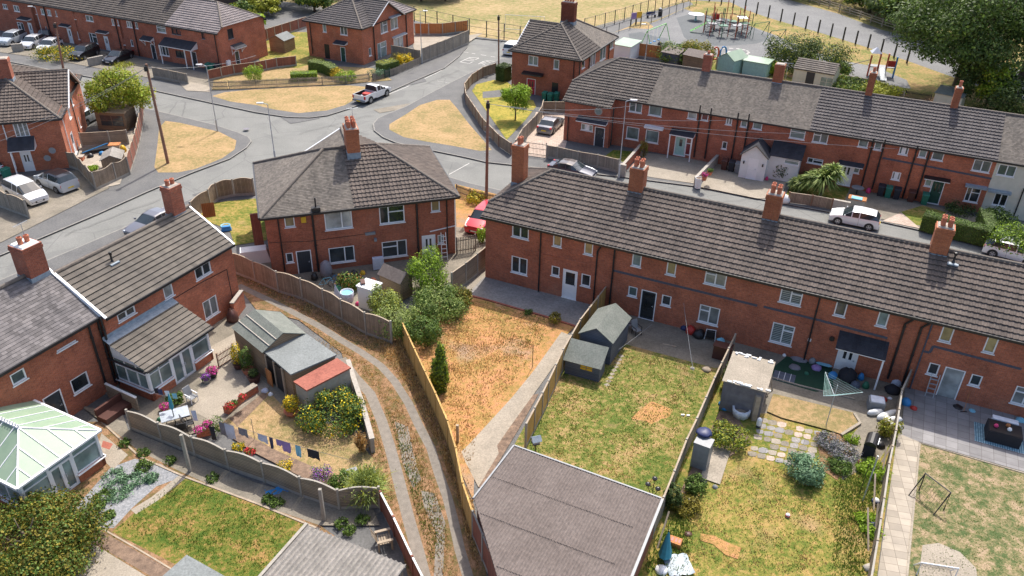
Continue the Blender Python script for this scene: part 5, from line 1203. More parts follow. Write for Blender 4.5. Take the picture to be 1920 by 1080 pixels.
gb([(755,605),(890,950),(900,1080),(870,1080),(780,760),(700,640)],3000,.2,M_L['straw'],9);gb([(660,700),(755,800),(850,1000),(800,1080),(720,860)],1200,.12,M_L['blade'],10)
gb([(1560,900),(1655,880),(1640,1000),(1625,1085),(1560,1085)],3500,.14,M_L['blade'],21);gb([(1300,900),(1262,960),(1225,1020),(1200,1085),(1290,1085),(1300,980)],1500,.2,M_L['blade'],22)
gb([(1724,835),(1920,886),(1960,1090),(1700,1090)],4000,.08,M_L['blade'],11);gb([(500,735),(690,870),(680,915),(410,805)],3000,.07,M_L['straw'],12)
# ---------------------------------------------------------------- fences and walls
def fence(label,pts,h=1.7,pm=None,posts=M_POST,arch=0.0,gravel=True,spacing=1.83,name='panel_fence',cat='fence',group=None,px=True,cap=None,thick=.04,z=0,dip=False,lean=0):
    ps=[Vector((*p,z))for p in(pix(pts)if px else pts)]
    run=[ps[0]]
    for a,b in zip(ps,ps[1:]):
        n=max(1,int(round((b-a).length/spacing)))
        run+=[a.lerp(b,i/n)for i in range(1,n+1)]
    c=run[0];t=thing(name,label,cat,c,0,group);L=[p-c for p in run]
    for i,p in enumerate(L):
        d=(L[min(i+1,len(L)-1)]-L[max(i-1,0)]).normalized();sd_=Vector((-d.y,d.x,0))
        if posts is not None:
            mb=MB();mb.bar(p-sd_*.0,p+Vector((0,0,h+.07)),.11,.11,upv=sd_);mb.build('post',posts,t)
    for p,q in zip(L,L[1:]):
        d=(q-p);l=d.length;d.normalize();nn=Vector((-d.y,d.x,0));z0=.26 if gravel else .04;a0,a1=.07,l-.07
        if gravel:
            mb=MB();M=Matrix((d,nn,Vector((0,0,1)))).transposed().to_4x4();M.translation=p;mb.box(a0,-.025,-.02,a1,.025,z0-.005,M);mb.build('gravel_board',posts or M_POST,t)
        K=8 if arch else 1;mb=MB();M=Matrix((d,nn,Vector((0,0,1)))).transposed().to_4x4();M.translation=p
        tops=[]
        for k in range(K+1):
            x=a0+(a1-a0)*k/K;u=k/K
            zz=h+(arch*(math.sin(math.pi*u)-0.35)if not dip else arch*(abs(2*u-1)**2-.5));tops.append((x,zz))
        for k in range(K):
            (x0,t0),(x1,t1)=tops[k],tops[k+1]
            mb.raw([M@Vector(v)for v in((x0,-thick/2,z0),(x1,-thick/2,z0),(x1,thick/2,z0),(x0,thick/2,z0),(x0,-thick/2,t0),(x1,-thick/2,t1),(x1,thick/2,t1),(x0,thick/2,t0))],
                   [(3,2,1,0),(4,5,6,7),(0,1,5,4),(2,3,7,6)]+([(3,0,4,7)]if k==0 else[])+([(1,2,6,5)]if k==K-1 else[]))
        o=mb.build('panel',pm or M_FENCE,t)
        cb=MB()
        for(x0,t0),(x1,t1)in zip(tops,tops[1:]):cb.bar(M@Vector((x0,0,t0+.012)),M@Vector((x1,0,t1+.012)),thick+.05,.03)
        cb.build('capping',cap or M_WOODP,o)
    return t
def picket(label,pts,h=1.0,m=None,step=.13,name='picket_fence',group=None,px=True,w=.07):
    ps=[Vector((*p,0))for p in(pix(pts)if px else pts)];c=ps[0];t=thing(name,label,'fence',c,0,group);m=m or M_FENCEG
    pk=MB();rl=MB();np_=0
    for a,b in zip(ps,ps[1:]):
        a=a-c;b=b-c;d=(b-a);l=d.length;d.normalize();nn=Vector((-d.y,d.x,0));M=Matrix((d,nn,Vector((0,0,1)))).transposed().to_4x4();M.translation=a
        for z in(.3,h*.78):rl.box(0,.012,z,l,.05,z+.08,M)
        for i in range(int(l/step)):
            x=i*step;pk.box(x,-.012,.06,x+w,.01,h,M)
        k=max(1,int(l/2.0))
        for i in range(k+1):
            x=l*i/k;q=MB();q.box(x-.045,.055,0,x+.045,.14,h+.02,M);q.build('post',m,t)
    tag(rl.build('rail',m,t));tag(pk.build('pickets',m,t));return t
def lowwall(label,pts,h,m,w=.22,cap=None,name='garden_wall',px=True,group=None):
    ps=[Vector((*p,0))for p in(pix(pts)if px else pts)];c=ps[0];t=thing(name,label,'wall',c,0,group);mb=MB();cb=MB()
    for a,b in zip(ps,ps[1:]):
        a=a-c;b=b-c;mb.bar(a+Vector((0,0,h/2)),b+Vector((0,0,h/2)),w,h);cb.bar(a+Vector((0,0,h+.03)),b+Vector((0,0,h+.03)),w+.06,.06)
    mb.build('wall',m,t);cb.build('coping',cap or M_MORTAR,t);return t
fence('weathered board fence with concrete posts curving along the track behind the middle pair',[(437,512),(480,529),(523,549),(568,563),(609,583),(643,603),(687,628),(735,645)],1.75,M_FENCE,arch=.12)
fence('new yellow timber fence along the left of the orange lawn, beside the track',[(758,650),(779,697),(799,741),(818,782),(840,834),(855,886),(868,953),(885,1005)],1.75,M_FENCEY,posts=M_FENCEY,cap=M_FENCEY)
fence('maroon panel fence in pale frames along the left side of the big brown garage',[(887,1008),(905,1052),(925,1100),(950,1150)],1.75,M_FENCER,cap=M_POST)
fence('new orange timber fence with concrete posts between concrete path and grey-blue sheds',[(985,842),(1015,783),(1026,760),(1053,700),(1085,642),(1133,578)],1.8,M_FENCEY,cap=M_WOODP)
fence('long silvery fence with pale top rail beside the grey cabinet, right of the brown garage',[(1372,662),(1333,745),(1300,822),(1281,862),(1258,922),(1238,972),(1222,1010),(1175,1120)],1.45,M_FENCEG,cap=M_WOODP,gravel=False)
fence('fence with bright pale top rail beside the beige slab path at the right',[(1697,728),(1680,765),(1668,842),(1655,905),(1645,970),(1632,1050),(1620,1120)],1.35,M_FENCE,posts=M_WOODP,cap=M_POST,gravel=False)
fence('curved-top lap fence with concrete posts below the washing line garden',[(247,806),(305.5,830),(367,856),(430,881),(497,904),(567,933),(637,957),(713,952)],1.4,M_LAP,arch=.16,cap=M_POST)
fence('maroon fence with pale capping on the right of the wooden garden chair',[(716,958),(740,1005),(775,1080),(800,1130)],1.3,M_FENCER,cap=M_WHITER,gravel=False,posts=M_FENCER)
fence('greyed lap fence between the white-doored shrub garden and the grey patio',[(918,496),(895,516),(873.5,534),(847.6,553)],1.8,M_LAP)
fence('brown arched-top fence at the corner plot beside the silver car',[(115,309),(148,320),(181,357),(219,339),(244,327)],1.65,M_FENCE,arch=.22,dip=True)
fence('brown fence running up from the corner plot towards the yellow-green tree',[(244,327),(255,293),(262,268),(268,238),(270,208)],1.65,M_FENCER,arch=.15)
fence('dark lap fence across the back of the corner plot junk yard',[(155,277),(208,274),(242,271)],1.5,M_LAP)
fence('grey panel fence at the left edge in front of the white people carrier',[(-30,378),(22,397),(56,410)],1.65,M_FENCEG,arch=.15)
fence('curved garden fence beside the road, left of the middle pair',[(362,412),(395,388),(409,375),(440,368),(478,366)],1.6,M_FENCE,arch=.15)
fence('grey panel fence in front of the lilac roofed end house',[(289,145),(320,151),(353,158)],1.25,M_FENCEG)
fence('red-brown sloping fence between the end house and the scorched front lawn',[(392,152),(440,141),(480,136),(520,128),(556,124)],1.3,M_FENCER)
fence('tall board fence alongside the road end by the pale yard',[(792,118),(835,101),(879,82)],1.9,M_FENCEG)
fence('orange stained fence behind the pale yard',[(778,66),(830,66),(877,60)],1.7,M_FENCEO)
fence('dark fence beside the yellow flowering bush',[(735,106),(760,110),(788,116)],1.5,M_FENCEG)
fence('dark panelled fence with white posts behind the small shed, top left',[(488,80),(530,67),(575,52)],1.6,M_FENCER)
fence('brown board fence around the corner lawn with the young tree',[(929,137),(905,145),(885,158),(871,176),(874,196),(905,243),(935,275),(958,291)],1.25,M_FENCE,gravel=False,posts=M_WOOD)
fence('grey lap fence on the left of the silver saloon drive',[(966,290),(979,267),(1006,239),(1015,224),(1018,212)],1.5,M_FENCEG)
fence('short yellow-brown panel fence behind the silver saloon',[(1018,212),(1064,212)],1.3,M_LAP)
fence('grey lap fence with concrete posts in front of the black-doored end house',[(1025,297),(1044,300),(1083,309),(1119,315),(1158,324)],1.35,M_FENCEG)
fence('brown board fence in front of the spiky palm',[(1477,380),(1520,386),(1558,393)],1.0,M_FENCE,gravel=False,posts=M_WOOD)
fence('bright orange panel fence behind the far row near the swings',[(1180,105),(1210,109),(1238,113)],1.9,M_FENCEO)
fence('dark garden fence behind the far row below the toddler play tower',[(1570,160),(1640,172),(1690,195)],1.4,M_FENCEG)
picket('picket fence with clipped bushes around the scorched front lawn',[(396,168),(430,167),(480,165),(560,161),(650,157),(693,152)],1.0)
picket('low weathered picket fence below the yellow flowering bush',[(700,152),(740,141),(791,119)],.9,M_FENCEG,step=.2,w=.16)
picket('picket fence at the road side of the red car front garden',[(855,365),(880,374),(935,386)],1.0,M_FENCE)
picket('grey picket gate and fence between the middle pair and the near row',[(857,478),(892,472)],1.5,M_FENCEG)
picket('black picket fence at the foot of the big trees',[(1695,188),(1742,195)],1.2,M_BLACK)
lowwall('low buff wall dividing the two forecourts, with plant pots on its end',[(1302,350),(1350,300)],.9,M_MORTAR)
lowwall('low wall beside the lap fence and lamp post',[(1166,326),(1200,287)],.9,M_BRICK2)
lowwall('short stub of garden wall at the end of the lap fence',[(1160,328),(1172,331)],1.1,M_MORTAR)
lowwall('grey rendered wall with brick pier behind the spiky palm fence',[(1559,394),(1590,400)],1.0,M_MORTAR)
lowwall('concrete panel wall on the right of the yellow flowering shrub',[(655,700),(668,742),(684,790),(700,850)],1.0,M_POST)
lowwall('red brick planter wall topped with red and pink flowers',[(482,735),(455,752),(425,778)],.55,M_BRICK,.35,M_CONC)
lowwall('short red brick planter wall with pink flowers by the lap fence',[(398,812),(370,818)],.45,M_BRICK,.35,M_CONC)
lowwall('red brick wall stub at the corner of the buff roofed house',[(440,600),(458,575)],1.3,M_BRICK)
lowwall('small concrete post wall near the driveway at the top left',[(24,98),(46,96)],1.0,M_POST)
lowwall('concrete panel wall between the two black cars',[(167,125),(196,119)],1.0,M_POST)
# iron gates
def gate(label,a,b,h=1.3,m=M_BLACK,n=16,px=True,name='metal_gate'):
    a=G(*a)if px else Vector(a);b=G(*b)if px else Vector(b);t=thing(name,label,'gate',a);b=b-a;a=Vector((0,0,0));mb=MB()
    for z in(.12,h*.55,h-.08):mb.bar(a+Vector((0,0,z)),b+Vector((0,0,z)),.04)
    for k in range(n+1):
        p=a.lerp(b,k/n);mb.tube([p+Vector((0,0,.05)),p+Vector((0,0,h+(.1 if k%2 else 0)))],.014,5)
    mb.build('gate_leaf',m,t)
    for p in(a,b):q=MB();q.tube([p,p+Vector((0,0,h+.15))],.045,8);q.build('gate_post',m,t)
    return t
gate('black iron driveway gates below the silver saloon',(982,288),(1024,294),1.3)
gate('ornate iron garden gate beside the white sun room',(411,691),(440,672),1.0,m=M_WOOD,n=12)
gate('dark green garden gate by the clipped square hedge',(722,147),(731,144),1.0,m=M_DKGREEN,n=8)
# playing field mesh fence
def railfence(label,pts,h,spacing,m,rails,r=.04,group=None,px=True,name='railing',rr=.02,mesh=0):
    ps=[Vector((*p,0))for p in(pix(pts)if px else pts)];run=[ps[0]]
    for a,b in zip(ps,ps[1:]):
        n=max(1,int(round((b-a).length/spacing)));run+=[a.lerp(b,i/n)for i in range(1,n+1)]
    c=run[0];t=thing(name,label,'fence',c,0,group);L=[p-c for p in run]
    for p in L:mb=MB();mb.bar(p,p+Vector((0,0,h)),r*2);mb.build('post',m,t)
    mb=MB()
    for z in rails:
        for p,q in zip(L,L[1:]):mb.bar(p+Vector((0,0,z)),q+Vector((0,0,z)),rr*2)
    if mesh:
        for p,q in zip(L,L[1:]):
            n=int((q-p).length/mesh)
            for i in range(1,n):v=p.lerp(q,i/n);mb.bar(v+Vector((0,0,rails[0])),v+Vector((0,0,rails[-1])),.012)
    mb.build('rails',m,t);return t
railfence('black sports mesh fence along the near edge of the scorched field',[(777,40),(820,50),(880,64),(945,74),(1005,84)],2.3,3.0,M_BLACK,(.3,1.2,2.25),.07,mesh=0)
railfence('black railing between the scorched field and the playground path',[(1095,62),(1170,40),(1292,0),(1360,-20)],2.2,2.6,M_BLACK,(.2,2.1),.06,mesh=.5)
railfence('low dark railing between playground path and play area',[(1112,78),(1160,62),(1240,38),(1305,10)],1.6,3.0,M_BLACK,(.2,1.5),.04)
railfence('timber post and rail fence beyond the far road',[(1420,-22),(1500,-2),(1573,22),(1653,50),(1700,64)],1.3,2.6,M_WOODP,(.4,.8,1.15),.08,rr=.045)
for i in range(17):
    p=Vector((1330,2)).lerp(Vector((1440,33)),i/5)if i<5 else Vector((1440,33)).lerp(Vector((1627,90)),(i-5)/8)if i<13 else Vector((1627,90)).lerp(Vector((1700,118)),(i-13)/3)
    g=G(p.x,p.y);t=thing('timber_bollard','dark timber verge post in the line along the near side of the far road','post',g,0,'dark timber verge posts along the far road');mb=MB();mb.box(-.1,-.1,0,.1,.1,2.0,taper=.01);mb.build('shaft',M_DKWOOD,t)
# ---------------------------------------------------------------- poles, lamps, wires
def pole(label,bx,by,tx,ty,r=.15,arms=True):
    g=G(bx,by);h=top_h(bx,by,ty);d=hit(tx,ty,g,Vector((0,1,0)));t=thing('telegraph_pole',label,'pole',g);top=Vector((d.x-g.x,0,h));
    if abs(top.x)>1.2:top.x=math.copysign(1.2,top.x)
    mb=MB();mb.tube([(0,0,0),tuple(top*.5),tuple(top)],r,10,r*.7);mb.build('shaft',M_WOOD,t)
    mb=MB();q=top-Vector((0,0,.4));mb.box(q.x-.16,-.3,q.z-.2,q.x+.16,-.13,q.z+.25);
    for k in range(4):a=k*1.57;mb.tube([(q.x+math.cos(a)*.12,math.sin(a)*.12,q.z+.3),(q.x+math.cos(a)*.3,math.sin(a)*.3,q.z+.34)],.025,5)
    mb.build('terminal_box',M_BLACK,t)
    for z in[h*f for f in(.45,.5,.55,.6,.65,.7,.75)]:s_=MB();x=top.x*z/h;s_.tube([(x-.25,0,z),(x+.25,0,z)],.015,4);s_.build('step_iron',M_GALV,t)
    return g+top
pA=pole('tall leaning brown telegraph pole on the triangular verge at the left',315,306,274,120)
pB=pole('tall telegraph pole standing between the middle pair and the near row',912,377,915,188)
pC=pole('telegraph pole behind the hedge beside the road end',935,128,935,28,.12)
pD=pole('telegraph pole in front of the top left row near the white cars',119,131,103,42,.14)
def lamp(label,bx,by,ty,dirx=-1,h=None,m=M_GALV):
    g=G(bx,by);h=h or top_h(bx,by,ty);t=thing('street_lamp',label,'street lamp',g)
    mb=MB();mb.tube([(0,0,0),(0,0,1.3)],.09,8);mb.tube([(0,0,1.3),(0,0,h)],.05,8,.035);mb.tube([(0,0,h),(dirx*.35,0,h+.12),(dirx*.5,0,h+.13)],.03,6);mb.build('column',m,t)
    mb=MB();mb.raw([(dirx*.4,-.12,h+.08),(dirx*1.0,-.09,h+.1),(dirx*1.0,.09,h+.1),(dirx*.4,.12,h+.08),(dirx*.4,-.12,h+.2),(dirx*1.0,-.09,h+.17),(dirx*1.0,.09,h+.17),(dirx*.4,.12,h+.2)],[(3,2,1,0),(4,5,6,7),(0,1,5,4),(1,2,6,5),(2,3,7,6),(3,0,4,7)]);mb.build('lamp_head',M_WHITE,t)
lamp('grey street lamp on the triangular verge near the junction',408,246,124);lamp('grey street lamp behind the left roof corner of the middle pair',517,306,196)
lamp('grey street lamp at the end of the lap fence in front of the far row',1160,333,190,1);lamp('thin street lamp at the corner of the pale yard',791,119,22,1)
lamp('street lamp in front of the top left row by the white hatchback',84,78,14);lamp('street lamp in front of the lilac roofed end house',396,128,57)
lamp('street lamp behind the orange fence by the swings',1209,118,92,-1,5.0)
def wire(a,b,sag=.8,lab='thin overhead wire',r=.014):
    a=Vector(a);b=Vector(b);mb=MB();pts=[a.lerp(b,i/10)-Vector((0,0,sag*4*(i/10)*(1-i/10)))for i in range(11)];mb.tube(pts,r,4)
    o=mb.build('overhead_wire',M_GREYP);return tag(o,lab,'cable','overhead wires')
for px,py,z,l in((480,104,7,'overhead wire from the leaning pole towards the top pair of houses'),(0,262,5,'upper overhead wire from the leaning pole to the left edge houses'),(0,275,4.9,'lower overhead wire from the leaning pole to the left edge houses')):
    wire(pA-Vector((0,0,.3)),G(px,py,z)if px else G(-30,py,z),.5,l)
for(t_,n_),l in(((-22,76.1),'first of the wires from the central pole to the far row'),((-13,76.1),'second of the wires from the central pole to the far row'),((-5.4,76.1),'third of the wires from the central pole to the far row'),((2.3,76.1),'fourth of the wires from the central pole to the far row')):
    wire(pB-Vector((0,0,.3)),TN(t_,n_,4.6),.5,l)
# ---------------------------------------------------------------- sheds, garages
def boxframe(a,b,d):
    """plan frame from two ground points along the front and a depth"""
    a=Vector((*a[:2],0));b=Vector((*b[:2],0));u=(b-a).normalized();return a,math.degrees(math.atan2(u.y,u.x)),(b-a).length,d
def shed(label,a,b,depth,h,rise,wm,rm,ridge='x',name='garden_shed',cat='shed',kind='felt',ov=.12,door=None,win=None,px=True,doorm=None,group=None,hb=None):
    """a shed; front runs from ground point a to b, body lies behind it; ridge along x, along y, 'mono' (rises to the back) or 'flat'"""
    A_=G(*a)if px else Vector(a);B_=G(*b)if px else Vector(b);o,ang,L,D=boxframe(A_,B_,depth)
    t=thing(name,label,cat,o,R(ang),group);mb=MB();hb=h+rise if ridge=='mono' else h
    if ridge=='x':
        mb.raw([(0,0,0),(L,0,0),(L,D,0),(0,D,0),(0,0,h),(L,0,h),(L,D,h),(0,D,h),(0,D/2,h+rise),(L,D/2,h+rise)],[(0,1,5,4),(2,3,7,6),(1,2,6,9,5),(3,0,4,8,7)])
        s_=rise/(D/2);R1=[[(-ov,-ov,h-ov*s_+.03),(L+ov,-ov,h-ov*s_+.03),(L+ov,D/2,h+rise+.03),(-ov,D/2,h+rise+.03)],[(L+ov,D+ov,h-ov*s_+.03),(-ov,D+ov,h-ov*s_+.03),(-ov,D/2,h+rise+.03),(L+ov,D/2,h+rise+.03)]]
    elif ridge=='y':
        mb.raw([(0,0,0),(L,0,0),(L,D,0),(0,D,0),(0,0,h),(L,0,h),(L,D,h),(0,D,h),(L/2,0,h+rise),(L/2,D,h+rise)],[(0,1,5,8,4),(2,3,7,9,6),(1,2,6,5),(3,0,4,7)])
        s_=rise/(L/2);R1=[[(-ov,-ov,h-ov*s_+.03),(L/2,-ov,h+rise+.03),(L/2,D+ov,h+rise+.03),(-ov,D+ov,h-ov*s_+.03)],[(L/2,-ov,h+rise+.03),(L+ov,-ov,h-ov*s_+.03),(L+ov,D+ov,h-ov*s_+.03),(L/2,D+ov,h+rise+.03)]]
    else:
        mb.raw([(0,0,0),(L,0,0),(L,D,0),(0,D,0),(0,0,h),(L,0,h),(L,D,hb),(0,D,hb)],[(0,1,5,4),(2,3,7,6),(1,2,6,5),(3,0,4,7)])
        s_=(hb-h)/D;R1=[[(-ov,-ov,h-ov*s_+.03),(L+ov,-ov,h-ov*s_+.03),(L+ov,D+ov,hb+ov*s_+.03),(-ov,D+ov,hb+ov*s_+.03)]]
    mb.build('wall',wm,t)
    for q in R1:tilesheet('roof',q,rm,kind,t,thick=.05)
    if door:k=MB();k.box(door[0],-.03,.05,door[1],-.005,h-.15);d=k.build('door',doorm or wm,t);k=MB();k.box(door[1]-.12,-.05,1.0,door[1]-.07,-.032,1.1);k.build('handle',M_BLACK,d)
    if win:
        k=MB();k.box(win[0],-.03,win[2],win[1],-.005,win[3]);w_=k.build('window',win[4]if len(win)>4 else M_GLASS,t);k=MB();m_=(win[0]+win[1])/2;k.box(m_-.02,-.04,win[2],m_+.02,-.031,win[3]);k.box(win[0],-.04,(win[2]+win[3])/2,win[1],-.0312,(win[2]+win[3])/2+.03);k.build('frame',wm,w_)
    return t
# large brown garage at the bottom
gA=G(889,936,2.5);gB=G(963,837,2.5);gC=G(1240,935,2.55);gD=G(1190,1085,2.5)
u_=(gC-gB);u_.z=0;Lg=u_.length;u_.normalize();ang=math.degrees(math.atan2(u_.y,u_.x));v_=Vector((u_.y,-u_.x,0))
t=thing('garage','big brown corrugated-roofed garage at the bottom centre','garage',(gB.x,gB.y,0),R(ang))
Mi=Matrix.Rotation(-R(ang),4,'Z')@Matrix.Translation((-gB.x,-gB.y,0));la=Mi@gA;lc=Mi@gC;ld=Mi@gD;lf=Mi@G(960,1085,2.5);le=Mi@G(1225,965,2.5)
poly=[(.05,-.05),(lc.x-.05,lc.y-.05),(ld.x+3,ld.y-6),(lf.x+.6,lf.y-4),(la.x+.1,la.y)]
poly=[(0,0),(lc.x,lc.y),(ld.x,-9.5),(lf.x+1.2,-9.5),(la.x,la.y)]
mb=MB();mb.prism([(p[0]*.97+.15,p[1]*.97-.12)for p in poly],0,2.3);mb.build('wall',M_FENCER,t)
tilesheet('roof',[(p[0],p[1],2.5+p[1]*.0)for p in poly][::-1],M_ASB,'corr',t,thick=.06)
mb=MB();mb.bar((lc.x+.06,lc.y,2.5),(ld.x+.06,-9.5,2.5),.12,.16);mb.bar((0,.05,2.5),(lc.x,lc.y+.05,2.5),.08,.12);mb.bar((0,0.03,2.52),(la.x-.05,la.y,2.52),.08,.12);mb.build('gutter',M_GREYP,t)
for yy in(-2.4,-4.7,-7.0):
    mb=MB();mb.bar((la.x*yy/la.y+.1 if yy>la.y else la.x+(lf.x+1.2-la.x)*(yy-la.y)/(-9.5-la.y)+.1,yy,2.562),(lc.x-.6,yy+.15,2.562),.035,.01);mb.build('sheet_overlap',M_ASB,t)
# grey corrugated garage, bottom left of centre
g0=G(575,985,2.3);g1=G(762,1062,2.25);g2=G(485,1085,2.3)
o,ang,L,D=boxframe(g0,g1,3);t=thing('garage','grey corrugated-roofed shed at the bottom, left of the track','garage',o,R(ang));mb=MB();mb.box(.12,-5,0,L-.12,-.1,2.15);mb.build('wall',M_FENCE,t)
tilesheet('roof',[(0,0,2.3),(L,0,2.3),(L,-5.2,2.3),(0,-5.2,2.3)],M_ASBG,'corrf',t,thick=.05);mb=MB();mb.box(-.08,-5.2,2.2,.06,.04,2.42);mb.build('edge_trim',M_POST,t)
g0=G(350,1040,2.2);g1=G(425,1082,2.2);o,ang,L,D=boxframe(g0,g1,3);t=thing('garden_shed','flat grey felt roofed shed cut by the bottom edge','shed',o,R(ang));mb=MB();mb.box(.1,-3,0,L+.5,-.1,2.1);mb.build('wall',M_FENCER,t);mb=MB();mb.box(0,-3.2,2.1,L+.6,0,2.2);mb.build('roof',M_FELTG,t)
# C garden outbuildings
def quadshed(label,tl,tr,br,bl,z0,z1,wm,rm,name='garden_shed',cat='shed',kind='felt',rid=None,ov=.12):
    """outbuilding from the four corners of its roof as seen; tl,tr at height z1 (back), bl,br at z0 (front)"""
    a,b,c,d=G(*bl,z0),G(*br,z0),G(*tr,z1),G(*tl,z1);o=Vector((a.x,a.y,0));t=thing(name,label,cat,o)
    Q=[p-o for p in(a,b,c,d)];ce=sum(Q,Vector())/4;mb=MB();S=[ce+(p-ce)*.95 for p in Q]
    lo=[Vector((p.x,p.y,-.02))for p in S];hi=[Vector((p.x,p.y,p.z-.04))for p in S]
    mb.raw(lo+hi,[(0,1,5,4),(1,2,6,5),(2,3,7,6),(3,0,4,7)])
    mb.build('wall',wm,t);tilesheet('roof',Q,rm,kind,t,thick=.1);return t,Q
sA,sQ=quadshed('flat pale grey roofed lean-to store open at the front, with timber panels inside',(573,624),(631,665),(545,702),(492,657),2.1,2.15,M_SHEDW,M_FELTG)
sB,_q=quadshed('red felt roofed garage with grey render end wall beside yellow flowers',(632,671),(658,689),(575,732),(550,715),2.05,2.05,M_POST,M_FELTR)
# grey-green pitched shed
r0=G(477,580,2.9);r1=G(531,624,2.9);e0=G(433,614,2.15);e1=G(492,662,2.15)
o=Vector((e0.x,e0.y,0));t=thing('garden_shed','long shed with pitched grey-green felt roof, leftmost of three joined sheds','shed',o);r0-=o;r1-=o;e0-=o;e1-=o
f0=Vector((2*r0.x-e0.x,2*r0.y-e0.y,e0.z));f1=Vector((2*r1.x-e1.x,2*r1.y-e1.y,e1.z))
tilesheet('roof',[e0,e1,r1,r0],M_FELT,'felt',t,thick=.05);tilesheet('roof',[f1,f0,r0,r1],M_FELT,'felt',t,thick=.05)
ce=(e0+e1+f0+f1)/4;k=.94;mb=MB();w_=[Vector((ce.x+(p.x-ce.x)*k,ce.y+(p.y-ce.y)*k,z))for p in(e0,e1,f1,f0)for z in(0,2.1)]
rr0=ce+(r0-ce)*k;rr1=ce+(r1-ce)*k;mb.raw(w_+[Vector((rr0.x,rr0.y,2.82)),Vector((rr1.x,rr1.y,2.82))],[(0,2,3,1),(2,4,5,9,3),(4,6,7,5),(6,0,1,8,7)]);mb.build('wall',M_SHEDW,t)
for a,b in((e0,e1),):
    for kk in(.33,.66):
        p=e0.lerp(r0,kk);q=e1.lerp(r1,kk);mb=MB();mb.bar(p+Vector((0,0,.05)),q+Vector((0,0,.05)),.06,.02);mb.build('felt_batten',M_MORTAR,t)
# black panel for the shade inside the store opening, and leaning board
ax,bx_=sQ[0],sQ[1];u=(bx_-ax);u.z=0;u.normalize();nn=Vector((u.y,-u.x,0));M=Matrix((u,-nn,Vector((0,0,1)))).transposed().to_4x4();M.translation=Vector((ax.x,ax.y,0))+u*.25
mb=MB();mb.box(.1,-.02,.05,1.9,.02,1.85,M);mb.build('doorway_shade_panel',M_BLACK,sA)
mb=MB()
for x in(.05,1.0,1.95):mb.box(x-.06,-.06,0,x+.06,.05,2.0,M)
mb.build('door_post',M_WOODP,sA)
tb=thing('timber_board','orange timber board leaning in the open store','board',sA.location);mb=MB();mb.box(.25,-.25,.05,.85,-.19,1.2,M);mb.build('board',M_FENCEO,tb)
shed('brown pitched roof shed behind the white cabinet in the middle pair garden',(752,566),(774,553),2.0,1.6,.5,M_SHEDW,M_ASB,'y',door=(.3,.9))
shed('large slate-blue shed with pale felt roof beside the orange fence',(1085,668),(1143,686),3.1,1.85,.7,M_BLUEWOOD,M_FELT,'y')
shed('small slate-blue playhouse with yellow window in front of the large blue shed',(1058,701),(1122,718),1.2,1.15,.6,M_BLUEWOOD,M_FELT,'mono',name='playhouse',cat='playhouse',win=(1.0,1.75,.72,1.05,M_YELLOWP))
shed('tumbledown grey store with mossy pale concrete roof and junk at its foot',(1347,768),(1422,789),3.0,2.15,.0,M_STOREW,M_CONC,'flat',name='brick_store',cat='store',ov=.1)
shed('tall grey plastic cabinet by the silvery fence',(1293,875),(1322,886),.75,1.7,0,M_GREYP,M_GREYP,'flat',name='storage_cabinet',cat='cabinet',ov=.02)
shed('white ribbed cabinet with pots on top beside the lime shrub',(673,577),(701,586),1.1,1.75,0,M_WHITER,M_WHITER,'flat',name='storage_cabinet',cat='cabinet',ov=.06,kind='corr')
shed('grey felt roofed brown shed at the top between two brick houses',(507,96),(535,100),2.4,1.7,.6,M_SHEDW,M_FELTG,'y')
shed('dark timber shed with mesh front beside the yellow-green tree',(185,243),(240,246),2.2,1.9,.2,M_SHEDW,M_SHEDW,'mono',win=(.5,2.9,.5,1.6))
shed('small brown shed with ridged pale roof behind the arched fence',(195,325),(232,322),2.0,1.3,.4,M_FENCE,M_ASBG,'y')
shed('cream rendered outbuilding with tiled roof behind the far row',(1482,165),(1555,178),3.6,2.5,.9,M_CREAM,M_TILEO,'x',name='outbuilding',cat='outbuilding',kind='flat',win=(3.4,4.8,.9,2.0,M_GLASSG),door=(1.6,2.6),doorm=M_DKDOOR)
shed('pale green pitched-roof shed behind the far row',(1343,135),(1372,143),3.0,2.0,.8,M_MINT,M_POLY,'y');shed('long pale green flat-roofed shed behind the far row',(1390,140),(1435,148),2.2,1.9,.1,M_MINT,M_POLY,'mono')
shed('light roofed shed at the left of the orange fence behind the far row',(1148,110),(1180,116),3.2,2.0,.2,M_WHITER,M_POLY,'mono');shed('grey-brown roofed shed beside the far row chimney',(1278,130),(1315,138),3.0,2.0,.5,M_SHEDW,M_ASB,'x')
shed('low rendered outbuilding under the big trees',(1745,205),(1795,215),3,2.0,.2,M_CREAM,M_FELT,'mono',name='outbuilding',cat='outbuilding');shed('pale flat roofed building at the top beyond the lilac roof',(405,22),(450,28),4,2.4,.3,M_DKWOOD,M_POLY,'mono',name='outbuilding',cat='outbuilding')
shed('small blue-grey shed behind the orange fence',(1238,122),(1268,128),2.2,1.8,.3,M_BLUEWOOD,M_ASB,'mono')
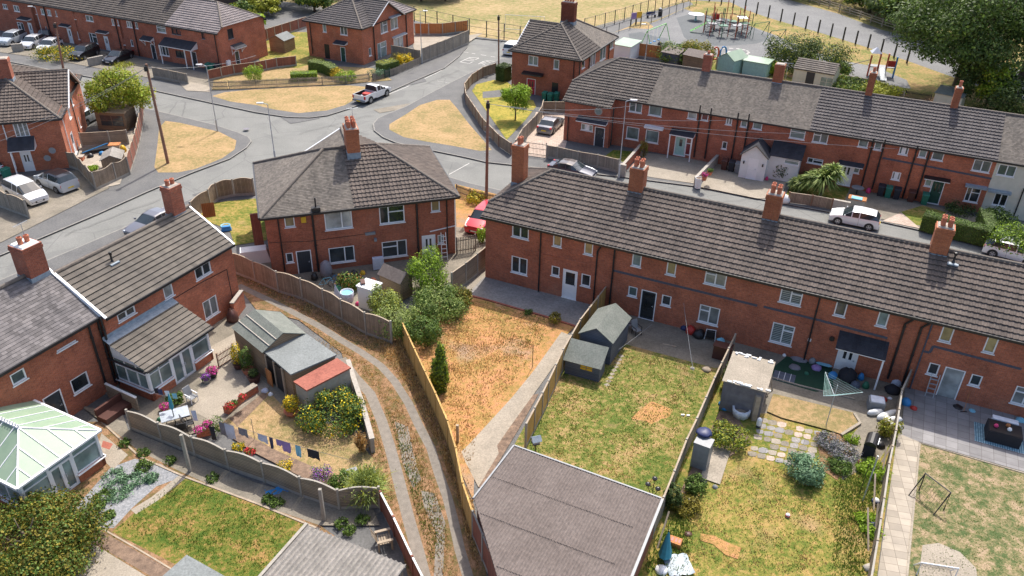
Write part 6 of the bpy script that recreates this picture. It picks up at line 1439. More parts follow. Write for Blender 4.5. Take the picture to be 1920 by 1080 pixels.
# ---------------------------------------------------------------- vehicles
CARP={# x, belt z, roof z, half width ; cabin flag on stations
 'hatch':dict(L=4.05,st=[(2.03,.50,.50,.62),(1.98,.66,.66,.78),(1.55,.80,.80,.85),(1.0,.92,.93,.87),(.30,.94,1.40,.87),(.22,.94,1.43,.87),(-.30,.95,1.47,.87),(-.38,.95,1.47,.87),(-1.15,.97,1.44,.87),(-1.6,.99,1.38,.85),(-1.92,.96,.99,.82),(-2.02,.60,.60,.76)],ws=(3,4),rw=(9,10),wb=1.25),
 'saloon':dict(L=4.6,st=[(2.30,.48,.48,.64),(2.22,.62,.62,.80),(1.7,.76,.76,.87),(1.0,.86,.87,.89),(.25,.88,1.30,.89),(.17,.88,1.33,.89),(-.35,.89,1.38,.89),(-.43,.89,1.38,.89),(-1.0,.90,1.33,.88),(-1.15,.90,1.30,.88),(-1.72,.92,.93,.86),(-2.2,.90,.90,.82),(-2.3,.60,.60,.78)],ws=(3,4),rw=(9,10),wb=1.38),
 'mpv':dict(L=4.5,st=[(2.25,.52,.52,.64),(2.18,.74,.74,.80),(1.75,.90,.90,.87),(1.35,1.0,1.01,.89),(.45,1.0,1.53,.89),(.37,1.0,1.56,.89),(-.35,1.0,1.62,.89),(-.43,1.0,1.62,.89),(-1.5,1.02,1.60,.89),(-1.95,1.05,1.54,.87),(-2.18,1.02,1.05,.85),(-2.25,.62,.62,.80)],ws=(3,4),rw=(9,10),wb=1.38),
 'suv':dict(L=4.3,st=[(2.15,.58,.58,.66),(2.1,.80,.80,.82),(1.6,.96,.96,.88),(1.1,1.03,1.04,.90),(.42,1.04,1.52,.90),(.34,1.04,1.55,.90),(-.25,1.05,1.60,.90),(-.33,1.05,1.60,.90),(-1.3,1.07,1.58,.89),(-1.75,1.10,1.52,.87),(-2.05,1.06,1.10,.85),(-2.15,.66,.66,.80)],ws=(3,4),rw=(9,10),wb=1.28)}
def wheel(t,x,y,r=.315,w=.2):
    s_=1 if y>0 else-1
    mb=MB();mb.tube([(x,y-s_*w,r),(x,y,r)],r,18);o=mb.build('wheel',M_RUBBER,t,smooth=False)
    k=MB();k.tube([(x,y,r),(x,y+s_*.012,r)],r*.66,16);rm=k.build('rim',M_RIM,o)
    k=MB()
    for i in range(5):a=1.2566*i;k.bar((x+math.cos(a+.63)*r*.3,y+s_*.018,r+math.sin(a+.63)*r*.3),(x+math.cos(a+.63)*r*.6,y+s_*.018,r+math.sin(a+.63)*r*.6),.07,.012,upv=(0,1,0))
    k.build('spoke_gap',M_RUBBER,o)
def car(label,rear,front,kind='hatch',col='white',roofcol=None,name='parked_car',cat='car',group=None,zo=0.0,plate=M_PLATEY):
    a=G(*rear,zo);b=G(*front,zo);c=(a+b)/2;d=b-a;t=thing(name,label,cat,(c.x,c.y,zo),math.atan2(d.y,d.x),group);S=CARP[kind];st=S['st'];paint=M_CAR[col]
    body=MB();gl=MB();rf=MB()
    def sec(s_):
        x,zb,zr,w=s_;cab=zr-zb>.1;wr=w-.17 if cab else w-.10;zt=zr-.05 if cab else zr-.03
        h=[(w-.03,.24),(w+.01,.45),(w+.015,zb-.12),(w-.02,zb),(wr,zt),(wr-.14,zr),(0,zr+.012)]
        return[Vector((x,y,z))for y,z in h]+[Vector((x,-y,z))for y,z in h[-2::-1]]
    secs=[sec(s_)for s_ in st];n=len(secs[0])
    for i in range(len(secs)-1):
        for j in range(n-1):
            q=[secs[i][j],secs[i][j+1],secs[i+1][j+1],secs[i+1][j]];jj=min(j,n-2-j)
            cabi=st[i][2]-st[i][1]>.1;cabj=st[i+1][2]-st[i+1][1]>.1
            if(i,i+1)==S['ws']or(i,i+1)==S['rw']:tgt=gl if jj>=3 else body
            elif cabi and cabj and jj==3:tgt=body if abs(st[i][0]-st[i+1][0])<.12 else gl
            elif cabi and cabj and jj>3:tgt=rf
            else:tgt=body
            tgt.face(q)
    body.face([p for p in secs[0]]);body.face([p for p in secs[-1]][::-1])
    for o_,(mb,nm,m)in enumerate(((body,'body',paint),(gl,'windows',M_CARGLASS),(rf,'roof_panel',M_CAR[roofcol]if roofcol else paint))):
        o=mb.build(nm,m,t);bm=bmesh.new();bm.from_mesh(o.data);bmesh.ops.remove_doubles(bm,verts=bm.verts,dist=.002);bmesh.ops.recalc_face_normals(bm,faces=bm.faces);bm.to_mesh(o.data);bm.free()
        if nm=='body':
            o.data.polygons.foreach_set('use_smooth',[True]*len(o.data.polygons))
            try:o.data.set_sharp_from_angle(angle=R(32))
            except Exception:pass
            bo=o
    wb=S['wb'];W_=max(s_[3]for s_ in st)
    for x in(wb,-wb):
        for y in(W_+.005,-W_-.005):
            k=MB();sg=1 if y>0 else-1;k.tube([(x,y-sg*.02,.33),(x,y+sg*.018,.33)],.385,18);k.build('wheel_arch',M_BLACK,bo);wheel(t,x,y+sg*.022)
    k=MB();k.box(-st[0][0]+.4,-W_+.06,.16,st[0][0]-.3,W_-.06,.3);k.build('underbody',M_BLACK,t)
    xf=st[1][0];wf=st[1][3];zf=st[1][1]
    for s_ in(1,-1):
        k=MB();k.box(xf-.22,min(s_*(wf-.26),s_*(wf+.0)),zf-.10,xf+.03,max(s_*(wf-.26),s_*(wf+.0)),zf-.0,taper=.015);k.build('headlight',M_HEAD,t)
        xr=st[-2][0];wr=st[-2][3];k=MB();k.box(xr-.05,min(s_*(wr-.2),s_*(wr+.01)),.70,xr+.16,max(s_*(wr-.2),s_*(wr+.01)),.90,taper=.01);k.build('tail_light',M_TAIL,t)
        k=MB();k.box(.75,min(s_*W_,s_*(W_+.17)),.93,.87,max(s_*W_,s_*(W_+.17)),1.06,taper=.02);k.build('door_mirror',paint,t)
        k=MB();k.bar((-.34,s_*(W_+.022),.3),(-.34,s_*(W_+.018),.92),.012,.006,upv=(0,1,0));k.build('door_seam',M_BLACK,bo)
    k=MB();k.box(xf+.02,-.38,.34,st[0][0]+.015,.38,.50);k.build('grille',M_BLACK,t)
    k=MB();k.box(st[0][0]+.01,-.25,.38,st[0][0]+.025,.25,.48);k.build('number_plate',M_PLATEW,t)
    k=MB();k.box(st[-1][0]-.02,-.26,.48,st[-1][0]-.004,.26,.59);k.build('number_plate',plate,t)
    return t
car('silver saloon parked in the pink paved drive beside the black-doored end house',(1019,254),(1045,229),'saloon','grey')
car('navy soft-top coupe parked on the road in front of the grey lap fence',(1026,319),(1120,338),'saloon','navy','brown',zo=ZR)
car('white hatchback on the road below the brown board fence',(1652,430),(1549,409),'hatch','white',zo=ZR)
car('white hatchback at the right edge below the long hedge',(1843,470),(1945,496),'hatch','white',zo=ZR)
car('bright red hatchback on the drive between middle pair and near row',(922,408),(893,437),'suv','red')
car('silver crossover with black roof beside the arched brown fence',(143,364),(76,337),'suv','silver','black')
car('white people carrier with its nose to the road at the left edge',(12,352),(94,393),'mpv','white')
car('white car cut by the left edge beside the people carrier',(6,337),(-60,312),'hatch','white')
car('silver car mostly hidden behind the corner house',(148,236),(182,218),'hatch','silver')
car('blue-grey car on the road, half hidden by the buff tiled roof',(326,410),(250,447),'saloon','grey',zo=ZR)
E1_='cars on the drives of the top left row'
car('silver estate car at the left end of the top left drives',(48,72),(2,90),'suv','silver',group=E1_);car('white car on the top left drives, left of the other white hatchback',(84,78),(42,97),'hatch','white',group=E1_)
car('white hatchback on the top left drives beside the yellow shrubs',(116,84),(74,104),'hatch','white',group=E1_);car('black hatchback in front of the white door, top left row',(184,97),(136,117),'suv','black',group=E1_)
car('black coupe right of the concrete panel wall, top left drives',(246,104),(200,124),'saloon','black',group=E1_);car('dark car tucked at the wall behind the white cars, top left',(98,70),(80,80),'hatch','navy',group=E1_)
car('white van-like car at the road end, half hidden by the roof',(952,106),(972,90),'mpv','white',zo=ZR)
# pickup truck
a=G(675,196,ZR);b=G(722,175,ZR);c=(a+b)/2;d=b-a;t=thing('pickup_truck','white pickup truck with red items in its open bed, on the road','pickup truck',(c.x,c.y,ZR),math.atan2(d.y,d.x));P_=M_CAR['white'];PS=1.0
mb=MB();mb.box(-2.55,-.88,.45,-.35,-.80,1.12);mb.box(-2.55,.80,.45,-.35,.88,1.12);mb.box(-2.55,-.80,.45,-2.47,.80,1.12);mb.box(-2.47,-.80,.45,-.35,.80,.62);mb.box(-.45,-.80,.62,-.35,.80,1.12);o=mb.build('load_bed',P_,t)
k=MB();k.box(-2.46,-.79,.63,-.46,.79,.65);k.box(-2.462,-.795,.65,-2.44,.795,1.125);k.box(-2.44,.77,.65,-.46,.795,1.125);k.box(-2.44,-.795,.65,-.46,-.77,1.125);k.build('bed_liner',M_BLACK,o)
st=[(2.55,.62,.62,.68),(2.48,.86,.86,.84),(2.2,1.0,1.0,.88),(1.25,1.08,1.09,.89),(.62,1.1,1.62,.89),(.54,1.1,1.66,.89),(.0,1.1,1.70,.89),(-.22,1.1,1.68,.88),(-.33,1.08,1.1,.88),(-.345,.5,.5,.88)]
CARP['pick']=dict(st=st)
def secp(s_):
    x,zb,zr,w=s_;cab=zr-zb>.1;wr=w-.16 if cab else w-.08;zt=zr-.05 if cab else zr-.03
    h=[(w-.03,.35),(w,.6),(w+.01,zb-.12),(w-.02,zb),(wr,zt),(wr-.14,zr),(0,zr+.01)]
    return[Vector((x,y,z))for y,z in h]+[Vector((x,-y,z))for y,z in h[-2::-1]]
se=[secp(s_)for s_ in st];n=len(se[0]);body=MB();gl=MB()
for i in range(len(se)-1):
    for j in range(n-1):
        jj=min(j,n-2-j);q=[se[i][j],se[i][j+1],se[i+1][j+1],se[i+1][j]]
        (gl if((i in(3,7)and jj>=3)or(i in(5,)and jj==3))else body).face(q)
body.face(se[0]);body.face(se[-1][::-1]);body.build('cab',P_,t);gl.build('windows',M_CARGLASS,t)
for x in(1.65,-1.5):
    for y in(.9,-.9):k=MB();sg=1 if y>0 else-1;k.tube([(x,y-sg*.03,.42),(x,y+sg*.006,.42)],.46,18);k.build('wheel_arch',M_BLACK,t);wheel(t,x,y+sg*.012,.38,.24)
k=MB();k.box(-2.4,-.7,.3,2.3,.7,.5);k.build('chassis',M_BLACK,t);k=MB();k.box(-2.68,-.85,.42,-2.552,.85,.58);k.build('bumper',M_GREYP,t);k=MB();k.box(-2.70,-.26,.44,-2.685,.26,.56);k.build('number_plate',M_PLATEY,t)
for s_ in(1,-1):
    k=MB();k.box(-2.57,min(s_*.72,s_*.9),.72,-2.45,max(s_*.72,s_*.9),1.08);k.build('tail_light',M_TAIL,t);k=MB();k.box(2.3,min(s_*.58,s_*.86),.72,2.53,max(s_*.58,s_*.86),.85);k.build('headlight',M_HEAD,t);k=MB();k.box(1.0,min(s_*.9,s_*1.1),1.1,1.12,max(s_*.9,s_*1.1),1.28);k.build('door_mirror',M_BLACK,t)
ld=thing('tool_crate','red crate and bags carried in the pickup bed','crate',(c.x,c.y,ZR),t.rotation_euler.z);mb=MB();mb.box(-1.5,-.5,.66,-.7,.45,1.0,taper=.05);mb.build('crate',M_RED,ld);mb=MB();mb.lathe([(.18,0),(.2,.15),(.1,.3),(.02,.33)],8,(-1.9,.1,.66));mb.build('sack',M_WHITEC,ld)
# ---------------------------------------------------------------- trees and shrubs
def shrub(label,px,py,r,h,kind='mid',n=700,leaf=.12,name='shrub',cat='shrub',blobs=None,seed=None,flowers=None,group=None,stem=True,ell=1.0,ang=0):
    g=G(px,py);t=thing(name,label,cat,g,R(ang),group);rnd=random.Random(seed or int(px*7+py));B_=blobs
    if not B_:
        B_=[(0,0,h*.5,r*ell,r,h*.5)]
        for i in range(11):a=rnd.uniform(0,6.28);q=rnd.uniform(.4,.85);v=rnd.uniform(.24,.42);B_.append((math.cos(a)*r*q*ell,math.sin(a)*r*q,h*rnd.uniform(.3,.85),r*v,r*v,h*v*.8))
    leaves('foliage',B_,n,leaf,M_L[kind],t,seed or int(px+py),extra=(M_L[flowers[0]],flowers[1])if flowers else None)
    if stem:mb=MB();[mb.tube([(0,0,0),(math.cos(a)*r*.4,math.sin(a)*r*.4,h*.7)],.035,5,.012)for a in(0,1.3,2.6,3.9,5.2)];mb.build('stem',M_BARK,t)
    return t
def tree(label,px,py,h,r,kind='mid',n=3500,leaf=.3,trunk=.2,seed=1,clear=.35,group=None,cat='tree',name='tree',lumps=14,squash=1.0,flowers=None,g=None):
    g=g or G(px,py);t=thing(name,label,cat,g,0,group);rnd=random.Random(seed);hc=h*(1+clear)/2;rz=h*(1-clear)/2;B_=[(0,0,hc,r*.62,r*.62,rz*.75)]
    for i in range(lumps):
        a=rnd.uniform(0,6.28);e=rnd.uniform(-.6,1.0);q=math.cos(e)*.72;B_.append((math.cos(a)*r*q,math.sin(a)*r*q*squash,hc+math.sin(e)*rz*.68,r*rnd.uniform(.26,.42),r*rnd.uniform(.26,.42),rz*rnd.uniform(.22,.38)))
    leaves('crown',B_,n,leaf,M_L[kind],t,seed,extra=(M_L[flowers[0]],flowers[1])if flowers else None,shell=.35);trunkmesh('trunk',h*.8,trunk,t,6,r*(.25 if h<4 else .6),seed);return t
# big trees at the top right
tree('huge dark broadleaf tree at the top right, nearest the far row',1790,175,15,9.5,'dark',17000,.30,.5,3,.12,lumps=40,flowers=('mid',.5),name='broadleaf_tree')
tree('huge dark broadleaf tree cut by the right edge',1915,150,18,11,'dark',15000,.32,.5,4,.1,lumps=34,flowers=('mid',.35),name='broadleaf_tree');tree('tall dark tree in the top right corner behind the others',1880,40,16,11,'dark',8000,.45,.5,9,.1,lumps=24,flowers=('olive',.3),name='broadleaf_tree')
shrub('dark thicket at the foot of the huge trees, right edge',1900,222,4.5,4.5,'dark',2600,.26)
tree('bright yellow-green young tree in front of the dark trees',1845,205,6.5,2.8,'bright',2200,.24,.12,5,.1,flowers=('yellow',.3));tree('dark conifer beside the dark trees, behind the far row',1800,200,6,2.2,'dark',1600,.22,.12,6,.05)
for i,(x,y,h,r,k,s_)in enumerate(((1630,24,5,5,'mid',1),(1672,44,6,5,'dark',2),(1712,60,7,6,'mid',3),(1520,-4,6,7,'mid',5),(1600,4,8,8,'dark',6),(1750,70,10,7,'mid',7))):
    tree(['mid green bush beyond the far road, leftmost of the hedge','dark bush beyond the far road, second in the hedge','mid green rounded tree beyond the end of the timber fence','tree at the very top beyond the far road, left one','dark tree at the very top beyond the far road','green tree beside the huge dark trees at the top'][i],x,y,h,r,k,2600,.42,.25,20+s_,.02,lumps=16,flowers=('yellow',.12))
# hedge belt at the top centre
BT='trees and bushes along the top edge'
lab=['pale bush behind the grey fence at the top, far left','bushy tree behind the grey fence, second from left at the top','yellow-green bush behind the small shed','dark round tree behind the top pair of houses','leafy tree left of the top pair roof','bright bush near the top pair gable','dark hedge tree right of the top pair chimney','dark hedge tree at the field edge, second from right','dark hedge tree at the field edge, rightmost','small bush by the pale flat building']
for i,(x,y,h,r,k)in enumerate(((492,30,3.2,3,'yellow'),(520,15,5,4,'mid'),(480,55,2.6,2.4,'bright'),(560,5,7,5,'dark'),(590,22,4.5,3.2,'mid'),(610,-5,7,5,'mid'),(740,-5,6,5,'dark'),(790,2,5.5,5,'dark'),(835,2,4.5,4.5,'dark'),(455,35,3,2.5,'mid'))):
    tree(lab[i],x,y,h,r,k,1500,.36,.18,40+i,.02,BT,lumps=10,flowers=('yellow',.15))
tree('slender yellow-green tree on the verge corner at the left',234,232,6.0,3.3,'yellow',5200,.19,.14,11,.08,lumps=18,flowers=('bright',.3));
tree('small bright green tree on the yellow front lawn',966,226,4.6,1.75,'bright',2600,.15,.07,12,.12,lumps=12)
shrub('golden flowering shrub patch beside the white hatchbacks',107,112,2.4,1.6,'mid',1500,.14,flowers=('gyellow',.3),ell=1.3);shrub('small yellow weedy patch beside the black coupe',232,125,1.4,.5,'yellow',350,.12)
shrub('round clipped yellow-green bush on the scorched front lawn',478,152,1.1,1.9,'bright',1300,.10);
def hedge(label,pts,w,h,kind,n,leaf=.1,name='hedge',top=None,seed=1,px=True):
    ps=[Vector((*p,0))for p in(pix(pts)if px else pts)];c=ps[0];t=thing(name,label,'hedge',c);rnd=random.Random(seed);mb=MB();L=[(b-a).length for a,b in zip(ps,ps[1:])];tot=sum(L);core=MB()
    for(a,b),l in zip(zip(ps,ps[1:]),L):
        a=a-c;b=b-c;d=(b-a).normalized();nn=Vector((-d.y,d.x,0));core.bar(a+Vector((0,0,h*.46)),b+Vector((0,0,h*.46)),w*.86,h*.9)
        for _ in range(int(n*l/tot)):
            s_=rnd.random()*l;f_=rnd.random();bul=.04*math.sin(s_*2.1)+.03*math.sin(s_*5.3)
            if f_<.4:p=a+d*s_+nn*rnd.uniform(-w/2,w/2)+Vector((0,0,h+bul+rnd.uniform(-.05,.04)));nd=Vector((0,0,1));m=top or kind
            else:sg=1 if f_<.7 else-1;z=rnd.uniform(.02,h);p=a+d*s_+nn*sg*(w/2+bul+rnd.uniform(-.05,.03))+Vector((0,0,z));nd=nn*sg;m=kind
            if rnd.random()<.1:p=(a if rnd.random()<.5 else b)+nn*rnd.uniform(-w/2,w/2)+d*rnd.uniform(-.06,.06)+Vector((0,0,rnd.uniform(0,h)))
            nd=(nd+Vector((rnd.uniform(-.7,.7),rnd.uniform(-.7,.7),rnd.uniform(-.7,.7)))).normalized();u=nd.cross(Vector((rnd.uniform(-1,1),rnd.uniform(-1,1),.3))).normalized();w_=nd.cross(u);q=leaf*rnd.uniform(.6,1.3)
            mb.mat(M_L[m]).face([p-u*q*.5,p+w_*q*.35,p+u*q*.5,p-w_*q*.35])
    mb.build('foliage',None,t);core.build('inner_twigs',M_L['dark'],t);return t
hedge('long clipped dark green hedge in front of the dark green door house',[(1725,428),(1760,437),(1850,460)],1.1,1.5,'mid',5200,.11,seed=3);hedge('short clipped hedge between the two right houses of the far row',[(1838,420),(1850,452)],1.0,1.5,'mid',1400,.11,seed=4)
shrub('loose green bush at the right edge beyond the hedge',1888,470,1.9,2.0,'mid',2200,.15,flowers=('bright',.4));shrub('loose green bush against the cream house',1868,425,1.2,1.6,'mid',900,.14)
hedge('flat clipped low bush behind the picket fence',[(546,151),(595,149)],1.3,1.0,'bright',1400,.12,seed=5);hedge('pale topped hedge leading to the top pair side door',[(584,131),(612,136),(628,145)],1.3,1.3,'mid',1600,.13,top='lime',seed=6)
shrub('rounded clipped bush in front of the top pair',650,152,1.4,1.1,'bright',1000,.12);shrub('golden bush at the end of the pale topped hedge',630,146,.8,1.3,'gold',400,.12)
hedge('clipped square hedge with yellow top by the green gate',[(712,142),(742,134)],1.6,1.6,'mid',1600,.12,top='yellow',seed=7);shrub('bright yellow flowering bush before the dark fence',760,125,1.0,1.7,'gyellow',800,.13,flowers=('mid',.25));shrub('silvery shrub beside the top pair corner',705,146,1.1,1.2,'silver',600,.12);shrub('small olive shrub behind the clipped square hedge',745,122,1.0,1.5,'olive',600,.12)
hedge('dark hedge with spiky leaves at the corner of the red-doored house',[(936,148),(952,152)],1.6,1.9,'dark',1500,.16,seed=8);shrub('small mound of yellow flowers on the red car front garden',893,380,1.0,.9,'gold',700,.12,flowers=('yellow',.4))
# bushes behind the far row
for l,x,y,r,h,k in(('dark conifer hedge bush behind the far row chimney',1478,132,2.6,4.4,'dark'),('dark bushy conifer right of it, behind the cream outbuilding',1530,140,3.6,3.8,'dark'),('mixed green bush behind the weathered roof',1268,118,2.4,2.2,'mid'),('russet bush behind the weathered roof',1305,115,2.0,2.4,'olive'),('small green bush behind the grey roof join',1440,138,1.2,1.6,'bright'),('overgrown yellow weeds behind the grey tiled roof',1648,185,2.2,1.6,'yellow'),('overgrown green weeds behind the grey tiled roof',1590,172,2.4,1.4,'mid'),('pale bush right of the cream outbuilding',1570,150,1.4,2.2,'mid')):shrub(l,x,y,r*1.2,h*1.15,k,3200 if k=='dark' else 1800,.19,flowers=('yellow',.15))
# spiky palm
def spiky(label,px,py,r,h,n,kind='yellow',seed=1,w=.05,kind2='mid'):
    g=G(px,py);t=thing('cabbage_palm',label,'plant',g);rnd=random.Random(seed);mb=MB()
    for hx,hy,hz,rr in((0,0,h*.62,r),(-.35*r,.3*r,h*.5,r*.8),(.4*r,.1*r,h*.8,r*.8)):
        for _ in range(n//3):
            a=rnd.uniform(0,6.28);e=rnd.uniform(-.5,1.4);L=rr*rnd.uniform(.7,1.05);d=Vector((math.cos(a)*math.cos(e),math.sin(a)*math.cos(e),math.sin(e)));s_=Vector((-math.sin(a),math.cos(a),0))*w;o=Vector((hx,hy,hz));m1=o+d*L*.55;e1=o+d*L*.95-Vector((0,0,L*.28));mb.mat(M_L[kind if rnd.random()<.6 else kind2]);mb.face([o-s_*.6,o+s_*.6,m1+s_,m1-s_]);mb.face([m1-s_,m1+s_,e1])
    mb.build('fronds',None,t);mb=MB();mb.tube([(0,0,0),(0,0,h*.6)],.12,8);mb.tube([(0,0,.2),(.4*r,.1*r,h*.78)],.09,8);mb.build('trunk',M_BARK,t);return t
spiky('big spiky yellow-green cabbage palm in front of the white door, far row',1537,372,1.9,3.0,900,'lime',2,.055);spiky('smaller spiky pale plant left of the big palm',1497,360,1.2,1.5,500,'lime',3,.04)
shrub('dark bush under the lean-to window of the white porch house',1459,335,.8,1.5,'dark',600,.11);shrub('climbing ivy on the wall join beside the white lean-to',1508,325,.55,4.6,'dark',900,.13,ell=.8);shrub('dark shrub below the palm by the white door',1520,345,1.2,1.1,'dark',600,.13);shrub('potted bush by the far row forecourt wall',1206,296,.45,1.9,'olive',350,.1);shrub('low dark shrubs below the right hand ground floor window',1800,400,1.4,.8,'dark',600,.12)
# middle pair garden
shrub('tall bright green shrub in front of the white back door, middle pair',802,545,1.5,2.8,'bright',3000,.11,flowers=('mid',.35),seed=5);shrub('lime shrub covering the end of the white cabinet',722,592,1.15,2.1,'lime',2400,.10,flowers=('yellow',.4));shrub('broad leafy bush with yellow tints beside the orange lawn',826,592,2.0,2.0,'mid',4200,.11,flowers=('lime',.45),seed=7);shrub('overhanging lime hedge spilling over the track fence',742,622,1.3,1.8,'lime',2400,.10,ell=1.3,ang=-30);shrub('dark leafy bush in the corner where track fence meets yellow fence',792,640,1.3,1.7,'mid',1800,.12);shrub('rust-tinted bush on the left edge of the orange lawn',862,572,.9,1.3,'olive',1200,.12);shrub('bushy plant with orange leaves in the middle pair yard',655,540,1.0,1.2,'mid',800,.13,flowers=('orange',.2))
# conifer column
g=G(826,735);t=thing('conifer','narrow dark conifer column, bright green on its sunny side, on the orange lawn','conifer',g);leaves('foliage',[(0,0,1.4,.5,.5,1.4),(.05,.1,2.5,.3,.3,1.0),(-.1,.05,.9,.55,.55,.9)],3600,.11,M_L['conifer'],t,9,extra=(M_L['dark'],.3));mb=MB();mb.tube([(0,0,0),(0,0,2.4)],.06,6);mb.build('trunk',M_BARK,t)
shrub('little weedy tuft on the red edging, left one',990,590,.3,.4,'mid',160,.08);shrub('little russet plant by the red edging near the path',1040,606,.5,.7,'olive',320,.09);shrub('small sapling at the end of the grey lap fence',905,455,.5,1.4,'bright',260,.13)
# washing line garden
shrub('big yellow flowering shrub beside the red roofed garage',628,795,1.75,1.7,'mid',3600,.10,flowers=('gyellow',.13),ell=1.1,seed=8);g=G(700,925);
def grassy(label,px,py,r,h,n,k1,k2,seed=1,w=.02):
    g=G(px,py);t=thing('ornamental_shrub',label,'shrub',g);rnd=random.Random(seed);mb=MB()
    for _ in range(n):
        a=rnd.uniform(0,6.28);e=rnd.uniform(.25,1.5);L=r*rnd.uniform(.6,1.1);o=Vector((rnd.gauss(0,r*.15),rnd.gauss(0,r*.15),h*rnd.uniform(.1,.5)));d=Vector((math.cos(a)*math.cos(e),math.sin(a)*math.cos(e),math.sin(e)*h/r));s_=Vector((-math.sin(a),math.cos(a),0))*w;m1=o+d*L*.6;e1=o+d*L-Vector((0,0,L*.2));mb.mat(M_L[k1 if rnd.random()<.7 else k2]);mb.face([o-s_,o+s_,m1+s_,m1-s_]);mb.face([m1-s_,m1+s_,e1])
        for q in range(3):p=o+d*L*rnd.uniform(.3,1);mb.face([p,p+Vector((rnd.uniform(-.08,.08),rnd.uniform(-.08,.08),.05)),p+Vector((rnd.uniform(-.08,.08),rnd.uniform(-.08,.08),-.03))])
    mb.build('foliage',None,t);return t
grassy('feathery pale yellow-green shrub overhanging the track at the fence corner',688,935,1.35,1.5,1600,'lime','yellow',4);shrub('green leafy bush left of the feathery shrub',648,918,.8,.9,'mid',800,.11);shrub('purple lavender bush below the washing line',605,897,.6,.6,'gpurple',350,.07,flowers=('silver',.5));grassy('tuft of tall dry stems at the right of the washing line garden',678,850,.5,1.2,200,'straw','orange',6)
for l,x,y,r,h,k,fl in(('yellow flower clump by the lap fence, left one',448,842,.35,.4,'mid',('gyellow',.6)),('yellow flower clump by the lap fence, right one',535,880,.45,.5,'mid',('gyellow',.6)),('orange flowers by the lap fence',470,850,.3,.3,'mid',('gred',.5)),('green climbing plant by the pink flower planter',408,812,.5,1.2,'mid',None)):shrub(l,x,y,r,h,k,260,.07,flowers=fl,stem=False)
def pot(label,px,py,r,h,fr,fh,kind,fl=None,m=M_POT,z=0,n=300,name='flower_pot'):
    g=G(px,py,z);t=thing(name,label,'flower pot',(g.x,g.y,z));mb=MB();mb.lathe([(r*.7,0),(r,h*.9),(r*1.08,h*.9),(r*1.08,h),(r*.9,h),(r*.85,h*.9)],14);mb.build('pot',m,t);leaves('plant',[(0,0,h+fh*.45,fr,fr,fh*.5)],n,.07,M_L[kind],t,int(px),extra=(M_L[fl],.6)if fl else None);return t
pot('black pot of mixed pink and orange flowers by the sun room wall',400,708,.28,.35,.38,.5,'mid','gpink',M_BLACK);pot('pale pot of purple flowers by the sun room doors',388,718,.24,.3,.3,.4,'mid','gpurple',M_POST);pot('tall potted climber at the corner of the grey-green shed',448,692,.3,.45,.35,1.5,'mid','gyellow',M_BINBR,n=500)
pot('big brown glazed pot against the long shed, lower one',478,718,.38,.55,.3,.5,'dark',None,M_BINBR);pot('brown glazed pot with leafy climber against the long shed',466,702,.32,.45,.4,1.6,'mid',None,M_POT,n=600);pot('terracotta bowl of yellow flowers at the end of the concrete path',548,778,.42,.35,.45,1.0,'mid','gyellow',M_POT,n=700)
pot('bright red potted geranium on the planter wall',455,752,.12,.2,.22,.3,'mid','gred',z=.6,n=160);pot('red and pink geraniums on the planter wall, lower',432,770,.14,.2,.3,.35,'mid','gred',z=.6,n=220);pot('leafy green pot on the planter wall',440,762,.12,.18,.22,.25,'mid',None,z=.6,n=140)
pot('magenta flowers on the short planter wall, left',374,812,.12,.15,.3,.25,'mid','gpink',z=.5,n=220);pot('magenta flowers on the short planter wall, right',390,805,.12,.2,.25,.4,'mid','gpink',z=.5,n=220);pot('pot of magenta flowers at the foot of the sun room corner',310,772,.2,.25,.3,.35,'mid','gpink',n=220);shrub('leafy green fern at the sun room corner',330,757,.5,.6,'mid',400,.1)
# slate bed and left garden
for i,(x,y,r,h,k)in enumerate(((215,900,.7,.3,'silver'),(250,905,.6,.35,'silver'),(270,880,.5,.4,'mid'),(195,935,.5,.3,'mid'),(225,930,.6,.3,'silver'),(180,955,.4,.35,'mid'),(285,900,.4,.35,'silver'),(205,970,.35,.2,'mid'))):shrub(['silvery low plant at the top left of the slate chip bed','silvery low plant in the middle of the slate chip bed','green leafy plant at the top of the slate chip bed','green low plant on the left of the slate chip bed','silvery low plant low in the slate chip bed','green plant near the lower left of the slate chip bed','silvery plant at the right of the slate chip bed','small green tuft at the bottom of the slate chip bed'][i],x,y,r,h,k,330,.09,group='plants in the slate chip bed',stem=False)
for i,(x,y)in enumerate(((235,835),(270,853),(320,868),(398,902),(505,940),(520,948),(640,985),(655,998),(680,978))):shrub(['weed at the foot of the first timber edging','weed by the corner of the slate bed edging','weed beside the wooden post in the alley','weed halfway along the lawn edging','weed near the blue rag','pale weed below the blue rag','weed left of the corrugated shed corner','bushy weed above the corrugated shed','weed beside the wooden garden chair'][i],x,y,.35,.35,'mid',170,.09,group='weeds along the alley',stem=False)
tree('large russet-green bush filling the bottom left corner',66,1055,2.5,3.3,'mid',12000,.11,.12,15,.0,lumps=30,flowers=('olive',.5),name='large_bush',cat='bush')
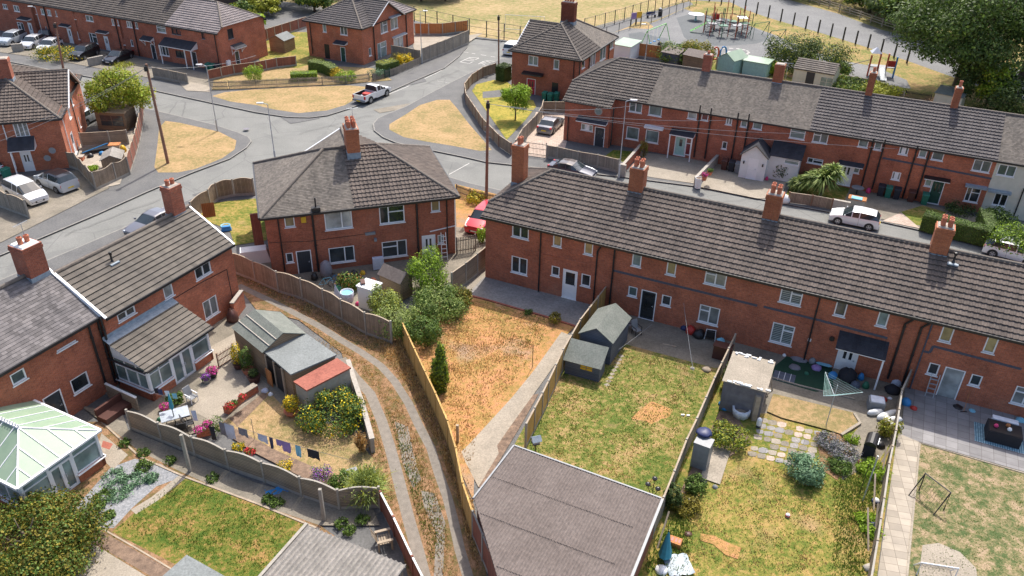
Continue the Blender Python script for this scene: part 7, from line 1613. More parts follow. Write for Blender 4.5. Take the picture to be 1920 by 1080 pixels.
# plots 3 and 4
shrub('rounded blue-green shrub on the lawn below the crazy paving',1508,895,1.05,1.15,'silver',2600,.09,seed=3);shrub('grey wiry lavender mound left of the barbecue, upper',1553,835,.75,.6,'grey',1200,.07,flowers=('mid',.12));shrub('grey wiry lavender mound left of the barbecue, lower',1583,858,.85,.6,'grey',1300,.07,flowers=('mid',.1));shrub('straggly green shrub beside the broken wall patch',1365,830,1.1,.9,'yellow',1500,.1,flowers=('mid',.4));shrub('leafy green plant below the grey cabinet',1302,918,.6,.7,'mid',650,.1);shrub('orange and green weeds along the silvery fence',1283,955,.8,.6,'olive',800,.09);shrub('ivy clump where the brown garage meets the silvery fence',1258,950,.5,1.4,'dark',700,.1);shrub('spiky green-brown bush beside the white sacks',1663,818,.6,1.1,'yellow',600,.1,flowers=('olive',.4));shrub('bright green weeds at the foot of the clothes post',1633,885,.8,.5,'bright',700,.1);shrub('green tuft beside the raised stone edging',1597,828,.45,.4,'bright',260,.09);shrub('green plants below the lavender mounds',1575,880,.7,.5,'mid',600,.1);shrub('ivy on the roof edge of the tumbledown store',1362,728,.4,1.9,'dark',500,.1);shrub('bright green strip of weeds along the right fence, lower',1630,990,.9,.35,'bright',700,.1,ell=.6)
# ---------------------------------------------------------------- things in the gardens
def obj(name,label,cat,px,py,z=0,rz=0,group=None):g=G(px,py,z);return thing(name,label,cat,(g.x,g.y,z),R(rz),group)
def part(t,name,m,fn,smooth=False):mb=MB();fn(mb);return mb.build(name,m,t,smooth)
def post(label,px,py,h,r=.06,m=M_WOODP,name='wooden_post',cat='post',ty=None,sq=True):
    t=obj(name,label,cat,px,py);h=top_h(px,py,ty)if ty else h
    part(t,'shaft',m,lambda b:(b.box(-r,-r,0,r,r,h,taper=.005)if sq else b.tube([(0,0,0),(0,0,h)],r,8)));return t
post('leaning concrete clothes post in the alley, upper',357,885,2.0,.08,M_POST,ty=815);post('concrete clothes post in the alley below the lap fence',608,977,2.0,.08,M_POST,ty=917)
post('rough wooden post beside the yellow fence near the concrete path',858,830,1.6,.08,M_WOODP,ty=797);post('thin dark metal rod standing on the orange lawn',998,690,1.5,.02,M_BLACK,ty=648,sq=False,name='metal_rod')
post('metal clothes post with hooks in the weeds by the right fence',1617,941,2.2,.035,M_GALV,ty=855,sq=False,name='clothes_post');post('thin dark rod standing in the weeds below the lavender',1610,930,2.0,.018,M_BLACK,ty=870,sq=False,name='metal_rod');post('thin prop pole under the washing line',478,825,1.9,.02,M_WOODP,ty=785,sq=False,name='line_prop')
# washing line
def zpt(px,py,z):return G(px,py,z)
LZ=1.95
l0,l1=zpt(408,787,LZ),zpt(655,862,LZ);wire(l0,l1,.12,'washing line with clothes over the small dry lawn',.01)
for lb,x0,x1,hh,m,y0,y1 in(('dark grey towel pegged first on the washing line',409,421,.95,M_GREYC,787,790),('long pale grey sheet pegged on the washing line',420,439,1.05,M_PALEC,790,795),('grey cloth pegged after the long pale sheet',447,465,.5,M_GREYC,798,800),('pale grey cloth pegged in the middle of the line',485,503,.5,M_PALEC,802,808),('navy garment hanging on the washing line',507,514,.75,M_NAVY,809,812),('lilac cloth draped on the washing line, left',520,532,.4,M_LILAC,815,819),('lilac garment sagging on the washing line, right',531,547,.65,M_LILAC,818,824),('light blue towel hanging on the washing line',556,566,.7,M_CYANC,829,832),('black garment pegged last on the washing line',578,600,.6,M_BLACKC,837,844)):
    f0=(x0-408)/247;f1=(x1-408)/247;a=l0.lerp(l1,f0);b=l0.lerp(l1,f1);t=thing('laundry',lb,'laundry',(a.x,a.y,0),0,'laundry on the washing line');mb=MB();K=6;N_=6;vs=[]
    for j in range(N_+1):
        for i in range(K+1):
            p=a.lerp(b,i/K)-a;w_=.035*math.sin(i*1.7+j*.6+x0)*j/N_;vs.append((p.x+w_,p.y-w_*1.5-.02*j/N_,LZ-.1-hh*j/N_*(1-.10*math.sin(i/K*3.1+x0))))
    fs=[(j*(K+1)+i,j*(K+1)+i+1,(j+1)*(K+1)+i+1,(j+1)*(K+1)+i)for j in range(N_)for i in range(K)]
    mb.raw(vs,fs);mb.build('cloth',m,t,True)
def garden_table(label,px,py,rz=20,w=1.5,d=.95,m=M_GALV):
    t=obj('garden_table',label,'table',px,py,0,rz);part(t,'tabletop',m,lambda b:b.box(-w/2,-d/2,.70,w/2,d/2,.74))
    for x in(-1,1):
        for y in(-1,1):part(t,'leg',M_BLACK,lambda b:b.tube([(x*w*.46,y*d*.42,0),(x*w*.3,y*d*.42,.7)],.02,6))
    return t
def garden_chair(label,px,py,rz,m=M_BLACK,mesh=None,name='garden_chair',z=0,group=None):
    t=obj(name,label,'chair',px,py,z,rz,group);part(t,'seat',mesh or m,lambda b:b.box(-.24,-.24,.42,.24,.24,.45));part(t,'backrest',mesh or m,lambda b:b.raw([(-.24,.2,.45),(.24,.2,.45),(.24,.38,1.0),(-.24,.38,1.0),(-.24,.24,.45),(.24,.24,.45),(.24,.42,1.0),(-.24,.42,1.0)],[(3,2,1,0),(4,5,6,7),(0,1,5,4),(1,2,6,5),(2,3,7,6),(3,0,4,7)]))
    for x in(-.23,.23):
        part(t,'leg',m,lambda b:b.bar((x,-.22,0),(x,-.2,.62),.035));part(t,'leg',m,lambda b:b.bar((x,.22,0),(x,.2,.45),.035));part(t,'armrest',m,lambda b:b.bar((x*1.08,-.22,.64),(x*1.08,.3,.66),.05,.03))
    return t
garden_table('pale glass topped garden table on the shady patio by the lap fence',332,795,28);garden_chair('black garden chair at the glass table, nearest the lap fence',345,812,200);garden_chair('black garden chair at the right end of the glass table',357,803,120,M_BLACK)
garden_chair('white framed garden chair by the sun room doors',362,755,60,M_WHITE,M_GREYP)
t=obj('parasol','closed slim parasol standing through the glass garden table','parasol',331,800);part(t,'pole',M_BLACK,lambda b:b.tube([(0,0,0),(0,0,2.3)],.025,6));part(t,'canopy',M_TEAL,lambda b:b.lathe([(.03,1.2),(.12,1.4),(.09,1.9),(.02,2.35)],8));part(t,'base',M_BLACK,lambda b:b.lathe([(.22,0),(.2,.08),(.05,.1)],12))
l2,l3=zpt(283,735,2.2),zpt(405,800,1.9);wire(l2,zpt(340,745,2.0),.1,'short clothes line running from the sun room corner',.01)
for i,(x,y,m,h,lb)in enumerate(((292,728,M_BLACKC,.35,'black sock on the short line'),(299,730,M_NAVY,.4,'navy sock on the short line'),(312,733,M_WHITEC,.35,'white cloth on the short line'),(326,738,M_CYANC,.35,'pale blue cloth on the short line'),(362,770,M_PALEC,.7,'pale shirt hanging over the glass table'),(396,800,M_BLACKC,.9,'black garment hanging beside the magenta flowers'))):
    g=zpt(x,y,1.9);t=thing('laundry',lb,'laundry',(g.x,g.y,0),0,'laundry on the short line');part(t,'cloth',m,lambda b:b.raw([(-.13,0,1.9),(.13,.02,1.9),(.15,-.03,1.9-h),(-.12,.03,1.88-h),(0,-.05,1.9-h*.6)],[(0,1,4),(1,2,4),(2,3,4),(3,0,4)]))
t=obj('wooden_garden_chair','weathered slatted wooden armchair by the maroon fence','chair',722,1022,0,110);W1=M_WOODP
for i in range(5):part(t,'seat_slat',W1,lambda b:b.box(-.3,-.3+i*.12,.40,.3,-.21+i*.12,.43))
for i in range(5):part(t,'back_slat',W1,lambda b:b.raw([(-.28+i*.12,.32,.43),(-.19+i*.12,.32,.43),(-.19+i*.12,.62,1.15),(-.28+i*.12,.62,1.15)],[(0,1,2,3),(3,2,1,0)]))
for x in(-.34,.34):part(t,'armrest',W1,lambda b:b.box(x-.07,-.35,.62,x+.07,.4,.66));part(t,'leg',W1,lambda b:b.box(x-.04,-.32,0,x+.04,-.24,.62));part(t,'leg',W1,lambda b:b.box(x-.04,.3,0,x+.04,.38,.62))
t=obj('rag','crumpled blue plastic sheet lying in the alley','sheet',520,922,0,20);mb=MB();rnd=random.Random(3);vs=[(x*.16-.6,y*.12-.25,.03+.1*rnd.random())for y in range(5)for x in range(9)];mb.raw(vs,[(y*9+x,y*9+x+1,y*9+x+10,y*9+x+9)for y in range(4)for x in range(8)]);mb.build('sheet',M_BLUE,t,True)
t=obj('sofa','dark brown outdoor seat in the shade by the orange brick wall','seat',218,778,0,64);part(t,'base',M_BINBR,lambda b:b.box(-.9,-.4,0,.9,.4,.45));part(t,'backrest',M_BINBR,lambda b:b.box(-.9,.3,.45,.9,.45,.85))
lowwall('short concrete lap panel between the two left patios',[(205,745),(232,758),(262,772)],1.0,M_LAP,.08,M_WHITER)
t=obj('wheelbarrow','upturned grey bin beside the flower border in the washing garden','bin',662,905,0,30);part(t,'bin_body',M_GREYP,lambda b:b.box(-.3,-.3,0,.3,.3,.7,taper=-.04));t.name='garden_bin'
# plot 2
t=obj('bird_table','small roofed bird table behind the big brown garage','bird table',1003,862,0,20);part(t,'post',M_BLACK,lambda b:b.tube([(0,0,0),(0,0,1.2)],.03,6));part(t,'tray',M_DKWOOD,lambda b:b.box(-.2,-.2,1.2,.2,.2,1.24));part(t,'roof',M_LEAD,lambda b:(b.raw([(-.26,-.26,1.45),(.26,-.26,1.45),(.26,0,1.68),(-.26,0,1.68),(-.26,.26,1.45),(.26,.26,1.45)],[(0,1,2,3),(3,2,5,4)]),b.box(-.17,-.17,1.24,.17,.17,1.44)))
t=obj('solar_lamp','dark three-headed garden lamp at the corner of the brown garage','garden lamp',1222,935);part(t,'stem',M_BLACK,lambda b:[b.tube([(0,0,0),(a,c,h)],.018,5)for a,c,h in((-.3,0,.9),(.05,.2,1.1),(.2,-.15,.75))])
for a,c,h in((-.3,0,.9),(.05,.2,1.1),(.2,-.15,.75)):part(t,'lamp_head',M_BLACK,lambda b:b.lathe([(.06,0),(.14,.08),(.14,.14),(.04,.2)],10,(a,c,h)))
garden_chair('grey folding chair on the patio behind the large blue shed',1193,628,30,M_BLACK,M_GREYP);garden_chair('dark round-backed chair beside the large blue shed',1180,618,80,M_BLACK,M_GREYC)
def heap(label,px,py,items,name='junk',cat='bag',rz=0):
    """a soft bag or lumpy sack"""
    t=obj(name,label,cat,px,py,0,rz);r,h,m=items;rnd=random.Random(int(px));mb=MB();S=10;pr=[(r*.9,0),(r*1.05,h*.3),(r*.9,h*.65),(r*.45,h*.92),(.02,h)];mb.lathe(pr,S);mb.v=[(x*(1+rnd.uniform(-.14,.14)),y*(1+rnd.uniform(-.14,.14)),z*(1+rnd.uniform(-.1,.1)))for x,y,z in mb.v];mb.build('bag' if cat=='bag' else 'body',m,t,True);return t
heap('bright red bag against the wall of the black-doored house',1294,625,(.35,.6,M_RED));heap('dark bin bag beside the red bag',1310,632,(.4,.6,M_BLACK));heap('dark bag near the washing chair',1283,618,(.25,.35,M_NAVY))
t=obj('pram','white framed folded pushchair by the wall of the second house','pushchair',1330,640,0,-20);part(t,'frame',M_WHITE,lambda b:[b.tube(p,.025,6)for p in([(-.35,0,.1),(-.3,0,.9),(.3,0,.95),(.35,0,.1)],[(-.3,.3,.1),(-.3,0,.9)],[(.3,.3,.1),(.3,0,.95)])]);part(t,'seat',M_BLACK,lambda b:b.box(-.28,.02,.25,.28,.3,.7));[part(t,'wheel',M_BLACK,lambda b:b.tube([(x,.3,.12),(x+.04,.3,.12)],.12,12))for x in(-.34,.3)]
t=obj('parasol','tall closed grey covered parasol against the near row wall','parasol',1383,640);part(t,'cover',M_GREYP,lambda b:b.lathe([(.16,.1),(.2,.6),(.17,1.4),(.06,1.95),(.01,2.0)],10));part(t,'base',M_BLACK,lambda b:b.lathe([(.25,0),(.22,.1),(.05,.1)],12))
t=obj('cabinet','dark brown low cabinet at the fence on the second patio','cabinet',1352,672,0,-24);part(t,'body',M_BINBR,lambda b:b.box(-.55,-.3,0,.55,.3,1.0));part(t,'top',M_BINBR,lambda b:b.box(-.6,-.35,1.0,.6,.35,1.05))
heap('pale toy kitchen item by the pushchair',1350,645,(.28,.5,M_CYANC),'toy','toy')
for(x,y,l)in((1280,780,'white shoe-like litter on the green lawn, left'),(1290,781,'white litter on the green lawn, right')):t=obj('plastic_litter',l,'litter',x,y);part(t,'piece',M_WHITE,lambda b:b.box(-.12,-.07,0,.12,.07,.12,taper=.03))
heap('small plastic rock by the edge of the second patio',1325,695,(.28,.25,M_WOODP),'stone','stone');heap('grey stone beside the second patio edge',1298,692,(.15,.15,M_POST),'stone','stone')
wire(G(1282,568,2.6),G(1300,695,1.7),.1,'clothes line from the near row wall to the second lawn',.012);wire(G(1160,655,1.6),G(1222,608,.9),.05,'slack cord from the large blue shed to the black door',.012)
# plot 3
t=obj('bulk_bag','white builders bulk bag split open at the tumbledown store','bag',1388,780);part(t,'bag',M_WHITEC,lambda b:b.lathe([(.45,0),(.52,.35),(.55,.6),(.44,.6),(.38,.3)],9),True);part(t,'rubble',M_WOODP,lambda b:b.lathe([(.4,.35),(.2,.45),(.01,.48)],8))
t=obj('board_sheet','grey board leaning against the tumbledown store','board',1385,762,0,-15);part(t,'board',M_GREYP,lambda b:b.raw([(-.5,-.4,.02),(.4,-.5,.02),(.5,.2,.9),(-.4,.3,.9),(-.5,-.37,.05),(.4,-.47,.05),(.5,.23,.93),(-.4,.33,.93)],[(3,2,1,0),(4,5,6,7),(0,1,5,4),(1,2,6,5),(2,3,7,6),(3,0,4,7)]))
post('pale plank standing at the corner of the tumbledown store',1412,788,1.8,.14,M_WOODP,name='plank');t=obj('lantern','white capped garden post lamp by the crazy paving','garden lamp',1421,802);part(t,'lamp_head',M_WHITE,lambda b:b.lathe([(.12,.2),(.14,.3),(.14,.62),(.08,.7)],10));part(t,'base',M_BLACK,lambda b:b.lathe([(.2,0),(.1,.1),(.06,.2)],10))
heap('light blue tub by the bulk bag',1358,768,(.2,.3,M_BLUE),'tub','tub');heap('blue and white crumpled packaging by the store',1400,768,(.3,.4,M_CYANC),'packaging','packaging')
t=obj('rotary_airer','triangular white-armed rotary washing airer on the raised dry bed','airer',1548,800);hp=top_h(1548,800,722);part(t,'pole',M_GALV,lambda b:b.tube([(0,0,0),(0,0,hp)],.025,6));arms=[]
for i in range(3):
    a=R(-160+120*i+20);e=Vector((math.cos(a)*1.35,math.sin(a)*1.35,hp-.1));arms.append(e);part(t,'arm',M_WHITE,lambda b:b.tube([(0,0,hp-.75),tuple(e)],.016,5))
mb=MB()
for k in range(1,9):
    f_=k/8;P_3=[Vector((0,0,hp-.75)).lerp(e,f_)for e in arms]
    for i in range(3):mb.tube([P_3[i],P_3[(i+1)%3]],.008,3)
mb.build('line',M_MINT,t)
t=obj('solar_mat','dark blue striped folded mats on the artificial turf','mat',1470,708,.03,-24);part(t,'mat',M_BLUEWOOD,lambda b:b.box(-.65,-.5,0,.65,.5,.05));[part(t,'stripe',M_WHITE,lambda b:b.box(x,-.5,.051,x+.03,.5,.056))for x in(-.35,.0,.35)]
for l,x,y,it in(('big black rubbish bag by the porch door',1587,712,(.55,.85,M_BLACKC)),('bright blue tub on the artificial turf',1560,708,(.28,.45,M_BLUE)),('blue and white bags beside the black rubbish bag',1603,725,(.3,.4,M_BLUEWOOD)),('light blue bottle crate by the porch wall',1613,712,(.2,.5,M_BLUE)),('green and yellow toy frog by the porch',1622,728,(.2,.5,M_GREENP)),('grey watering can by the drainpipe',1522,682,(.22,.45,M_GREYP)),('purple toy heap on the turf',1530,692,(.32,.3,M_LILAC)),('grey slab heap on the turf',1500,672,(.55,.25,M_GREYC)),('dark bags heaped at the right fence',1672,735,(.45,.5,M_BLACKC)),('white and grey junk at the right fence',1680,722,(.3,.45,M_PALEC)),('red toy on the right heap',1653,750,(.3,.2,M_RED))):heap(l,x,y,it,'junk_item','junk')
t=obj('paddle_board','small light blue board propped by the wall','board',1545,684,.25,-24);part(t,'board',M_CYANC,lambda b:b.prism([(-.5,0),(-.35,-.12),(.3,-.14),(.5,0),(.3,.14),(-.35,.12)],0,.05))
t=obj('storage_box','dark grey storage box with white lid pattern on the third patio','box',1640,765,0,-15);part(t,'body',M_GREYP,lambda b:b.box(-.45,-.35,0,.45,.35,.6));part(t,'lid',M_WHITEC,lambda b:b.box(-.35,-.3,.6,.4,.35,.66))
t=obj('white_appliance','white appliance by the third house wall','appliance',1670,705,0,-24);part(t,'body',M_PALEC,lambda b:b.box(-.35,-.3,.15,.35,.3,1.15));part(t,'base',M_BLACK,lambda b:b.box(-.33,-.28,0,.33,.28,.149))
for i,(x,y,r_)in enumerate(((1640,778,12),(1655,785,30),(1670,780,20),(1660,795,60),(1675,792,10),(1672,803,-20))):t=obj('sack',['white rubble sack at the left of the sack pile','largest white rubble sack in the pile','white rubble sack at the top of the pile','white rubble sack pointing down the pile','white rubble sack against the right fence','white rubble sack at the foot of the pile'][i],'sack',x,y,0,r_,'white rubble sacks by the right fence');part(t,'bag',M_WHITER,lambda b:b.tube([(-.5,0,.16),(-.35,0,.2),(0,0,.22),(.35,0,.2),(.5,0,.16)],[.06,.17,.2,.17,.06],10),True)
t=obj('barbecue','black covered gas barbecue with shiny lid beside the lavender','barbecue',1627,850,0,60);part(t,'body',M_BLACKC,lambda b:b.box(-.55,-.3,0,.55,.3,.85));part(t,'lid',M_BLACK,lambda b:b.tube([(-.5,0,.85),(.5,0,.85)],.32,14));part(t,'shelf',M_BLACK,lambda b:b.box(.55,-.25,.75,.85,.25,.8));part(t,'handle',M_GALV,lambda b:b.box(-.3,-.36,1.0,.3,-.32,1.04))
for l,x,y,m,r_ in(('white helmet-like ball by the right fence',1640,945,M_WHITE,.2),('small red and white football on the yellow-green lawn',1476,970,M_WHITE,.13)):
    t=obj('ball',l,'ball',x,y,0);part(t,'ball',m,lambda b:b.lathe([(.01,0),(r_*.7,r_*.3),(r_,r_),(r_*.7,r_*1.7),(.01,r_*2)],14),True);part(t,'patch',M_RED if r_<.15 else M_NAVY,lambda b:b.lathe([(r_*1.01,r_*.9),(r_*1.02,r_),(r_*.9,r_*1.4)],14))
heap('navy patterned bundle by the right fence',1637,990,(.28,.3,M_NAVY),'bundle','bundle');heap('pale stone by the right fence lower down',1628,1068,(.25,.25,M_MORTAR),'stone','stone');heap('folded dark coat on the grey cabinet',1310,835,(.4,.2,M_NAVY),'coat','clothing').location.z=1.78
bpy.data.objects['coat'].location.xy=(Vector(G(1303,872).xy)+Vector((.35,.55)))
t=obj('plastic_crate','red-brown plastic crate by the garage wall at the bottom','crate',1265,1022,0,-25);part(t,'body',M_FENCEO,lambda b:b.box(-.3,-.22,0,.3,.22,.35));part(t,'grille',M_RED,lambda b:[b.box(x,-.12,.351,x+.1,.12,.36)for x in(-.2,-.02,.14)])
t=obj('parasol','folded teal and white parasol leaning on the silvery fence','parasol',1245,1050,0,80);part(t,'canopy',M_TEAL,lambda b:b.lathe([(.02,1.9),(.1,1.6),(.32,.35),(.28,.3)],8));part(t,'pole',M_BLACK,lambda b:b.tube([(0,0,0),(0,0,2.0)],.02,6));part(t,'panel',M_CYANC,lambda b:b.raw([(.05,-.05,1.6),(.42,-.25,.3),(.2,-.35,.3)],[(0,1,2),(2,1,0)]))
t=obj('ground_sheet','grey crumpled groundsheet at the bottom by the parasol','sheet',1275,1062,0,10);mb=MB();rnd=random.Random(8);vs=[(x*.2-.7,y*.2-.6,.09+.12*rnd.random())for y in range(7)for x in range(7)];mb.raw(vs,[(y*7+x,y*7+x+1,y*7+x+8,y*7+x+7)for y in range(6)for x in range(6)]);mb.build('sheet',M_LEAD,t,True);heap('white round tub at the bottom by the teal parasol',1240,1072,(.3,.3,M_WHITE),'tub','tub')
# plot 4
def goal(label,px,py,rz,w,h,d,m):
    t=obj('football_goal',label,'goal',px,py,0,rz);part(t,'frame',m,lambda b:[b.tube(p,.035,6)for p in([(-w/2,0,.03),(-w/2,0,h),(w/2,0,h),(w/2,0,.03)],[(-w/2,0,h),(-w/2,d,.03),(w/2,d,.03),(w/2,0,h)])]);part(t,'net',M_BLACK,lambda b:[b.tube([(-w/2+w*i/10,0,h),(-w/2+w*i/10,d,.03)],.006,3)for i in range(11)]+[b.tube([(-w/2,d*j/6,h*(1-j/6)),(w/2,d*j/6,h*(1-j/6))],.006,3)for j in range(1,6)]);return t
goal('small black framed rebound goal on the threadbare lawn',1745,940,118,1.5,1.3,.8,M_BLACK);goal('white framed small goal at the bottom edge on the bare patch',1752,1085,-10,1.6,.9,.6,M_WHITE)
t=obj('outdoor_rug','blue and white patterned outdoor rug on the grey slabs','rug',1872,822,.02,-24);part(t,'rug',lined('patterned_rug',(.30,.45,.52),(.4,.55,.6),.12,2,.4,.9,(.06,.16,.22),uv=False),lambda b:b.box(-1.25,-.9,.0,1.25,.9,.08))
t=obj('rattan_table','black rattan dining cube set with things on its top','table',1877,822,.1,-24);part(t,'body',M_BLACKC,lambda b:b.box(-.85,-.6,0,.85,.6,.72));part(t,'tabletop',M_BLACK,lambda b:b.box(-.8,-.55,.72,.8,.55,.75));part(t,'cushion',M_WHITEC,lambda b:b.box(-.6,.62,.3,.7,1.0,.78))
for l,dx,dy,m in(('brown teddy on the black rattan table',.2,.15,M_FENCEO),('white plate on the black rattan table',.1,-.2,M_WHITE),('pink toy on the black rattan table',-.5,.1,M_PINK)):
    tt_=thing('table_item',l,'item',(t.location.x+dx,t.location.y+dy,.86));part(tt_,'item',m,lambda b:b.lathe([(.1,0),(.13,.08),(.08,.18),(.01,.2)],10),True)
t=obj('broom','wooden-handled broom leaning on the near row wall','broom',1806,774,0,0);part(t,'handle',M_FENCEO,lambda b:b.tube([(0,0,.05),(.15,.35,1.35)],.015,5));part(t,'head',M_BLACK,lambda b:b.box(-.2,-.04,0,.2,.04,.1))
heap('red and black toy on the grey slabs',1712,768,(.2,.25,M_RED),'toy','toy');heap('blue box by the fence on the grey slabs',1697,758,(.3,.45,M_BLUE),'box_item','box');heap('small dark trough by the broom',1795,765,(.3,.18,M_BLACK),'trough','trough');heap('potted weed at the wall on the slabs',1822,772,(.2,.18,M_CYANC),'planter','planter')
t=obj('step_ladder','folded step ladder leaning left of the open patio door','ladder',1741,742,0,-24);part(t,'frame',M_GALV,lambda b:[b.bar((x,-.25,0),(x,.05,1.6),.04)for x in(-.22,.22)]);[part(t,'step',M_GALV,lambda b:b.box(-.2,-.2+i*.06,.3+i*.3,.2,-.1+i*.06,.33+i*.3))for i in range(4)]
t=obj('meter_box','pale meter box at the near row wall behind the right fence','meter box',1700,708,0,-24);part(t,'box',M_CYANC,lambda b:b.box(-.25,.0,.3,.25,.3,1.1));t=obj('meter_box','pale blue meter box behind the large blue shed','meter box',1152,578,0,-24);part(t,'box',M_CYANC,lambda b:b.box(-.25,.0,.1,.25,.35,1.0))
# middle pair yard
t=obj('water_butt','pale blue and white plastic water tub in the middle pair yard','tub',652,565);part(t,'tub',M_PALEC,lambda b:b.lathe([(.4,0),(.46,.5),(.48,.8),(.44,.8),(.40,.5)],16),True);part(t,'water',M_CYANC,lambda b:b.lathe([(.44,.7),(.01,.701)],16))
def bike(label,px,py,rz,m):
    t=obj('bicycle',label,'bicycle',px,py,0,rz)
    for x in(-.5,.5):
        mb=MB();pts=[(x+.33*math.cos(a*.3927),0,.34+.33*math.sin(a*.3927))for a in range(17)];mb.tube(pts,.02,5,cap=False);w_=mb.build('wheel',M_BLACK,t);part(w_,'spokes',M_GALV,lambda b:[b.tube([(x,0,.34),(x+.32*math.cos(a),0,.34+.32*math.sin(a))],.004,3)for a in(0,.8,1.6,2.4,3.2,4,4.8,5.6)])
    part(t,'frame',m,lambda b:[b.tube(p,.018,6)for p in([(-.5,0,.34),(-.15,0,.8),(.4,0,.85),(.5,0,.34)],[(-.5,0,.34),(0,0,.34),(.4,0,.78)],[(0,0,.34),(-.17,0,.9)])]);part(t,'saddle',M_BLACK,lambda b:b.box(-.3,-.06,.9,-.05,.06,.95));part(t,'handlebar',M_BLACK,lambda b:b.tube([(.38,-.25,.98),(.4,0,.95),(.38,.25,.98)],.014,5));return t
bike('pale blue child bicycle by the black door of the middle pair',612,540,15,M_CYANC);bike('dark blue bicycle behind the pale blue one',632,534,5,M_BLUE)
t=obj('tarpaulin','pale tarpaulin peak standing by the track fence','sheet',634,566,0,10);part(t,'sheet',M_PALEC,lambda b:b.raw([(-.35,-.3,.02),(.45,-.4,.02),(.3,.3,.02),(-.3,.25,.02),(-.1,0,1.5)],[(0,1,4),(1,2,4),(2,3,4),(3,0,4)]))
t=obj('covered_trolley','grey covered trolley by the wall of the middle pair','trolley',613,520,0,15);part(t,'cover',M_GREYC,lambda b:b.lathe([(.42,0),(.45,.6),(.36,1.2),(.1,1.4),(.01,1.42)],10),True)
def stepladder(label,px,py,rz):
    t=obj('ladder',label,'ladder',px,py,0,rz);part(t,'rail',M_WHITE,lambda b:[b.bar((x,0,0),(x*.8,.4,2.2),.05)for x in(-.22,.22)]);[part(t,'rung',M_WHITE,lambda b:b.box(-.2,.04+i*.06,.25+i*.32,.2,.08+i*.06,.29+i*.32))for i in range(6)]
stepladder('white ladder leaning on the wall right of the white back door',834,488,15)
t=obj('utility_box','pale grey cabinet under the middle pair window','cabinet',710,505,0,18);part(t,'box',M_PALEC,lambda b:b.box(-.4,-.2,.1,.4,.2,1.0));t=obj('covered_boat','cream and white tarpaulin covered stack left of the middle pair','covered stack',478,488,0,18);part(t,'cover',M_WHITER,lambda b:b.box(-1.2,-.7,0,1.2,.7,1.0,taper=.25))
heap('dark green junk pile in the middle pair yard',640,545,(.5,.5,M_GREENP),'junk_pile','junk');heap('yellow and pink toys in the middle pair yard',672,572,(.2,.3,M_PINK),'toy','toy');heap('dark planter by the black door',590,525,(.25,.6,M_BLACK),'planter','planter')
for l,x,y,m in(('pale plant pots on the white cabinet',684,572,M_BINBR),):t=obj('plant_tray',l,'tray',x,y,0,15);t.location.z=1.85;part(t,'tray',m,lambda b:b.box(-.15,-.3,0,.15,.3,.1))
t=obj('playhouse_slide','dark red wooden panel beside the wall left of the middle pair','panel',492,470,0,18);part(t,'panel',M_FENCER,lambda b:b.box(-.5,-.1,0,.2,.1,3.2));t=obj('toy_car','blue and white toys on the grass left of the middle pair','toy',425,432,0,20);part(t,'body',M_BLUE,lambda b:b.box(-.4,-.25,.05,.4,.25,.4,taper=.1));t2=obj('toy_tray','pale round tray on the grass above the blue toy','toy',423,424);part(t2,'tray',M_CYANC,lambda b:b.lathe([(.35,0),(.4,.08),(.36,.08),(.3,.03)],14))
t=obj('chipboard','orange board leaning inside the curved roadside fence','board',393,405,0,20);part(t,'board',M_FENCEO,lambda b:b.raw([(-.5,-.3,.02),(.5,-.3,.02),(.5,.2,1.1),(-.5,.2,1.1)],[(0,1,2,3),(3,2,1,0)]))
heap('brown lidded bin at the corner of the buff roofed house',437,603,(.4,1.0,M_BINBR),'compost_bin','bin')
# wheelie bins
def bin_(label,px,py,rz,m,group=None):
    t=obj('wheelie_bin',label,'wheelie bin',px,py,0,rz,group);part(t,'body',m,lambda b:b.raw([(-.22,-.24,.05),(.22,-.24,.05),(.22,.24,.05),(-.22,.24,.05),(-.28,-.34,.98),(.28,-.34,.98),(.28,.34,.98),(-.28,.34,.98)],[(3,2,1,0),(0,1,5,4),(1,2,6,5),(2,3,7,6),(3,0,4,7),(4,5,6,7)]));part(t,'lid',m,lambda b:b.raw([(-.3,-.37,.985),(.3,-.37,.985),(.3,.36,1.02),(-.3,.36,1.02),(-.27,-.33,1.04),(.27,-.33,1.04),(.27,.33,1.1),(-.27,.33,1.1)],[(3,2,1,0),(4,5,6,7),(0,1,5,4),(1,2,6,5),(2,3,7,6),(3,0,4,7)]))
    for x in(-.27,.22):part(t,'wheel',M_BLACK,lambda b:b.tube([(x,.26,.1),(x+.05,.26,.1)],.1,12))
    return t
WB_='wheelie bins along the far row'
for l,x,y,m in(('black wheelie bin left of the green one, far row',1649,367,M_BINBK),('green wheelie bin between two black ones, far row',1663,370,M_BINGR),('black wheelie bin right of the green one, far row',1679,373,M_BINBK),('brown wheelie bin between the drainpipes, far row',1706,378,M_BINBR),('green wheelie bin beside the dark green door',1731,383,M_BINGR),('brown bin at the wall left of the white porch',1357,318,M_BINBR),('black bin at the wall left of the white porch',1370,321,M_BINBK),('blue-grey bin touching the white porch',1382,324,M_GREYP)):bin_(l,x,y,-24.7,m,WB_)
for l,x,y in(('green bin by the red-doored house, left',1021,189),('green bin by the red-doored house, middle',1031,191),('green bin by the red-doored house, right',1043,190)):bin_(l,x,y,-25,M_BINGR,'green bins by the red door')
for l,x,y,m in(('green bin at the corner of the lilac roofed house',392,134,M_BINGR),('second green bin at the lilac roofed house',400,136,M_BINGR),('black bin at the corner of the lilac roofed house',408,136,M_BINBK),('green bin by the white door at the left edge',15,336,M_BINGR)):bin_(l,x,y,-24,m,'bins on the left side')
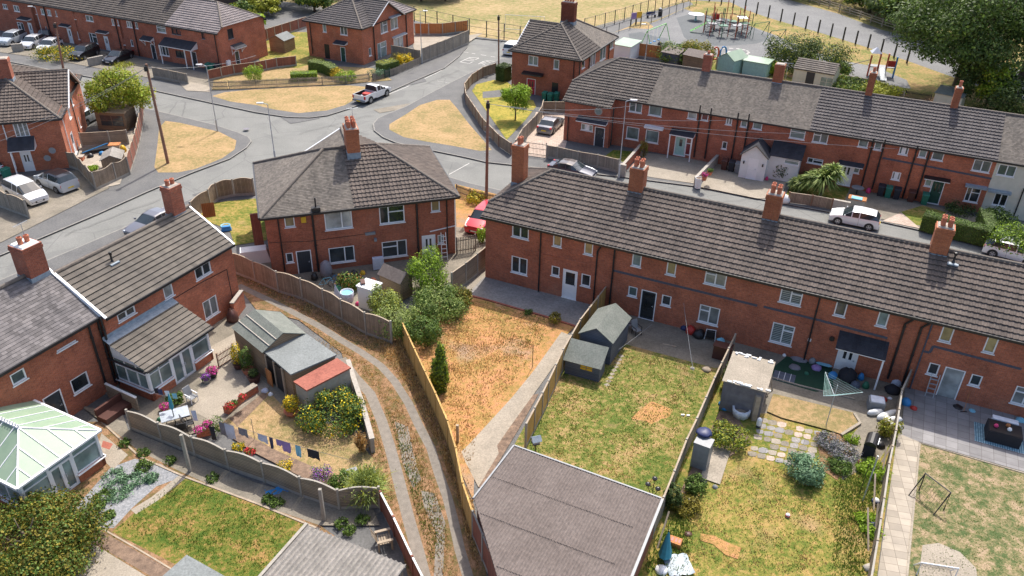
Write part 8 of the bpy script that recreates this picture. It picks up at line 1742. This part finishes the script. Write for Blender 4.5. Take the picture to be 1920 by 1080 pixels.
t=obj('planter_trough','round dark pot with soil on the dividing wall of the forecourts','planter',1308,352,0);part(t,'pot',M_WHITER,lambda b:b.lathe([(.28,0),(.34,1.0),(.3,1.0),(.28,.9)],14));part(t,'soil',M_SOIL,lambda b:b.lathe([(.3,.92),(.01,.95)],14));pot('terracotta pot on the dividing wall of the forecourts',1320,338,.25,.4,.3,.4,'mid','gpink',z=.9);pot('green glazed pot behind the terracotta pot',1330,328,.25,.35,.3,.3,'mid',z=.9)
t=obj('satellite_dish','black satellite dish by the porch of the far row','dish',1334,297,0);t.location.z=.9;part(t,'dish',M_BLACK,lambda b:b.lathe([(.05,0),(.3,.06),(.36,.14)],16))
t=obj('rocking_set','round glass patio table behind the brick barbecue, far row','table',1605,365,0);part(t,'tabletop',M_GREYP,lambda b:b.lathe([(.55,.7),(.55,.73),(.01,.74)],18));part(t,'leg',M_BLACK,lambda b:b.tube([(0,0,0),(0,0,.7)],.05,8));t.name='patio_table'
t=obj('brick_barbecue','pale brick built barbecue with chimney pots in front of the far row','barbecue',1603,390,0,-25);part(t,'body',M_MORTAR,lambda b:b.box(-.7,-.4,0,.7,.4,.9));part(t,'shelf',M_FENCEO,lambda b:b.box(-.75,-.45,.9,.75,.45,1.0));part(t,'tray',M_CYANC,lambda b:b.box(-.5,-.5,1.0,.4,.1,1.08));heap('bright pink toy by the patio table, far row',1627,362,(.22,.5,M_PINK),'toy','toy')
heap('pink pot by the white porch',1437,338,(.16,.4,M_PINK),'pot_item','pot');t=obj('rock','white boulder at the end of the palm fence','rock',1470,378);part(t,'rock',M_WHITER,lambda b:b.lathe([(.5,0),(.55,.3),(.3,.6),(.02,.7)],8),True)
# corner plot junk
t=obj('trampoline','dark folded trampoline in the corner plot yard','trampoline',180,285,0,30);part(t,'mat',M_BLACK,lambda b:b.box(-1.2,-.5,.3,1.2,.5,.4));part(t,'frame',M_BLUE,lambda b:b.bar((-1.2,-.55,.3),(1.2,-.55,.9),.08));heap('orange tub by the corner plot fence',232,285,(.3,.7,M_YELLOWP),'tub','tub');t=obj('timber_crate','brown slatted crate beside the orange tub','crate',218,285,0,10);part(t,'body',M_WOODP,lambda b:b.box(-.5,-.4,0,.5,.4,.8));part(t,'lid',M_FENCEO,lambda b:b.box(-.52,-.42,.8,.52,.42,.85));shrub('bright green tuft on the corner plot slabs',176,318,.5,.4,'bright',300,.12);lowwall('red brick step by the corner plot back door',[(151,303),(155,298)],.4,M_BRICK,.5)
# playground
t=obj('climbing_frame','large red and green rope climbing unit on the dark play surface','climbing frame',1362,62,0,0)
C0=G(1362,62)
for i in range(22):
    a=6.283*i/22;r_=4.6 if i%2 else 3.0;x,y=math.cos(a)*r_,math.sin(a)*r_*1.0;h_=4.6 if i%5==0 else 3.4;part(t,'upright',M_PLAYR if i%3 else M_GREENP,lambda b:b.tube([(x,y,0),(x,y,h_)],.08,6))
for i in range(8):a=.785*i+.3;part(t,'platform',M_GREENP if i%2 else M_GREYP,lambda b:b.box(math.cos(a)*3.4-.8,math.sin(a)*3.4-.8,1.2+.1*i,math.cos(a)*3.4+.8,math.sin(a)*3.4+.8,1.3+.1*i))
part(t,'rope_net',M_BLACK,lambda b:[b.tube([(math.cos(a)*4.5,math.sin(a)*4.5,z1),(math.cos(a+1.2)*4.4,math.sin(a+1.2)*4.4,z2)],.03,4)for a in[i*.52 for i in range(12)]for z1,z2 in((.5,1.5),(2.4,2.4),(1.4,.3))]);part(t,'slide',M_STEEL,lambda b:b.raw([(-4.2,-.5,1.6),(-4.2,.5,1.6),(-7.2,-.5,.2),(-7.2,.5,.2)],[(0,1,3,2),(2,3,1,0)]));part(t,'roof_panel',M_WHITE,lambda b:b.box(1.8,-1,2.5,3.6,1,2.56));part(t,'panel',M_RED,lambda b:b.box(-2.4,2.6,1.6,-1.2,2.7,2.5))
t.scale=(.78,.78,.95)
t=obj('roundabout','pale saucer spinner on the play surface','spinner',1304,38);part(t,'disc',M_WHITE,lambda b:b.lathe([(1.2,.95),(1.25,1.02),(.1,1.08)],24));part(t,'pedestal',M_MINT,lambda b:b.lathe([(.3,0),(.15,.2),(.12,.95)],12))
t=obj('swing_set','green framed swings nearest the orange fence','swings',1228,85,0,55);part(t,'frame',M_STEEL,lambda b:[b.tube(p,.06,6)for p in([(-3,0,2.6),(3,0,2.6)],[(-3,0,2.6),(-3,-1,0)],[(-3,0,2.6),(-3,1,0)],[(3,0,2.6),(3,-1,0)],[(3,0,2.6),(3,1,0)])])
for x in(-1.6,-.3,1.0):part(t,'swing_seat',M_BLUE,lambda b:(b.box(x-.22,-.15,.6,x+.22,.15,.7),b.tube([(x-.2,0,.65),(x-.2,0,2.6)],.012,3),b.tube([(x+.2,0,.65),(x+.2,0,2.6)],.012,3)))
for l,x,y,m in(('purple play sign on posts by the path',1187,47,M_LILAC),('yellow play sign on posts by the path',1197,45,M_YELLOWP)):t=obj('play_sign',l,'sign',x,y,0,30);part(t,'board',m,lambda b:b.box(-.5,-.04,.9,.5,.04,1.9));part(t,'leg',M_DKWOOD,lambda b:b.box(-.5,-.05,0,-.4,.05,.899));part(t,'leg',M_DKWOOD,lambda b:b.box(.4,-.05,0,.5,.05,.899))
t=obj('park_bench','dark bench beside the playground railing','bench',1221,33,0,30);part(t,'seat',M_NAVY,lambda b:b.box(-.9,-.2,.42,.9,.2,.47));part(t,'backrest',M_NAVY,lambda b:b.box(-.9,.2,.5,.9,.25,.9));part(t,'leg',M_BLACK,lambda b:b.box(-.8,-.2,0,-.7,.2,.419));part(t,'leg',M_BLACK,lambda b:b.box(.7,-.2,0,.8,.2,.419))
t=obj('litter_bin','black litter bin with white top by the playground railing','bin',1237,30);part(t,'body',M_BLACK,lambda b:b.lathe([(.3,0),(.34,1.1),(.2,1.2)],12));part(t,'top',M_WHITE,lambda b:b.lathe([(.2,1.21),(.05,1.35)],12));t=obj('litter_bin','black litter bin behind the green swings','bin',1236,95);part(t,'body',M_BLACK,lambda b:b.lathe([(.3,0),(.34,1.1),(.1,1.3)],12))
t=obj('play_arch','red and blue ring tunnel toy near the painted number loop','play ring',1347,112,0,20)
for x,m in((-.6,M_PLAYR),(.6,M_BLUE)):part(t,'ring',m,lambda b:b.tube([(x+.5*math.cos(a*.52),0,.9+.85*math.sin(a*.52))for a in range(13)],.12,6))
t=obj('play_tower','toddler play tower with slide behind the grey tiled roof','play tower',1648,142,0,-10);
for x in(-1.6,-.5,.5,1.6):part(t,'upright',M_PLAYR if x<.6 else M_BLUE,lambda b:b.box(x-.09,-.6,0,x+.09,-.4,3.2-abs(x)*.3))
part(t,'platform',M_GREYP,lambda b:b.box(-1.6,-.6,1.2,1.6,.6,1.3));part(t,'slide',M_GALV,lambda b:b.raw([(-.4,-.6,1.3),(.4,-.6,1.3),(.4,-2.8,.2),(-.4,-2.8,.2)],[(0,1,2,3),(3,2,1,0)]));part(t,'roof',M_PALEC,lambda b:b.raw([(-1.7,-.7,3.0),(-.4,-.7,3.0),(-.4,.7,3.0),(-1.7,.7,3.0),(-1.05,0,3.7)],[(0,1,4),(1,2,4),(2,3,4),(3,0,4)]));part(t,'bridge_rope',M_BLACK,lambda b:b.tube([(-1.6,0,2.0),(-3.5,0,1.3),(-6,.5,.9)],.05,5));part(t,'panel',M_RED,lambda b:b.box(.6,-.62,1.4,1.5,-.58,2.2))
for l,x,y in(('thin green gym bars right of the big climbing unit',1425,70),('thin dark swing frame at the right of the play area',1455,85)):t=obj('gym_frame',l,'frame',x,y,0,30);part(t,'frame',M_GREENP,lambda b:[b.tube(p,.05,5)for p in([(-1.5,0,0),(-1.5,0,2.2),(1.5,0,2.2),(1.5,0,0)],[(-1.5,1.2,0),(-1.5,0,2.2)],[(1.5,1.2,0),(1.5,0,2.2)])])
goal('white goalposts on the scorched field',983,60,-8,6,2.4,1.2,M_WHITE)
t=obj('oil_tank','grey rounded equipment box behind the pale green sheds','box',1352,128);part(t,'box',M_GREYP,lambda b:b.box(-.7,-.5,0,.7,.5,1.4,taper=.1))
# more loose clutter
def leanpole(label,px,py,dx,dy,h,r=.05,m=M_WOODP):t=obj('loose_timber',label,'timber',px,py);part(t,'timber',m,lambda b:b.bar((0,0,.02),(dx,dy,h),r*1.6,r));return t
for l,x,y,dx,dy,h in(('long rough branch leaning on the right fence below the barbecue',1652,905,.5,1.4,1.2),('split log post leaning on the right fence near the barbecue',1645,880,.9,.9,1.0),('weathered plank leaning on the right fence halfway down',1638,960,.4,1.6,1.1),('grey branch leaning on the right fence near the bottom',1628,1035,.3,1.7,1.2),('thin stick leaning on the right fence above the navy bundle',1640,1005,.3,1.1,1.1),('timber strut propping the tumbledown store',1440,745,-.7,.3,1.9),('bent pole beside the tumbledown store',1448,735,-.3,.5,1.6),('loose plank on the second patio edge',1240,645,.9,-.4,.1),('pale timber leaning by the garage and silvery fence',1232,1030,.6,1.2,1.3)):leanpole(l,x,y,dx,dy,h)
for l,x,y,it in(('small blue bag by the foot of the silvery fence',1352,760,(.18,.25,M_BLUE)),('crumpled dark cloth beside the grey cabinet',1318,905,(.2,.15,M_BLACKC)),('grey plastic pot near the silver weeds',1340,915,(.14,.2,M_GREYP)),('white paper scrap on the junk heap',1668,748,(.14,.12,M_WHITEC)),('black crate by the barbecue',1650,838,(.25,.35,M_BLACK)),('brown flowerpot by the barbecue',1610,868,(.14,.22,M_POT)),('brick pile at the bottom by the orange crate',1290,1003,(.2,.15,M_BINBR)),('stone at the weedy edge below the orange crate',1300,960,(.16,.14,M_MORTAR)),('grey stone in the weeds by the silvery fence',1296,940,(.18,.14,M_POST)),('dark shape of a folded chair cover on the turf',1490,690,(.35,.18,M_GREYC)),('green toy by the drainpipe on the turf',1512,702,(.15,.2,M_GREENP)),('small white pot under the slatted blind window',1470,668,(.12,.2,M_WHITE)),('dark tray at the open patio door',1765,762,(.22,.06,M_BLACK)),('pale stone trough by the black rattan table',1912,790,(.25,.25,M_CYANC)),('green watering can by the lap fence patio',300,790,(.16,.3,M_GREENP)),('bag of compost beside the long shed',497,735,(.22,.25,M_PALEC)),('small white box by the red roofed garage door',508,742,(.15,.25,M_WHITE)),('stacked pots in the middle pair yard',700,532,(.25,.5,M_POT)),('dark crate heap in the middle pair yard',665,520,(.3,.6,M_BLACK)),('timber offcuts in the middle pair yard',690,545,(.3,.3,M_WOODP)),('yellow toy in the middle pair yard',680,515,(.2,.35,M_YELLOWP)),('white appliance panel by the corner plot',170,295,(.3,.4,M_BLACK)),('blue toy in the corner plot yard',192,290,(.3,.35,M_BLUE))):heap(l,x,y,it,'clutter','clutter')
for l,x,y in(('bowl drain cover on the road near the pickup',820,183),('round manhole cover in the road by the left verge tip',462,243),('manhole cover in the road below the triangular verge',560,300),('manhole cover on the road near the navy coupe',985,335),('square cover on the pavement by the lamp post',1080,312)):
    on=y not in(312,243);g=G(x,y,ZR if on else 0);t=thing('manhole_cover',l,'cover',(g.x,g.y,(ZR+.09)if on else .09),R(30));part(t,'lid',M_GREYC,lambda b:b.lathe([(.33,0),(.32,.012),(.01,.013)],16))
for i,(x0,y0,x1,y1)in enumerate(((560,250,700,214),(300,330,420,290),(120,440,300,372),(980,330,1060,345),(620,235,690,250),(860,130,790,160))):
    rnd=random.Random(i);pts=[(x0+(x1-x0)*k/8+rnd.uniform(-2,2),y0+(y1-y0)*k/8+rnd.uniform(-1.5,1.5))for k in range(9)];strip('tarmac_seam',pts,.05,ZR+.006,M_PAVE)
st_=[o for o in bpy.data.objects if o.name.startswith('brick_store')][0];mb=MB();rnd=random.Random(4)
for k in range(26):x=rnd.uniform(-.1,2.4);y=rnd.choice((rnd.uniform(-.12,.1),rnd.uniform(2.75,3.0)));mb.box(x,y,2.19,x+rnd.uniform(.1,.35),y+rnd.uniform(.05,.2),2.2+rnd.uniform(.02,.07))
mb.build('peeling_felt',M_WHITER,st_);st_.name='block_store'
